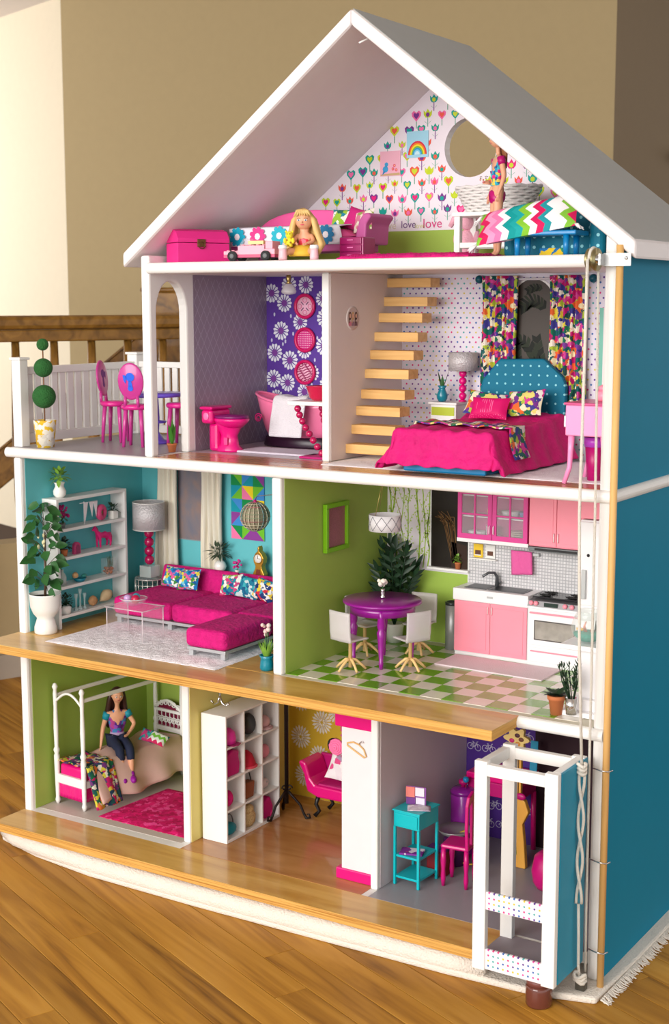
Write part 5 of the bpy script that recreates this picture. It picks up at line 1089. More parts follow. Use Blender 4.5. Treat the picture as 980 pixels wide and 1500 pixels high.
for i in range(14): m.sph((rnd.uniform(-.009, .009), rnd.uniform(-.006, .006), .012+rnd.uniform(0, .016)), rnd.uniform(.002, .0034), 7, 5)
P('blossom', m, M('orchid_pink', (206, 50, 140), .6), q); P('stem', MB().tube([(0, 0, .006), (.002, 0, .02)], .0008, 5), LEAF, q)
q = thing('mantel_clock', 'gold violin-shaped clock with round white dial behind the sofa', 'clock', (.345, .335, cz)); GOLD = M('antique_gold', (190, 140, 50), .35, .6)
cp = [(-.013, 0), (-.014, .006), (-.0085, .017), (-.0075, .022), (-.0115, .03), (-.0125, .039), (-.008, .048), (-.002, .053), (-.002, .059), (0, .064), (.002, .059), (.002, .053), (.008, .048), (.0125, .039), (.0115, .03), (.0075, .022), (.0085, .017), (.014, .006), (.013, 0)]
P('case', MB().prism(cp, -.0075, .0075, 'y'), GOLD, q, fix=True, bev=.0015); dl = P('dial', MB().lathe([(0, 0), (.0095, 0), (.0095, .001), (0, .001)], 24, T=Rt((0, -.0076, .038), PI/2, 0, 0)), CERAM, q); P('bezel', MB().tube([(.0095*math.cos(a), -.0085, .038+.0095*math.sin(a)) for a in [2*PI*i/24 for i in range(24)]], .001, 6, closed=True), GOLD, q)
P('hand', MB().box(-.0004, .0004, -.0092, -.0088, .038, .045), BLACK, dl); P('hand', MB().box(-.0002, .005, -.0092, -.0088, .0376, .0384), BLACK, dl); P('door_panel', MB().prism([(-.006, .005), (.006, .005), (.004, .016), (-.004, .016)], -.0085, -.0074, 'y'), M('clock_red', (120, 50, 30), .4), q, fix=True)
# sectional sofa
VEL = M('magenta_velvet', (204, 4, 116), .8, var=.3, vs=60, bump=1, bs=130); FRG = M('silver_frame', (190, 194, 196), .35, .5)
q = thing('sectional_sofa', 'magenta velvet sectional sofa with chaise on silver frame', 'sofa', (.30, .2, zL))
yf = .158
P('frame', MB().box(.112, .405, yf, .325, .377, .383).box(.405, .492, .018, .325, .377, .383), FRG, q, w=True, bev=.001)
for x, y in ((.12, .165), (.25, .165), (.12, .315), (.485, .315), (.412, .026), (.484, .026), (.484, .16)): P('leg', MB().box(x-.005, x+.005, y-.005, y+.005, zL+.0035, .377), FRG, q, w=True, bev=.0006)
def seat(x0, x1, y0, y1): P('seat_cushion', MB().box(x0, x1, y0, y1, .3835, .419), VEL, q, w=True, bev=.010, seg=4)
seat(.108, .255, yf-.004, .306); seat(.256, .403, yf-.004, .306); seat(.404, .496, .166, .306); seat(.404, .496, .012, .165)
for x0, x1 in ((.108, .302), (.303, .496)): P('back_cushion', MB().prism([(.300, .41), (.318, .41), (.329, .458), (.317, .461)], x0, x1, 'x'), VEL, q, w=True, bev=.007, seg=4, fix=True)
for i, (x, y, z, ry, lab) in enumerate(((.158, .286, .442, .05, 'blue floral cushion at the far left of the magenta sofa'), (.202, .284, .441, -.08, 'blue and white floral cushion, second from left on the sofa'), (.308, .286, .441, -.12, 'teal cushion nearest the middle of the magenta sofa'), (.352, .285, .44, .1, 'striped teal cushion, fourth on the magenta sofa'), (.392, .284, .439, .2, 'dark blue patterned cushion nearest the chaise'))):
    mt = FLORB if i < 2 else [Mfloral('teal_mix', [(20, 130, 150), (180, 210, 80), (236, 236, 226), (20, 80, 140), (206, 60, 120)], 140, warp=1.3), Mfloral('teal_stripe', [(24, 120, 150), (60, 170, 180), (20, 90, 130), (200, 220, 220)], 150), Mfloral('navy_mix', [(24, 50, 110), (40, 140, 170), (226, 200, 60), (200, 40, 60), (230, 230, 226)], 140, warp=1.3)][i-2]
    one('sofa_cushion', lab, 'cushion', MB().cushion(.0265 if i > 0 else .023, .0225, .009), mt, (x, y, z), rot=(1.12, ry, .0))
# coffee table with bowl
q = thing('acrylic_table', 'clear acrylic coffee table on the white rug', 'coffee table', (.232, .078, zL+.0038))
P('table_top', MB().box(-.047, .047, -.033, .033, .0575, .061), GLASS, q, bev=.001)
for x in (-.044, .044): P('side_panel', MB().box(x-.0016, x+.0016, -.031, .031, 0, .0573), GLASS, q, bev=.0006)
P('edge_line', MB().tube([(-.047, -.033, .0592), (.047, -.033, .0592), (.047, .033, .0592), (-.047, .033, .0592)], .0008, 5, closed=True), Mglass('acrylic_edge', (226, 214, 218), .1, .75), q)
for x in (-.044, .044): 
    for y in (-.031, .031): P('corner_edge', MB().cyl((x, y, 0), (x, y, .058), .0009, 6), MATS['acrylic_edge'], q)
q = thing('glass_bowl', 'shallow glass bowl on the acrylic coffee table', 'bowl', (.226, .082, zL+.0652)); P('bowl', MB().lathe([(.012, 0), (.022, .006), (.0265, .013), (.0255, .0135), (.02, .0075), (0, .002)], 24), GLASS, q)
P('rim', MB().tube([(.0262*math.cos(a), .0262*math.sin(a), .0132) for a in [2*PI*i/28 for i in range(28)]], .0008, 6, closed=True), MATS['acrylic_edge'], q)
for lab, c, p in (('lilac decorative ball in the glass bowl', (196, 160, 210), (-.009, -.007, .0125)), ('teal decorative ball in the glass bowl', (60, 150, 170), (.0, .008, .0135)), ('large red decorative ball in the glass bowl', (190, 20, 70), (.010, -.006, .0125)), ('small pink decorative ball in the glass bowl', (226, 90, 150), (-.013, .008, .0115))):
    one('decor_ball', lab, 'ball', MB().sph((0, 0, 0), .0088 if 'large' in lab else .0078 if 'small' not in lab else .006, 14, 10), M('ball_%d' % c[0], c, .3, coat=.4), (.226+p[0], .082+p[1], zL+.0652+p[2]))
one('fur_rug', 'white fluffy rug under the acrylic table in the living room', 'rug', furgrid(.405, .235, .0036, 120, 70, .0013), FURW, (.305, .0845, zL), rz=.0)
q = thing('tulip_vase', 'teal vase of green stems with pale blossoms beside the partition', 'vase', (.583, .018, zL)); P('vase', MB().lathe([(.0105, 0), (.0125, .004), (.0115, .014), (.0105, .021), (.0135, .027), (.012, .027), (.009, .02), (0, .01)], 22), TEALV, q)
m = MB()
for i in range(26): a = i*2.4; m.leaf((.003*math.cos(a), .003*math.sin(a), .02), (math.cos(a)*.4, math.sin(a)*.4, 1), rnd.uniform(.03, .042), .004, .1)
P('greens', m, LLEAF, q); m = MB()
for i in range(9): m.sph((rnd.uniform(-.009, .005), rnd.uniform(-.007, .007), rnd.uniform(.062, .084)), rnd.uniform(.003, .0046), 8, 6)
P('blossom', m, M('pale_blossom', (236, 206, 200), .7), q); P('stem', MB().tube([(0, 0, .02), (-.002, 0, .07)], .001, 5).tube([(0, 0, .02), (.002, .003, .075)], .001, 5), LEAF, q)
# ================================================================ KITCHEN
zK = Z1+.0014
q = thing('green_frame', 'lime green frame with pink glitter panel on the kitchen side wall', 'picture frame', (.6285, .168, .6025))
FG = M('frame_lime', (118, 178, 20), .35)
for b in ((0, .009, -.038, .038, .036, .044), (0, .009, -.038, .038, -.044, -.036), (0, .009, -.038, -.031, -.036, .036), (0, .009, .031, .038, -.036, .036)): P('frame_side', MB().box(*b), FG, q, bev=.0008)
P('glitter_panel', MB().box(0, .003, -.031, .031, -.036, .036), M('pink_glitter', (166, 104, 116), .35, .3, var=.5, vs=600), q)
q = thing('drum_pendant', 'white drum pendant lamp with grey diamond lines over the kitchen table', 'lamp', (.716, .2, .598))
P('lamp_shade', MB().lathe([(.029, 0), (.029, .029), (.0284, .029), (.0284, 0)], 36), M('shade_white', (226, 222, 226), .6), q, fix=True)
m = MB()
for i in range(10):
    for sg in (-1, 1): m.tube([(.0293*math.cos(a), .0293*math.sin(a), .002+.025*k/6) for k, a in enumerate([2*PI*i/10+sg*k*.1047 for k in range(7)])], .0005, 5)
P('diamond_lines', m, M('line_grey', (120, 116, 124), .5), q)
for k in range(3): a = 2*PI*k/3+.4; P('hanging_wire', MB().cyl((.028*math.cos(a), .028*math.sin(a), .029), (.003*math.cos(a), .003*math.sin(a), .107), .0006, 5), M('gold_wire', (196, 176, 110), .35, .8), q)
P('ceiling_cap', MB().lathe([(.007, .1045), (.007, .1085)], 14), CHROME, q)
q = thing('palm_plant', 'dark green palm in a white pot in the kitchen corner', 'plant', (.666, .322, zK)); P('pot', MB().lathe([(.014, 0), (.018, .03), (.0185, .036), (.016, .036), (0, .03)], 22), CERAM, q)
for i in range(15):
    a = i*2.39996; e = rnd.uniform(.25, 1); L = rnd.uniform(.13, .18)*(.75+.3*e); d = Vector((math.cos(a)*(1.1-e*.75)*.5, math.sin(a)*(1.1-e*.75)*.6, e+.35)).normalized()
    if d.x < 0: d.x *= .55
    if d.y > 0: d.y *= .35
    st = [Vector((0, 0, .03))+d*L*t-Vector((0, 0, 1))*L*.22*t*t*(1.2-e) for t in [k/7 for k in range(8)]]
    m = MB(); m.tube(st, [.0012]*7+[.0005], 5)
    for k in range(2, 8):
        tdir = (st[k]-st[k-1]).normalized(); sd = tdir.cross(Vector((0, 0, 1))); sd = sd.normalized() if sd.length > .05 else Vector((1, 0, 0))
        for sg in (-1, 1): m.leaf(st[k], tdir*.8+sd*sg*.75, .046*(1-.05*k), .008, .15, 3, up=(.5, -.75, .3))
    m.leaf(st[7], (st[7]-st[6]), .034, .0085, .15, 3, up=(.5, -.75, .3))
    m.v = [(max(v[0], -.0425), min(v[1], .043), v[2]) for v in m.v]
    P('frond', m, DLEAF, q)
# table and stools
VT = M('violet_wood', (146, 10, 140), .28, coat=.4)
q = thing('dining_table', 'round violet dining table with turned legs on chequered tiles', 'table', (.728, .172, zK))
P('table_top', MB().lathe([(0, .1085), (.066, .1085), (.071, .111), (.0715, .1135), (.069, .1155), (0, .1155)], 44), VT, q); P('apron', MB().lathe([(.058, .092), (.0585, .1085), (.0565, .1085), (.056, .092)], 40), VT, q, fix=True)
for a in (-62, 28, 118, 208):
    c, s = math.cos(math.radians(a)), math.sin(math.radians(a)); P('leg', MB().lathe([(.0032, 0), (.0045, .012), (.0035, .014), (.0062, .05), (.0078, .066), (.0055, .07), (.0075, .078), (.0062, .092), (.007, .108)], 14), VT, q, loc=(.052*c, .052*s, 0))
BEI = M('beige_plastic', (232, 194, 132), .4)
def stool(label, loc, rz):
    q = thing('swivel_stool', label, 'stool', loc, rz, 'frosted swivel stools')
    P('seat', MB().grid(lambda u, v: ((u-.5)*.046, (v-.5)*.044, .058-.002*math.sin(PI*u)), 8, 8), FROST, q, solid=.003)
    P('backrest', MB().grid(lambda u, v: ((u-.5)*.05, .022+.004*math.cos((u-.5)*2.2)*(1 if v > .2 else .4)+.002*v, .056+.053*v), 12, 8), FROST, q, solid=.003)
    P('column', MB().lathe([(.0035, .006), (.0032, .05), (.009, .051), (.009, .056)], 14), BEI, q)
    for k in range(5): a = 2*PI*k/5+.3; P('foot', MB().tube([(0, 0, .02), (.009*math.cos(a), .009*math.sin(a), .019), (.02*math.cos(a), .02*math.sin(a), .010), (.0275*math.cos(a), .0275*math.sin(a), .0022)], [.003, .0028, .0024, .0022], 8), BEI, q)
stool('frosted stool with beige star base at the table front, its back to the viewer', (.71, .092, zK), PI-.25)
stool('frosted stool with beige star base right of the violet table', (.798, .15, zK), -PI/2-.45)
stool('frosted stool left of the violet table, mostly hidden by it', (.671, .205, zK), PI/2-.2)
stool('frosted stool behind the violet table', (.752, .262, zK), .1)
q = thing('flower_vase', 'small silver vase of white flowers on the violet table', 'vase', (.726, .175, zK+.1158)); P('vase', MB().lathe([(.004, 0), (.0045, .003), (.0025, .006), (.004, .010), (.003, .014), (.0045, .018), (0, .017)], 16), CHROME, q); m = MB()
for i in range(12): a = i*2.4; m.sph((.008*math.cos(a)*rnd.random(), .008*math.sin(a)*rnd.random(), .027+rnd.uniform(-.004, .006)), rnd.uniform(.0035, .005), 8, 6)
P('blossom', m, M('white_flower', (238, 234, 220), .8), q); P('stem', MB().cyl((0, 0, .015), (0, 0, .026), .0012, 6), LEAF, q)
# kitchen window: dark opening with a ledge
q = thing('kitchen_window', 'dark kitchen window with wheat sheaf and white border', 'window', (.768, D-.001, .510))
P('border', MB().box(-.046, .04, -.0016, 0, -.004, .198), WHITE, q); P('dark_pane', MB().box(-.043, .037, -.0024, -.0014, .0, .197), M('dark_brown_pane', (26, 18, 14), .3), q)
m = MB(); Fw = lambda u, v, l: (u, -.0024-.0001*l, v)
for i in range(22): x = -.02+rnd.uniform(0, .03); m.pline(Fw, [(x*.4+.01, .01), (x, .07+rnd.uniform(0, .03)), (x-.012+rnd.uniform(-.008, .006), .085+rnd.uniform(0, .025))], .0009, rnd.choice([(120, 84, 44), (96, 64, 34), (140, 104, 60)]), 1)
m.pp(Fw, [(.0, .0), (.034, .0), (.032, .045), (.0, .05)], (52, 32, 20), 1)
P('wheat_print', m, PRINT, bpy.data.objects['dark_pane']); P('ledge', MB().box(-.046, .04, -.013, -.001, -.004, 0), WHITE, q)
q = thing('window_pot', 'tiny clay pot with green sprigs on the kitchen window ledge', 'plant', (.784, .3525, .5105)); P('pot', MB().lathe([(.0042, 0), (.0058, .010), (.0064, .0105), (.0064, .0125), (.005, .0125), (0, .011)], 14), TERRA, q); bush(q, (0, -.002, .019), .009, 22, .007, .004, LLEAF)
# backsplash
def tilemat():
    m, nt, b, mp = base('mosaic_tile', .2, .3); mp.inputs['Rotation'].default_value = (PI/2, 0, 0)
    bk = nt.nodes.new('ShaderNodeTexBrick'); bk.offset = 0; bk.inputs['Scale'].default_value = 1; bk.inputs['Mortar Size'].default_value = .0007; bk.inputs['Brick Width'].default_value = .0058; bk.inputs['Row Height'].default_value = .0058
    bk.inputs['Color1'].default_value = (*lin((216, 214, 216)), 1); bk.inputs['Color2'].default_value = (*lin((228, 226, 228)), 1); bk.inputs['Mortar'].default_value = (*lin((182, 182, 186)), 1)
    nt.links.new(mp.outputs[0], bk.inputs['Vector']); nt.links.new(bk.outputs[0], b.inputs['Base Color']); bp = nt.nodes.new('ShaderNodeBump'); bp.invert = True; bp.inputs['Distance'].default_value = .0006; nt.links.new(bk.outputs['Fac'], bp.inputs['Height']); nt.links.new(bp.outputs[0], b.inputs['Normal']); return m
q = thing('tiled_backsplash', 'grey-white mosaic backsplash behind sink and stove', 'backsplash', (.93, D-.001, .487)); P('tile_sheet', MB().box(-.124, .132, -.004, 0, -.02, .115), tilemat(), q); P('side_trim', MB().box(-.126, -.124, -.005, 0, -.02, .115), WHITE, q)
q = thing('towel_bar', 'grey towel bar on the mosaic backsplash', 'towel bar', (.924, .355, .5525)); P('bar', MB().box(-.028, .026, -.008, -.005, -.003, .003), STEEL, q, bev=.0008); P('bracket', MB().box(-.028, -.024, -.005, -.0005, -.003, .003).box(.022, .026, -.005, -.0005, -.003, .003), STEEL, q)
one('hand_towel', 'plain pink towel hung on the kitchen towel bar', 'towel', MB().grid(lambda u, v: ((u-.5)*.041+.002*v, -.0015*math.sin(u*9), -.045*v+.004*v*u), 12, 10), M('towel_pink', (226, 96, 162), .85, bump=.4), (.917, .3452, .5575), solid=.0025)
for i, (x, c) in enumerate(((.826, (236, 196, 40)), (.851, (232, 230, 226)))):
    q = thing('spice_plaque', ['yellow coffee cup plaque above the sink', 'white coffee cup plaque beside the yellow one'][i], 'plaque', (x, .355, .549)); P('plate', MB().box(-.0095, .0095, -.003, -.0005, -.0125, .0125), M('plaque_%d' % i, c, .5), q, bev=.0006); P('cup', MB().box(-.0055, .0055, -.0042, -.003, -.007, .001), M('cup_brown', (96, 56, 36), .5), q); P('saucer', MB().box(-.0065, .0065, -.0046, -.003, -.0085, -.007), WHITE, q)
one('spice_shelf', 'thin white ledge under the coffee plaques', 'shelf', MB().box(-.027, .027, -.01, .0, -.002, 0), WHITE, (.838, .3548, .5358))
# sink unit
PKD = M('cabinet_pink', (250, 150, 168), .35); WPL = M('white_plastic', (240, 238, 240), .3, coat=.2)
q = thing('sink_cabinet', 'pink two-door sink cabinet with white counter and grey sink', 'cabinet', (.881, .326, zK))
P('body', MB().box(-.0735, .0735, -.030, .028, .006, .103), WPL, q, bev=.001); P('toe_kick', MB().box(-.073, .073, -.028, .028, 0, .006), WPL, q)
P('counter', MB().box(-.075, .075, -.034, .029, .103, .1245), WPL, q, bev=.0012)
P('badge', MB().box(-.006, .006, -.0346, -.034, .112, .1155), STEEL, q)
for x0, x1, hx in ((-.0725, -.0005, -.004), (.0005, .0725, .004)):
    d = P('door', MB().box(x0, x1, -.0325, -.030, .008, .102), PKD, q, bev=.0008); P('door_panel', MB().box(x0+.007, x1-.007, -.0333, -.0325, .015, .095), PKD, d, bev=.0006); P('handle', MB().tube([(hx, -.033, .082), (hx, -.0358, .084), (hx, -.0358, .094), (hx, -.033, .096)], .0007, 6), WPL, d)
SK = M('sink_grey', (100, 102, 106), .3, .5)
for x0, x1 in ((-.058, -.014), (-.011, .06)):
    sk = P('sink_basin', MB().box(x0, x1, -.022, .02, .1246, .1256), SK, q, bev=.0004); P('basin_floor', MB().box(x0+.004, x1-.004, -.018, .016, .1256, .1259), M('sink_dark', (40, 42, 46), .3, .5), sk)
P('faucet', MB().tube([(-.012, .019, .125), (-.012, .019, .142), (-.015, .014, .15), (-.022, .004, .151), (-.029, -.006, .145)], [.0042, .003, .0025, .0024, .0024], 10), SK, q); P('faucet_lever', MB().tube([(-.008, .019, .13), (-.003, .017, .135)], .0015, 6), SK, q)
# stove
q = thing('toy_stove', 'white and pink toy stove with oven window beside the sink cabinet', 'stove', (1.009, .324, zK))
P('body', MB().box(-.0535, .0535, -.031, .03, 0, .110), WPL, q, bev=.0012)
P('control_panel', MB().prism([(-.034, .108), (-.03, .1175), (.029, .1225), (.029, .108)], -.0535, .0535, 'x'), M('panel_silver', (150, 150, 154), .3, .6), q, fix=True)
P('cooktop', MB().box(-.05, .05, -.018, .029, .1215, .1235), M('cooktop_black', (36, 34, 38), .25), q)
m = MB()
for bx in (-.03, .02):
    for by in (-.006, .016):
        for k in range(4): a = k*PI/4; m.cyl((bx-.013*math.cos(a), by-.009*math.sin(a), .1255), (bx+.013*math.cos(a), by+.009*math.sin(a), .1255), .0008, 5)
        m.tube([(bx+.009*math.cos(2*PI*k/14), by+.0065*math.sin(2*PI*k/14), .1252) for k in range(14)], .0009, 5, closed=True)
P('burner_grate', m, BLACK, q)
for x in (-.046, -.037, .018, .031): P('knob', MB().lathe([(.0042, 0), (.0042, .003), (.003, .005), (0, .0052)], 14, T=Rt((x, -.032, .1135), PI/2-.35, 0, 0)), PKD, q)
P('clock_panel', MB().box(-.022, .004, -.0335, -.032, .1095, .1165), M('clock_dark', (30, 50, 44), .3), q)
od = P('oven_door', MB().box(-.051, .051, -.0335, -.031, .038, .104), WPL, q, bev=.0015); P('oven_window', MB().box(-.038, .036, -.0345, -.0334, .05, .082), M('oven_glass', (146, 140, 132), .2, .3, var=.4, vs=60), od, bev=.005); P('window_gasket', MB().box(-.04, .038, -.0341, -.0333, .048, .084), M('gasket', (84, 80, 78), .4), od, bev=.005)
P('door_handle', MB().box(-.048, .046, -.0375, -.0335, .0955, .0985), PKD, od, bev=.001)
dw = P('drawer', MB().box(-.051, .051, -.0335, -.031, .008, .034), WPL, q, bev=.0012); P('drawer_handle', MB().box(-.046, .046, -.0365, -.0335, .0265, .029), PKD, dw, bev=.001)
# wall cabinets
q = thing('glass_cabinet', 'hot pink wall cabinet with glass panes full of crockery', 'cabinet', (.880, .330, .577)); GP = M('cabinet_magenta', (216, 66, 146), .35)
for n, b in (('side_panel', (-.069, -.066, -.028, .028, .003, .129)), ('side_panel', (.066, .069, -.028, .028, .003, .129)), ('back_board', (-.066, .066, .024, .028, .003, .129)), ('base_board', (-.071, .0705, -.031, .028, -.004, .003))): P(n, MB().box(*b), GP if n != 'base_board' else WPL, q, bev=.0006)
P('shelf', MB().box(-.066, .066, -.025, .024, .042, .044), WPL, q); P('shelf', MB().box(-.066, .066, -.025, .024, .08, .082), WPL, q)
for x0, x1, hx in ((-.069, -.0005, -.004), (.0005, .069, .004)):
    d = P('door', MB().box(x0, x1, -.032, -.028, .003, .012).box(x0, x1, -.032, -.028, .121, .129).box(x0, x0+.008, -.032, -.028, .012, .121).box(x1-.008, x1, -.032, -.028, .012, .121), GP, q); xm = (x0+x1)/2
    P('mullion', MB().box(xm-.0014, xm+.0014, -.0318, -.0285, .012, .121), GP, d)
    for z in (.048, .085): P('mullion', MB().box(x0+.008, x1-.008, -.0316, -.0287, z-.0014, z+.0014), GP, d)
    for a, b in ((x0+.008, xm-.0014), (xm+.0014, x1-.008)):
        for z0, z1 in ((.012, .0466), (.0494, .0836), (.0864, .121)): P('pane', MB().box(a, b, -.0302, -.0298, z0, z1), Mglass('pane_glass', (230, 236, 240), .03, .16) if 'pane_glass' not in MATS else MATS['pane_glass'], d)
    P('handle', MB().tube([(hx, -.033, .014), (hx, -.0355, .016), (hx, -.0355, .028), (hx, -.033, .03)], .0009, 6), WPL, d)
pl = MB().lathe([(.006, 0), (.0135, .0018), (.013, .0026), (0, .001)], 18); plm = pl.mesh('plate'); plm.materials.append(M('plate_cream', (226, 216, 196), .3))
cu = MB().lathe([(.004, 0), (.006, .002), (.0075, .009), (.0068, .009), (0, .002)], 14); cum = cu.mesh('cup'); cum.materials.append(M('cup_white', (222, 220, 222), .3)); cub = cum.copy(); cub.materials.clear(); cub.materials.append(M('cup_blue', (110, 130, 190), .3)); cuy = cum.copy(); cuy.materials.clear(); cuy.materials.append(M('cup_yellow', (226, 206, 90), .3))
def crock(me, name, lab, loc, grp, cat):
    o = bpy.data.objects.new(name, me); COL.objects.link(o); o.location = loc; o['label'] = lab; o['category'] = cat; o['group'] = grp; o.scale = (1.2,)*3 if cat == 'cup' else (1.1, 1.1, 1)
z0 = .5804
for k in range(5): crock(plm, 'plate', ('lowest', 'second lowest', 'middle', 'second topmost', 'topmost')[k]+' cream plate of the stack in the glass cabinet', (.915, .33, z0+k*.0032), 'plates in the glass cabinet', 'plate')
for k in range(3): crock(cum, 'bowl', ('lowest', 'middle', 'topmost')[k]+' white bowl of the stack in the glass cabinet', (.862, .328, z0+k*.0062), 'bowls in the glass cabinet', 'bowl')
for x, w_ in ((.828, 'leftmost white cup'), (.845, 'white cup beside the bowl stack')): crock(cum, 'cup', w_+' on the bottom shelf of the glass cabinet', (x, .325, z0), 'bottom shelf cups', 'cup')
for x, w_ in ((.895, 'white cup nearest the door handles'), (.912, 'white cup beside the blue one')): crock(cum, 'cup', w_+' on the middle cabinet shelf', (x, .325, z0+.041), 'middle shelf cups', 'cup')
crock(cub, 'cup', 'blue cup on the middle shelf of the glass cabinet', (.93, .325, z0+.041), 'middle shelf cups', 'cup'); crock(cuy, 'cup', 'yellow cup on the middle shelf of the glass cabinet', (.866, .325, z0+.041), 'middle shelf cups', 'cup')
for x, w_ in zip((.828, .845, .862, .895, .912, .93), ('leftmost', 'second', 'third', 'fourth', 'fifth', 'rightmost')): crock(cum, 'cup', w_+' white cup from the left on the top cabinet shelf', (x, .325, z0+.079), 'top shelf cups', 'cup')
q = thing('wall_cabinet', 'light pink two-door wall cabinet above the stove', 'cabinet', (1.004, .330, .577))
P('body', MB().box(-.0525, .0525, -.028, .029, .0, .129), PKD, q, bev=.0008)
for x0, x1, hx in ((-.052, -.0005, -.004), (.0005, .052, .004)):
    d = P('door', MB().box(x0, x1, -.0305, -.028, .002, .128), PKD, q, bev=.0006); P('door_panel', MB().box(x0+.006, x1-.006, -.0313, -.0305, .009, .122), PKD, d, bev=.0006); P('handle', MB().tube([(hx, -.031, .01), (hx, -.0338, .012), (hx, -.0338, .024), (hx, -.031, .026)], .0008, 6), WPL, d)
q = thing('range_hood', 'thin grey range hood under the pink wall cabinet', 'range hood', (1.004, .330, .5685)); P('hood', MB().box(-.052, .052, -.032, .024, 0, .008), M('hood_grey', (120, 124, 126), .35, .6), q, bev=.001); P('vent_strip', MB().box(-.04, .04, -.0328, -.032, .002, .006), BLACK, q)
# fridge tower
q = thing('toy_fridge', 'tall white toy fridge with pink top cabinet behind the ropes', 'fridge', (1.127, .305, zK)); P('body', MB().box(-.062, .068, -.045, .05, 0, .275), WPL, q, bev=.002)
fd = P('door', MB().box(-.061, .067, -.049, -.045, .128, .272), WPL, q, bev=.0015); P('door', MB().box(-.061, .067, -.049, -.045, .004, .124), WPL, q, bev=.0015); P('handle', MB().box(-.055, -.047, -.054, -.049, .14, .19), STEEL, fd, bev=.001); P('dispenser_button', MB().sph((-.045, -.0492, .215), .0028, 10, 6), BLACK, fd)
P('top_cabinet', MB().box(-.062, .068, -.045, .05, .277, .338), PKD, q, bev=.001)
q = thing('trash_can', 'slim brushed steel trash can beside the pink sink cabinet', 'bin', (.786, .328, zK)); P('can', MB().lathe([(.0125, 0), (.0125, .086), (.0115, .086), (.0115, .01), (0, .01)], 24), STEEL, q); P('rim', MB().lathe([(.013, .084), (.013, .0895), (.0112, .0895), (.0112, .084)], 24), M('rim_dark', (70, 74, 76), .3, .6), q, fix=True)
one('kitchen_mat', 'pale pink mat on the tiles in front of the sink', 'mat', MB().prism([(-.105, -.04), (.105, -.045), (.105, .04), (-.105, .043)], 0, .0022, 'z'), M('mat_pink', (232, 214, 220), .9, bump=.4, bs=500), (.92, .247, zK), fix=True)
# fish bowl pedestal, pots
q = thing('white_pedestal', 'white pedestal with square plates under the fish bowl', 'pedestal', (1.162, .075, zK)); P('base_plate', MB().box(-.03, .034, -.04, .03, 0, .008), WPL, q, bev=.001); P('plinth', MB().box(-.018, .03, -.028, .02, .008, .026), WPL, q, bev=.001); P('column', MB().box(-.008, .024, -.018, .014, .026, .104), WPL, q, bev=.001); P('top_plate', MB().box(-.036, .036, -.033, .03, .104, .112), WPL, q, bev=.001)
q = thing('fish_bowl', 'round glass fish bowl with green gravel and toy fish on the pedestal', 'fish bowl', (1.16, .074, zK+.1125)); P('glass_bowl', MB().lathe([(.014, 0), (.024, .010), (.0275, .024), (.0235, .039), (.018, .047), (.0195, .05), (.0185, .05), (.017, .047), (.0225, .038)], 28), Mglass('bowl_glass', (220, 234, 230), .03, .25), q)
P('gravel', MB().lathe([(.012, .002), (.022, .010), (.0235, .014), (.012, .017), (0, .0155)], 20), M('green_gravel', (0, 150, 130), .6, var=.3, vs=300, bump=.6), q); P('coral', MB().tube([(-.004, 0, .014), (-.006, -.003, .024), (-.004, 0, .032)], [.003, .0024, .001], 6).tube([(.004, .004, .014), (.006, .002, .028)], [.003, .001], 6), M('coral_orange', (230, 120, 80), .6), q); P('water_weed', MB().leaf((.010, 0, .013), (.1, 0, 1), .026, .006, .05).leaf((.012, .004, .013), (-.1, 0, 1), .022, .006, .05), DLEAF, q)
P('toy_fish', MB().sph((-.008, -.010, .021), (.0045, .002, .0025), 8, 6).prism([(-.0125, .021), (-.016, .0235), (-.016, .0185)], -.0105, -.0095, 'y'), M('fish_yellow', (240, 180, 50), .4), q)
q = thing('herb_pot', 'broad-leaved plant in a clay pot at the kitchen front edge', 'plant', (1.126, .034, zK)); P('pot', MB().lathe([(.009, 0), (.0125, .024), (.0145, .0245), (.015, .031), (.013, .031), (0, .027)], 22), TERRA, q)
for i in range(15): a = i*2.39996; d = Vector((math.cos(a), math.sin(a), rnd.uniform(.25, .9))); P('leaf', MB().leaf((0, 0, .029), d, rnd.uniform(.024, .034), .0115, .3), DLEAF, q)
q = thing('rosemary_can', 'tall dark sprigs in a silver can beside the clay pot', 'plant', (1.157, .02, zK+.0085)); P('can', MB().lathe([(.0085, 0), (.0095, .026), (.0085, .026), (0, .02)], 18), CHROME, q)
for i in range(10):
    a = i*2.4; tip = Vector((.016*math.cos(a)-.006, .012*math.sin(a), rnd.uniform(.068, .092))); b = Vector((.004*math.cos(a), .004*math.sin(a), .022)); m = MB(); m.tube([b, b.lerp(tip, .5)+Vector((.003*math.cos(a), 0, 0)), tip], [.0009, .0008, .0004], 5)
    for k in range(9): p = b.lerp(tip, .25+.08*k); t = k*2.2; m.leaf(p, (math.cos(t)*.7, math.sin(t)*.7, .9), .012, .003, 0, 3)
    P('sprig', m, DLEAF, q)
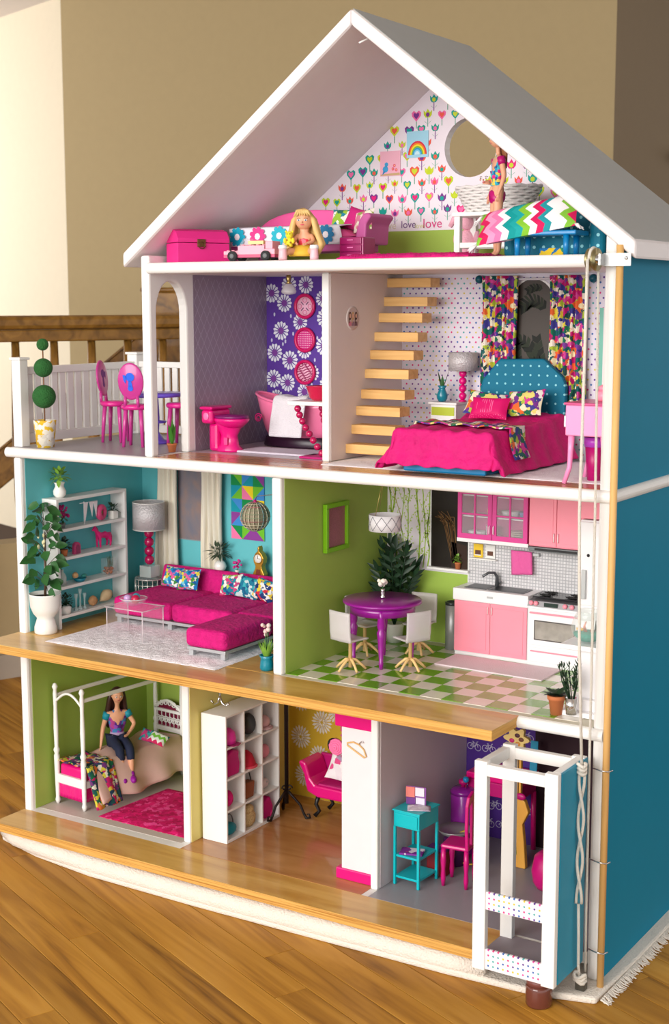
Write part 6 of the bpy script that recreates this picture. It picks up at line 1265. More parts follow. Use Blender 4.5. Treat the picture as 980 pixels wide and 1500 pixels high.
# ================================================================ GROUND FLOOR: green bedroom
zG = .0008
q = thing('canopy_bed', 'white four-poster doll bed with magenta skirt and lace headboard', 'bed', (.075, .2, zG))
bx0, bx1, by0, by1 = .034, .112, .056, .338
pp_ = [(.003, 0), (.0055, .008), (.004, .014), (.0048, .05), (.0058, .1), (.004, .104), (.0062, .11), (.0062, .113), (.004, .118), (.005, .16), (.0038, .2), (.0045, .228), (.0035, .236), (.006, .242), (.0035, .248), (0, .25)]
for x, y in ((bx0, by0), (bx1, by0), (bx0, by1), (bx1, by1)): P('bed_post', MB().lathe(pp_, 14, (x, y, zG)), WHITE, q, w=True)
for x in (bx0, bx1): P('canopy_rail', MB().box(x-.003, x+.003, by0, by1, .222, .229), WHITE, q, w=True, bev=.001)
P('canopy_arch', MB().tube([(lerp(bx0, bx1, t), by0, .212+.022*math.sin(PI*t)) for t in [i/12 for i in range(13)]], .0026, 8), WHITE, q, w=True)
P('footboard', MB().box(bx0, bx1, by0-.0035, by0+.0035, .046, .064), WHITE, q, w=True, bev=.001)
P('side_rail', MB().box(bx1-.003, bx1+.003, by0, by1, .046, .06), WHITE, q, w=True); P('side_rail', MB().box(bx0-.003, bx0+.003, by0, by1, .046, .06), WHITE, q, w=True)
P('mattress', MB().box(bx0+.003, bx1-.003, by0+.004, by1-.004, .05, .084), HOT, q, w=True, bev=.006, seg=3)
def sk(u, v):
    n = 14; t = u*2.0
    if t < 1: x, y = lerp(bx0+.004, bx1-.004, t), by0+.002
    else: x, y = bx1-.002, lerp(by0+.002, by1-.03, t-1)
    return (x+(.0015*math.sin(u*220) if t >= 1 else 0), y+(.0015*math.sin(u*220) if t < 1 else 0), lerp(.048, .016, v))
P('bed_skirt', MB().grid(sk, 120, 4), HOT, q, w=True, solid=.001)
P('headboard', MB().box(bx0, bx1, by1-.003, by1+.001, .09, .1).box(bx0, bx1, by1-.003, by1+.001, .132, .138), WHITE, q, w=True)
hp = [(lerp(bx0, bx1, t), .138+.02*math.sin(PI*t)) for t in [i/12 for i in range(13)]]
P('headboard_arch', MB().tube([(x, by1-.002, z) for x, z in hp], .003, 8), WHITE, q, w=True); P('headboard_back', MB().prism(hp+[(bx1, .09), (bx0, .09)], by1+.001, by1+.003, 'y'), M('headboard_wine', (120, 14, 54), .6), q, w=True, fix=True)
m = MB()
for i in range(6):
    cx = lerp(bx0+.009, bx1-.009, i/5)
    for czz, r in ((.146+.007*math.sin(PI*i/5), .0068), (.115, .0085)):
        m.tube([(cx+r*math.cos(a)*(1-a/14), by1-.003, czz+r*math.sin(a)*(1-a/14)) for a in [k*.5 for k in range(22)]], .0011, 5)
    m.cyl((cx, by1-.003, .1), (cx, by1-.003, .135), .001, 5)
P('lace_scroll', m, WHITE, q, w=True)
q.location.x = .088; q.rotation_euler = (0, 0, -.09)
def ctr(mb): mb.v = [(a-.075, b-.2, c) for a, b, c in mb.v]; return mb
BQ = M('blush_quilt', (216, 178, 168), .85, var=.08, vs=40)
def bq(u, v):
    y = lerp(by0+.008, by1-.012, v); a = u*1.7
    if a < 1: return (lerp(bx0+.006, bx1+.006, a), y, .0875+.0025*math.sin(v*17+u*6)+.007*math.exp(-((v-.86)/.1)**2))
    t = (a-1)/.7; return (bx1+.006+.034*t+.006*math.sin(v*19+1)*t, y, .0875+.007*math.exp(-((v-.86)/.1)**2)-.066*t**1.15+(.004*math.sin(v*11))*t)
one('bed_quilt', 'blush quilt hanging over the side of the canopy bed', 'quilt', ctr(MB().grid(bq, 30, 46)), BQ, (.088, .2, 0), -.09, solid=.0025)
def bt(u, v):
    y = lerp(by0-.002, by0+.07, v); a = u*1.75
    if a < 1: return (lerp(bx0+.004, bx1+.008, a), y, .0915+.002*math.sin(u*30+v*7))
    t = (a-1)/.75; return (bx1+.0105+.034*t+.003*math.sin(v*12), y-.006*t, .0915-.078*t)
one('bed_throw', 'dark floral throw over the foot of the canopy bed', 'throw', ctr(MB().grid(bt, 28, 18)), Mfloral('dark_floral', [(24, 80, 80), (190, 20, 100), (30, 60, 90), (206, 196, 60), (20, 100, 70), (226, 120, 60), (220, 214, 200), (110, 50, 120)], 120, warp=1.2), (.088, .2, 0), -.09, solid=.002)
one('bed_pillow', 'small dark patterned pillow beside the seated doll', 'pillow', MB().cushion(.017, .015, .006), Mfloral('teal_pink_mix', [(30, 120, 140), (190, 60, 120), (50, 150, 150), (120, 60, 120)], 130), (.112, .252, .1045), rot=(.75, .2, .3))
one('bed_pillow', 'small zigzag striped pillow on the blush quilt', 'pillow', MB().cushion(.02, .016, .006), Mchev('zig_small', [(120, 190, 60), (240, 240, 236), (20, 120, 140), (200, 30, 90), (240, 240, 236)], 26, 160, .006, 'Y', 'X'), (.14, .25, .1025), rot=(.45, .3, .25))
# seated teen doll, facing +x
q = thing('fashion_doll', 'long-haired brunette doll in purple top and jeans sitting on the canopy bed', 'doll', (.086, .19, .0905), .95); q.scale = (1.2, 1.2, 1.2)
j = {'pelvis': (0, .012, .013, .0125), 'waist': (0, .013, .03, .0098), 'chest': (0, .010, .052, .0118), 'neckb': (0, .010, .066, .0048), 'neck': (0, .008, .075, .0042), 'head': (0, .005, .090, .0098)}
e = [('pelvis', 'waist'), ('waist', 'chest'), ('chest', 'neckb'), ('neckb', 'neck'), ('neck', 'head')]
for s, t in ((-1, 'L'), (1, 'R')):
    j.update({'hip'+t: (s*.0085, .006, .011, .0098), 'knee'+t: (s*.009, -.040, .010, .0072), 'calf'+t: (s*.0085, -.050, -.012, .0062), 'ankle'+t: (s*.008, -.054, -.034, .0036), 'toe'+t: (s*.008, -.066, -.041, .0036)})
    e += [('pelvis', 'hip'+t), ('hip'+t, 'knee'+t), ('knee'+t, 'calf'+t), ('calf'+t, 'ankle'+t), ('ankle'+t, 'toe'+t)]
j.update({'shL': (-.0165, .011, .061, .0056), 'elbL': (-.024, .016, .034, .0042), 'wrL': (-.03, .008, .0065, .0032), 'shR': (.0165, .011, .061, .0056), 'elbR': (.029, .004, .039, .0042), 'wrR': (.016, -.008, .026, .0032)})
for t in 'LR': e += [('chest', 'sh'+t), ('sh'+t, 'elb'+t), ('elb'+t, 'wr'+t)]
jj = dict(j); hand(j, e, 'wrL', 'L', (-.2, -.4, -.5), (0, -1, 0), .95); hand(j, e, 'wrR', 'R', (-.7, -.6, -.2), (0, 0, 1), .95)
raw('body', skinmesh('body', j, e), SKIN, q); P('head', MB().sph((0, .004, .0915), (.0098, .0105, .0122), 20, 14), SKIN, q); face(q, (0, .004, .0915), (.0098, .0105, .0122), (0, -1, -.05), (70, 60, 50), (170, 40, 70))
tp = sub(jj, ['waist', 'chest', 'neckb', 'shL', 'shR'], 1.2); tp['hem'] = (0, .0125, .02, .0122)
raw('top', skinmesh('top', tp, [('hem', 'waist'), ('waist', 'chest'), ('chest', 'neckb'), ('chest', 'shL'), ('chest', 'shR')]), Mfloral('plaid_purple', [(110, 50, 150), (140, 70, 170), (60, 120, 170), (170, 60, 130), (90, 40, 130)], 170), q)
for t in 'LR': P('sleeve', MB().tube([jj['sh'+t][:3], tuple(Vector(jj['sh'+t][:3]).lerp(Vector(jj['elb'+t][:3]), .42))], [.0072, .0062], 12), M('sleeve_teal', (20, 140, 160), .6), q)
P('hem_ruffle', MB().lathe([(.0142, .0165), (.0132, .022), (.0118, .026)], 18, (0, .0125, 0)), M('ruffle_lilac', (176, 150, 190), .7), q)
jn = {'p': (*jj['pelvis'][:3], .0138)}
for t in 'LR': jn['h'+t] = (*jj['hip'+t][:3], .0108); jn['k'+t] = (*jj['knee'+t][:3], .0085); a = Vector(jj['calf'+t][:3]); jn['c'+t] = (*a, .0075)
raw('jeans', skinmesh('jeans', jn, [x for t in 'LR' for x in (('p', 'h'+t), ('h'+t, 'k'+t), ('k'+t, 'c'+t))]), M('navy_denim', (30, 38, 66), .8, var=.15), q)
for t in 'LR': a = jj['ankle'+t]; P('shoe', MB().sph((a[0], a[1]-.006, a[2]-.004), (.0068, .0135, .0068), 14, 10).sph((a[0], a[1], a[2]+.002), (.006, .007, .007), 10, 8), M('shoe_purple', (146, 20, 150), .4), q)
m = MB(); m.sph((0, .0075, .0945), (.0112, .0105, .0122), 16, 10)
for i in range(15): a = -.15+(PI+.3)*i/14; m.tube([(.0098*math.cos(a), .007+.006*math.sin(a), .099), (.0128*math.cos(a), .011+.007*math.sin(a), .084), (.0165*math.cos(a), .017+.007*math.sin(a), .055), (.016*math.cos(a), .02+.005*math.sin(a), .03+rnd.random()*.012)], [.003, .0042, .0045, .0014], 6)
P('hair', m, M('brunette_hair', (58, 32, 26), .45, var=.2), q)
rgm = furgrid(.2, .2, .0035, 60, 60, .0012); rgm.v = [(x+.03*(-y-.1)*0+(.02 if x > 0 else -.012)*(-y*5), y, z) for x, y, z in rgm.v]
one('rose_rug', 'magenta rose-textured rug beside the canopy bed', 'rug', rgm, Mfloral('rose_rug_pattern', [(226, 22, 112), (200, 10, 94), (236, 70, 146), (210, 14, 102), (186, 6, 84)], 95, .95, 1.6), (.262, .145, zG))
# ================================================================ closet
CB = thing('cubby_shelf', 'white cubby shelf of twelve boxes standing in the closet', 'shelf', (.428, .148, zG)); c0, c1, d0, d1, ht = .401, .458, .062, .236, .246
def CP(n, *b): P(n, MB().box(*b), WHITE, CB, w=True, bev=.0006)
CP('side_board', c0, c1, d0, d0+.004, zG, ht); CP('side_board', c0, c1, d1-.004, d1, zG, ht); CP('back_board', c0, c0+.002, d0+.004, d1-.004, zG, ht-.004); CP('top_board', c0, c1, d0+.004, d1-.004, ht-.004, ht)
for k in (1, 2): y = d0+(d1-d0)*k/3; CP('divider', c0+.002, c1, y-.002, y+.002, zG, ht-.004)
rows = [zG+.006, .064, .125, .185]
for r, z in enumerate(rows):
    for k in range(3): ya = d0+(d1-d0)*k/3+(.004 if k == 0 else .002); yb = d0+(d1-d0)*(k+1)/3-(.004 if k == 2 else .002); CP('shelf', c0+.002, c1, ya, yb, z-.004 if r else zG, z)
def cell(k, r): return (.440, d0+(d1-d0)*(k+.5)/3, rows[r]+.0004)
q = thing('sun_hat', 'bright pink peaked cap in the nearest top cubby', 'hat', cell(0, 3)); P('crown', MB().lathe([(.016, 0), (.0165, .01), (.014, .022), (.006, .029), (0, .03)], 18), M('cap_pink', (230, 50, 160), .5), q); P('brim', MB().prism([(.004, -.014), (.022, -.012), (.026, 0), (.022, .012), (.004, .014)], .0, .002, 'z'), M('cap_wine', (150, 20, 90), .5), q, fix=True)
q = thing('bowler_hat', 'black toy hat in the middle top cubby', 'hat', cell(1, 3)); T = Rt((.004, 0, .024), 0, PI/2-.25, 0); P('brim', MB().lathe([(0, 0), (.0235, 0), (.0235, .002), (0, .002)], 22, T=T, sq=(.85, 1)), BLACK, q); P('crown', MB().lathe([(.0145, -.018), (.0155, 0), (0, 0)], 18, T=T, sq=(.85, 1)), BLACK, q)
q = thing('pale_bonnet', 'pale pink bonnet in the farthest top cubby', 'hat', cell(2, 3)); P('crown', MB().sph((0, 0, .014), (.013, .014, .012)), M('bonnet_pink', (220, 180, 186), .7), q); P('brim', MB().lathe([(0, .001), (.019, .0015), (.019, .003), (0, .004)], 18), MATS['bonnet_pink'], q)
q = thing('folded_bag', 'tall magenta fabric bag in the nearest second-row cubby', 'bag', cell(0, 2)); P('bag', MB().prism([(-.02, 0), (.018, 0), (.021, .02), (.017, .034), (.019, .044), (-.002, .05), (-.02, .042)], -.012, .014, 'x'), MAG, q, fix=True, bev=.003); P('handle', MB().tube([(.001, -.008, .044), (.001, -.006, .0515), (.001, .006, .0515), (.001, .008, .044)], .001, 6), HOT, q)
q = thing('red_hat', 'red cone hat in the middle second-row cubby', 'hat', cell(1, 2)); P('crown', MB().lathe([(.02, 0), (.0185, .008), (.012, .024), (.004, .031), (0, .032)], 18), M('felt_red', (186, 14, 50), .7), q); P('brim', MB().lathe([(.022, 0), (.0225, .002), (.019, .004)], 18), M('felt_brim', (214, 70, 90), .7), q)
one('pink_purse', 'round pale pink purse in the farthest second-row cubby', 'purse', MB().sph((0, 0, .014), (.011, .014, .014)), M('purse_pink', (226, 140, 160), .4), cell(2, 2))
one('pink_puff', 'small hot pink ball in the nearest third-row cubby', 'ball', MB().sph((0, 0, .017), (.014, .014, .0165), 14, 10), FURP, (cell(0, 1)[0]+.002, cell(0, 1)[1]-.009, cell(0, 1)[2]))
q = thing('brown_handbag', 'brown leather handbag in the middle third-row cubby', 'handbag', cell(1, 1)); P('bag', MB().prism([(-.014, 0), (.011, 0), (.015, .03), (-.015, .032)], -.008, .01, 'x'), M('leather_brown', (138, 78, 40), .5, var=.15), q, fix=True, bev=.002); P('strap', MB().tube([(.001, -.013, .03), (.001, -.006, .049), (.001, .007, .05), (.001, .0135, .03)], .0011, 6), M('strap_black', (40, 30, 28), .6), q)
q = thing('white_pouch', 'tiny white pouch in the farthest third-row cubby', 'purse', cell(2, 1)); P('pouch', MB().sph((0, 0, .010), (.008, .013, .0098)), M('pouch_white', (220, 206, 206), .6), q); P('clasp', MB().sph((.008, 0, .014), .002, 8, 6), CHROME, q)
q = thing('teal_handbag', 'teal round handbag with wire handle in the nearest bottom cubby', 'handbag', cell(0, 0)); P('bag', MB().sph((0, 0, .012), (.013, .019, .012)), M('bag_teal', (0, 130, 146), .5), q); P('handle', MB().tube([(0, .014*math.cos(a), .018+.022*math.sin(a)) for a in [PI*k/10 for k in range(11)]], .0012, 6), M('handle_grey', (90, 84, 86), .5), q)
q = thing('straw_bag', 'woven straw bag in the middle bottom cubby', 'bag', cell(1, 0)); P('bag', MB().lathe([(.014, 0), (.02, .008), (.021, .02), (.014, .032), (.012, .036), (0, .035)], 20, sq=(.75, 1)), Mwood('straw', [(.35, (150, 120, 76)), (.5, (216, 192, 140)), (.65, (170, 140, 90))], (300, 300, 300), .8, 1), q); P('flap', MB().sph((.004, -.002, .034), (.011, .015, .009)), MATS['straw'], q)
q = thing('magenta_scarf', 'folded magenta scarf in the farthest bottom cubby', 'scarf', cell(2, 0)); P('scarf', MB().prism([(-.014, 0), (.012, 0), (.015, .02), (.004, .042), (-.012, .036)], -.01, .012, 'x'), M('scarf_magenta', (206, 20, 120), .8), q, fix=True, bev=.003); P('fringe', MB().tube([(.012, .004, .001), (.013, .008, .012)], .0012, 5), HOT, q)
q = thing('ceiling_hook', 'chrome double coat hook hanging above the cubby shelf', 'hook', (.428, .085, Z1-TH)); P('plate', MB().lathe([(.008, 0), (.008, -.003), (.002, -.004)], 16), CHROME, q, fix=True); P('stem', MB().cyl((0, 0, -.003), (0, 0, -.07), .0022, 10), CHROME, q)
for s in (-1, 1): P('hook_arm', MB().tube([(0, 0, -.066), (s*.005, 0, -.079), (s*.013, 0, -.084), (s*.019, 0, -.08)], [.0022, .0021, .0019, .0017], 8), CHROME, q); P('hook_ball', MB().sph((s*.0195, 0, -.0793), .0029, 10, 8), CHROME, q)
q = thing('coat_stand', 'black iron coat stand with scrolled feet in the closet', 'coat stand', (.474, .236, zG+.0005)); IRON = M('black_iron', (30, 22, 20), .5, .4)
P('pole', MB().lathe([(.004, .03), (.0042, .32), (.003, .335), (0, .337)], 12), IRON, q)
for k in range(3):
    a = 2*PI*k/3+.25; c, s = math.cos(a), math.sin(a); pts = [(.003, .055), (.012, .046), (.028, .03), (.036, .012), (.041, .004), (.048, .006), (.047, .013), (.042, .012)]
    P('scroll_foot', MB().tube([(r*c, r*s, z) for r, z in pts], [.003, .0028, .0026, .0026, .003, .0026, .002, .0014], 8), IRON, q); P('curl', MB().tube([((.006+.006*math.cos(t)*(1-t/9))*c, (.006+.006*math.cos(t)*(1-t/9))*s, .062+.006*math.sin(t)*(1-t/9)) for t in [i*.5 for i in range(13)]], .0016, 6), IRON, q)
q = thing('toy_chaise', 'hot pink plastic chaise with black clawed legs in the closet', 'chaise', (.588, .295, zG+.0005), .0)
ch = [(-.085, .052), (-.092, .085), (-.105, .108), (-.1, .113), (-.088, .108), (-.078, .08), (-.066, .067), (.1, .065), (.1, .045), (-.06, .043)]
P('frame', MB().prism(ch, -.032, .034, 'y'), HOT, q, fix=True, bev=.004); P('seat_pad', MB().box(-.062, .098, -.028, .03, .0655, .071), MAG, q, bev=.003); P('back_panel', MB().prism([(-.1, .06), (.1, .06), (.1, .09), (.03, .108), (-.095, .112)], .034, .042, 'y'), MAG, q, fix=True, bev=.003)
for x in (-.062, .085):
    for y in (-.024, .026): P('leg', MB().tube([(x, y, .045), (x-.004, y-.003, .028), (x+.002, y, .014), (x-.006, y-.004, .004)], [.005, .0042, .0035, .0045], 8), BLACK, q)
one('chaise_pillow', 'white flower print pillow on the pink chaise', 'pillow', MB().cushion(.032, .027, .008), Mfloral('white_rose_fabric', [(240, 234, 238), (236, 226, 232), (240, 236, 238), (226, 80, 140), (244, 240, 242), (180, 150, 180), (240, 236, 236)], 65), (.566, .298, .1015), rot=(1.05, .12, .1))
q = thing('wardrobe', 'white wardrobe with hot pink cornice and base in the closet', 'wardrobe', (.753, .075, zG))
P('cornice', MB().box(-.042, .034, -.036, .04, .276, .3), HOT, q, bev=.002); P('ruffle', MB().box(-.044, .03, -.03, .04, .3, .315), MAG, q, bev=.004); P('base', MB().box(-.04, .034, -.036, .04, 0, .02), HOT, q, bev=.002); P('door', MB().box(-.029, .034, -.034, -.029, .02, .276), M('wardrobe_white', (226, 222, 226), .5), q, bev=.001); P('carcass', MB().box(-.03, .034, -.029, .036, .02, .276), M('wardrobe_inner', (214, 206, 212), .6), q)
P('door_scallop', MB().box(-.04, -.0302, -.02, .03, .262, .276), MAG, q)
m = MB(); m.grid(lambda u, v: (-.041+.005*math.sin(v*34)*.6+.008*u, -.012+.03*u+.003*math.sin(v*50), lerp(.276, .205, v)), 6, 24); P('ruffle_curtain', m, MAG, q, solid=.0015)
q = thing('clothes_hanger', 'wooden toy hanger hooked on the white wardrobe door', 'hanger', (.757, .0385, .243), rot=(0, .45, 0)); P('bar', MB().tube([(-.021, 0, -.002), (-.012, 0, .006), (0, 0, .0085), (.012, 0, .006), (.021, 0, -.002), (.019, 0, -.006), (-.019, 0, -.006)], .0013, 6, closed=True), PINEWOOD, q); P('hook', MB().tube([(0, 0, .008), (0, 0, .014), (.003, 0, .018), (.006, 0, .016)], .0009, 6), CHROME, q)
q = thing('rose_headband', 'black headband with a pink rose hung beside the wardrobe', 'accessory', (.703, .060, .232)); P('band', MB().lathe([(.005, -.006), (.012, -.004), (.014, .004), (.01, .008), (0, .009)], 16, T=Rt((-.008, .006, 0), PI/2, 0, 0)), BLACK, q)
m = MB()
for k in range(4): m.tube([((.003+.0034*k)*math.cos(t+k), -.003-.0015*(3-k), (.003+.0034*k)*math.sin(t+k)) for t in [i*PI/5 for i in range(10)]], .0026, 6, closed=True)
P('rose', m, M('rose_petals', (236, 110, 160), .6), q)
# ================================================================ playroom
q = thing('turquoise_stand', 'turquoise open side table with drawer in the playroom', 'side table', (.84, .1, zG+.0005), -.05); TQ = M('turquoise_plastic', (0, 186, 196), .35, coat=.2)
for x in (-.024, .024):
    for y in (-.03, .03): P('leg', MB().box(x-.0022, x+.0022, y-.0022, y+.0022, 0, .105), TQ, q)
P('drawer_box', MB().box(-.026, .026, -.032, .032, .105, .133), TQ, q, bev=.0012); P('drawer_front', MB().box(-.023, .023, -.0338, -.032, .108, .13), TQ, q, bev=.0008); P('table_top', MB().box(-.028, .028, -.034, .034, .133, .136), TQ, q, bev=.0008)
for z in (.012, .05): P('shelf', MB().box(-.024, .024, -.03, .03, z, z+.004), TQ, q, bev=.0006)
zt_ = zG+.0005+.1365
q = thing('photo_cards', 'open pink and white picture cards standing on the turquoise table', 'card', (.838, .106, zt_), .2)
for x, c, z0, z1 in ((-.012, (236, 130, 120), .013, .031), (.005, (232, 226, 236), .016, .031), (.006, (226, 220, 236), .001, .013), (-.011, (120, 60, 140), 0, .012)): P('card', MB().box(x-.008, x+.008, -.001, .001, z0, z1), M('card_%d_%d' % (c[0], c[1]), c, .6), q)
P('backing', MB().box(-.02, .016, .001, .0022, 0, .032), M('card_violet', (140, 80, 160), .5), q)
one('paper_sheet', 'pale printed paper lying on the turquoise table', 'paper', MB().grid(lambda u, v: ((u-.5)*.04, (v-.5)*.03, .0006+.0015*math.sin(u*4)*v), 8, 6), Mfloral('paper_print', [(222, 214, 224), (206, 196, 210), (230, 224, 230), (190, 170, 196)], 120), (.85, .092, zt_), rz=.5, solid=.0005)
one('magazine', 'purple magazine on the lower shelf of the turquoise table', 'magazine', MB().box(-.02, .02, -.014, .014, 0, .003), Mfloral('magazine_print', [(130, 50, 150), (230, 220, 230), (190, 60, 130)], 60), (.838, .09, zG+.0553), rz=.3)
q = thing('red_box', 'dark red toy box under the turquoise table', 'box', (.858, .15, zG+.0005)); P('box', MB().box(-.018, .018, -.012, .012, 0, .045), M('box_red', (130, 20, 30), .5), q, bev=.002); P('lid', MB().box(-.019, .019, -.013, .013, .045, .05), M('box_violet', (90, 40, 110), .5), q, bev=.001)
q = thing('steel_bowl', 'shallow steel bowl beside the purple canister', 'bowl', (.858, .21, zG+.0005)); P('stand', MB().lathe([(.022, 0), (.02, .045), (.018, .05)], 20), M('stand_plum', (84, 30, 96), .4), q); P('bowl', MB().lathe([(.012, .05), (.024, .056), (.032, .064), (.031, .065), (.022, .058), (0, .053)], 26), STEEL, q)
q = thing('purple_canister', 'glossy purple canister with hot pink knob lid in the playroom', 'canister', (.846, .265, zG+.0005)); P('body', MB().lathe([(.021, 0), (.0225, .003), (.0225, .112), (.021, .114)], 26), M('canister_purple', (164, 40, 176), .25, coat=.4), q); ld = P('lid', MB().lathe([(.0235, .112), (.0235, .118), (.019, .122), (.006, .124)], 26), M('canister_lid', (140, 24, 150), .25, coat=.4), q); P('knob', MB().lathe([(.004, .123), (.004, .128), (.0085, .131), (.0085, .137), (.004, .139), (0, .1392)], 16), MAG, ld)
q = thing('toy_chair', 'magenta toy chair with turned legs in the playroom', 'chair', (.908, .132, zG+.0005), -1.45); PC = M('chair_magenta', (200, 10, 116), .35, coat=.2)
P('seat', MB().box(-.026, .026, -.026, .026, .068, .076), PC, q, bev=.004)
for x in (-.021, .021):
    for y in (-.021, .021): P('leg', MB().lathe([(.003, 0), (.0045, .015), (.0035, .03), (.005, .045), (.004, .068)], 12), PC, q, loc=(x, y, 0))
bk = [(.022, .07), (.026, .07), (.03, .11), (.028, .15), (.02, .165), (.0, .17), (-.02, .165), (-.028, .15), (-.03, .11), (-.026, .07), (-.022, .07), (-.024, .11), (-.022, .145), (0, .16), (.022, .145), (.024, .11)]
P('backrest', MB().prism(bk, .02, .026, 'y'), PC, q, fix=True, bev=.0015); P('splat', MB().box(-.005, .005, .0205, .0255, .074, .163), PC, q, bev=.001)
q = thing('play_desk', 'hot pink toy desk against the bicycle wallpaper', 'desk', (.895, .308, zG+.0005)); P('table_top', MB().box(-.05, .062, -.03, .045, .138, .15), HOT, q, bev=.002); P('drawer', MB().box(-.045, .058, -.0315, -.03, .112, .137), MAG, q, bev=.001); P('apron', MB().box(-.046, .058, -.03, .04, .112, .138), MAG, q)
for x in (-.045, .056): P('side_leg', MB().tube([(x, -.02, .112), (x-.004, -.022, .07), (x+.003, -.02, .035), (x, -.024, 0)], [.006, .005, .0045, .005], 8), HOT, q); P('side_leg', MB().tube([(x, .035, .112), (x, .036, .05), (x, .038, 0)], .005, 8), HOT, q)
q = thing('bead_string', 'string of blue, yellow and pink toy beads hanging by the desk', 'toy', (.853, .262, zG+.14))
for z, c, r in ((0, (20, 130, 180), .006), (-.03, (230, 170, 30), .0085), (-.052, (60, 70, 60), .005)): P('bead', MB().sph((0, 0, z), r, 12, 8), M('beadc_%d' % c[0], c, .4), q)
P('cord', MB().cyl((0, 0, .01), (0, 0, -.06), .0008, 5), M('cord_red', (150, 20, 50), .6), q)
q = thing('hula_hoop', 'small yellow toy hoop leaning beside the magenta chair', 'toy', (.884, .218, .033), rot=(1.2, 0, .4)); P('hoop', MB().tube([(.03*math.cos(a), .03*math.sin(a), 0) for a in [2*PI*i/32 for i in range(32)]], .0016, 8, closed=True), M('hoop_yellow', (226, 190, 40), .4), q)
q = thing('toy_guitar', 'tall orange toy with flower top and long striped neck behind the lift', 'toy', (.957, .255, zG+.0005), 0); q.scale = (.95, 1, .81); OR = M('orange_wood', (226, 166, 70), .45); m = MB()
fl = [((.022+.005*math.cos(6*t))*math.cos(t), .292+(.022+.005*math.cos(6*t))*math.sin(t)) for t in [2*PI*i/36 for i in range(36)]]
fh = P('flower_head', MB().prism(fl, -.004, .004, 'y'), M('flower_cream', (236, 206, 130), .5), q, fix=True)
for x, z, c in ((-.009, .287, (206, 40, 120)), (.002, .3, (90, 50, 60)), (.01, .292, (120, 70, 50)), (.003, .281, (226, 150, 60))): P('petal_dot', MB().sph((x, -.004, z), (.0055, .0015, .005), 10, 6), M('dot_%d' % c[0], c, .5), fh)
P('neck', MB().box(-.011, .011, -.004, .004, .15, .275), OR, q, bev=.001)
for x in (-.006, 0, .006): P('string', MB().cyl((x, -.0045, .12), (x, -.0045, .27), .0009, 5), M('string_dark', (60, 30, 40), .5), q)
P('body', MB().prism([(-.011, .16), (-.02, .15), (-.026, .12), (-.018, .1), (-.022, .06), (-.024, .0), (.024, 0), (.02, .06), (.016, .1), (.028, .13), (.02, .155), (.011, .16)], -.006, .006, 'y'), OR, q, fix=True, bev=.002); P('blue_panel', MB().prism([(-.012, .075), (.004, .075), (.0, .115), (-.01, .12)], -.0075, -.006, 'y'), M('panel_sky', (110, 160, 200), .5), q, fix=True); P('green_panel', MB().prism([(-.014, .03), (.006, .03), (.004, .074), (-.012, .074)], -.0075, -.006, 'y'), M('panel_grass', (110, 160, 50), .5), q, fix=True)
P('bow', MB().sph((-.013, -.008, .165), (.011, .004, .008), 12, 8).sph((.013, -.008, .165), (.011, .004, .008), 12, 8).sph((0, -.009, .165), .005, 10, 8), MAG, q)
q = thing('berry_pouf', 'round magenta pouf seat seen through the lift frame', 'pouf', (1.05, .2, zG+.0005)); P('pouf', MB().lathe([(.024, 0), (.03, .01), (.033, .03), (.028, .055), (.02, .062), (0, .063)], 24), PC, q); P('button', MB().sph((0, 0, .063), (.006, .006, .002), 10, 6), PINK, q)
one('blue_poster', 'light blue card standing on the pink toy desk', 'card', MB().box(-.007, .007, -.001, .001, 0, .06), M('card_cyan', (40, 170, 210), .5), (.955, .33, zG+.151), rot=(-.08, 0, 0))
# ================================================================ LIFT
q = thing('lift_car', 'white framed lift car with dotted panels and turquoise side', 'lift', (1.131, -.062, -.010))
lx0, lx1, ly0, ly1, lz0, lz1 = 1.063, 1.199, -.122, -.013, -.010, .321; pw = .021
def LP(n, mat, *b, bev=.001, **k): return P(n, MB().box(*b), mat, q, w=True, bev=bev, **k)
for x in (lx0, lx1-pw):
    for y in (ly0, ly1-.012): LP('post', WHITE, x, x+pw, y, y+.012, lz0, lz1)
LP('top_rail', WHITE, lx0+pw, lx1-pw, ly0, ly0+.012, lz1-.022, lz1-.004); LP('top_rail', WHITE, lx0+pw, lx1-pw, ly1-.012, ly1, lz1-.022, lz1-.004); LP('top_rail', WHITE, lx0, lx0+.012, ly0+.012, ly1-.012, lz1-.022, lz1-.004); LP('top_rail', WHITE, lx1-.014, lx1-.003, ly0+.012, ly1-.012, lz1-.012, lz1)
LP('floor_board', M('lift_floor', (150, 140, 146), .6), lx0+.001, lx1-.004, ly0+.012, ly1-.001, lz0+.008, lz0+.014, bev=0)
LP('side_panel', M('lift_turquoise', (0, 142, 176), .4), lx1-.003, lx1+.001, ly0+.013, ly1-.001, lz0+.002, lz1-.002, bev=0)
DT = Mdots('dotted_panel', (238, 234, 240), [(96, 60, 150), (60, 110, 180), (220, 60, 130), (226, 196, 60), (80, 170, 170), (210, 80, 160)], 120, .2)
LP('dotted_panel', DT, lx0+pw, lx1-pw, ly0+.003, ly0+.007, .088, .116, bev=0); LP('dotted_panel', DT, lx0+pw, lx1-pw, ly0+.003, ly0+.007, lz0+.002, .024, bev=0)
q = thing('glass_jar', 'small reddish glass jar propping up the lift car', 'jar', (1.163, -.093, ZF)); P('jar', MB().lathe([(.019, 0), (.0205, .003), (.0205, .030), (.018, .034), (0, .034)], 26), M('amber_jar', (104, 56, 46), .15, coat=.5), q); P('lid', MB().lathe([(.0195, .034), (.0195, .0435), (0, .0435)], 26), M('jar_lid', (120, 70, 64), .4), q)
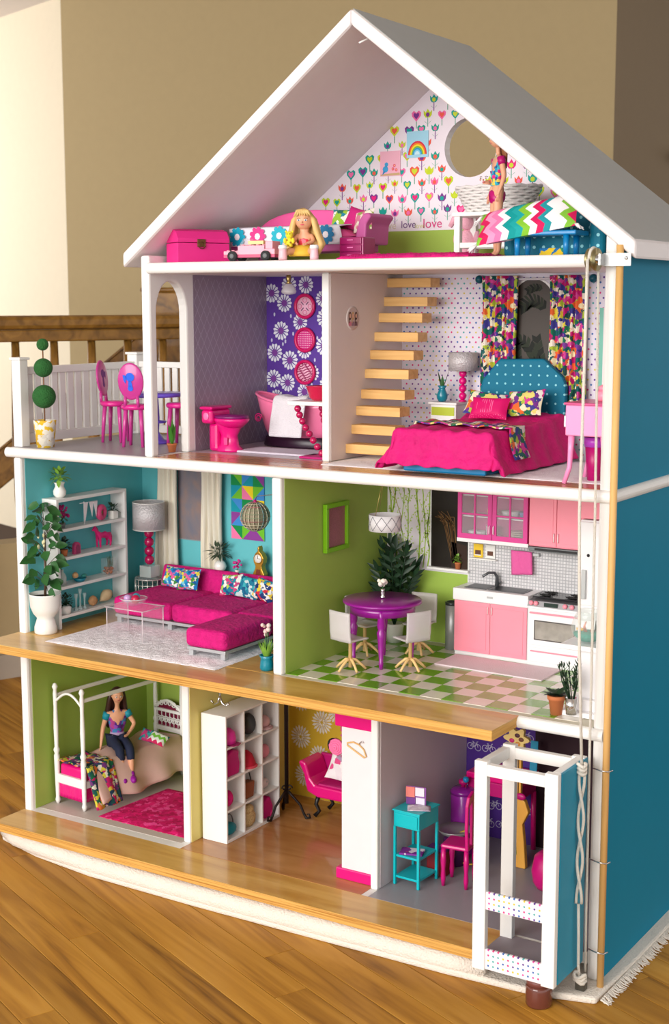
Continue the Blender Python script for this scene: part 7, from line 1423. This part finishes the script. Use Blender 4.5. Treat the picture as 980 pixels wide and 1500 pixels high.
# dowel, pulley and ropes
q = thing('guide_dowel', 'long wooden dowel fixed to the front right corner of the dollhouse', 'dowel', (1.2285, -.011, -.049)); P('rod', MB().cyl((0, 0, 0), (0, 0, 1.133), .0054, 16), DOWEL, q)
for z in (.0, .145, .29): P('wire_clip', MB().tube([(-.02, -.001, .062+z), (-.006, -.0062, .062+z), (.006, -.0062, .062+z), (.009, .004, .062+z)], .0012, 6), CHROME, q)
q = thing('pulley', 'steel pulley wheel on a bracket at the attic floor corner', 'pulley', (1.198, -.035, 1.063)); BR = M('pulley_brass', (160, 150, 110), .3, .9); T = Rt((0, 0, 0), 0, PI/2, -.12)
P('wheel', MB().lathe([(0, -.006), (.0165, -.006), (.0165, -.004), (.0125, -.0015), (.0125, .0015), (.0165, .004), (.0165, .006), (0, .006)], 28, T=T), BR, q); P('hub', MB().lathe([(.006, -.009), (.006, .009), (0, .009)], 16, T=T), CHROME, q); P('axle', MB().cyl((-.008, 0, 0), (.012, -.002, 0), .0022, 8), CHROME, q); P('bracket', MB().box(.009, .012, -.004, .016, -.008, .008).box(.009, .05, .0145, .0175, -.009, .009), STEEL, q); P('screw', MB().sph((.044, .0140, .002), .0028, 10, 6), CHROME, q)
ROPE = M('white_rope', (240, 234, 222), .9, bump=.8, bs=700)
def twist(pts, r):
    m = MB(); pts = [Vector(p) for p in pts]
    m.tube(pts, r, 8); N = 0; out = []
    L = 0; seg = []
    for a, b in zip(pts, pts[1:]): L += (b-a).length
    n = int(L/.0042); return m
q = thing('lift_rope', 'white rope looped over the pulley and knotted to the lift car', 'rope', (1.19, -.035, .32))
P('front_run', twist([(1.196, -.052, 1.063), (1.195, -.052, .9), (1.192, -.050, .7), (1.197, -.050, .5), (1.2055, -.050, .315)], .0024), ROPE, q, w=True); P('over_loop', MB().tube([(1.198, -.035-.0165*math.cos(a), 1.063+.0165*math.sin(a)) for a in [PI*k/10 for k in range(11)]], .0024, 8), ROPE, q, w=True)
P('rear_run', twist([(1.199, -.0185, 1.063), (1.205, -.022, .7), (1.206, -.022, .36), (1.207, -.022, .05), (1.208, -.022, -.02)], .0021), ROPE, q, w=True)
m = MB(); kx, ky, kz = 1.2055, -.05, .318
for i in range(3): m.tube([(kx+.006*math.cos(a), ky+.005*math.sin(a), kz-.006*i+.002*math.sin(a*2)) for a in [2*PI*k/12 for k in range(12)]], .003, 7, closed=True)
P('knot', m, ROPE, q, w=True)
for ph in (0, 3.14): P('braid_strand', MB().tube([(1.2065+.0042*math.cos(ph+k*.33), -.051+.0035*math.sin(ph+k*.33), .305-.0068*k) for k in range(31)], .0023, 7), ROPE, q, w=True)
P('tail_run', MB().tube([(1.206, -.051, .1), (1.207, -.05, .05), (1.207, -.048, .0), (1.208, -.044, -.022)], .0023, 8), ROPE, q, w=True)
q = thing('rope_cleat', 'metal rope cleat with a knot at the foot of the dollhouse', 'cleat', (1.208, -.038, -.043)); P('cleat', MB().box(-.008, .008, -.006, .008, 0, .016), M('cleat_grey', (90, 88, 80), .4, .7), q, bev=.002); m = MB()
for i in range(3): m.tube([(.009*math.cos(a), -.006+.006*math.sin(a), .018+.004*i+.003*math.sin(a*2+i)) for a in [2*PI*k/12 for k in range(12)]], .003, 7, closed=True)
P('rope_knot', m, ROPE, q)
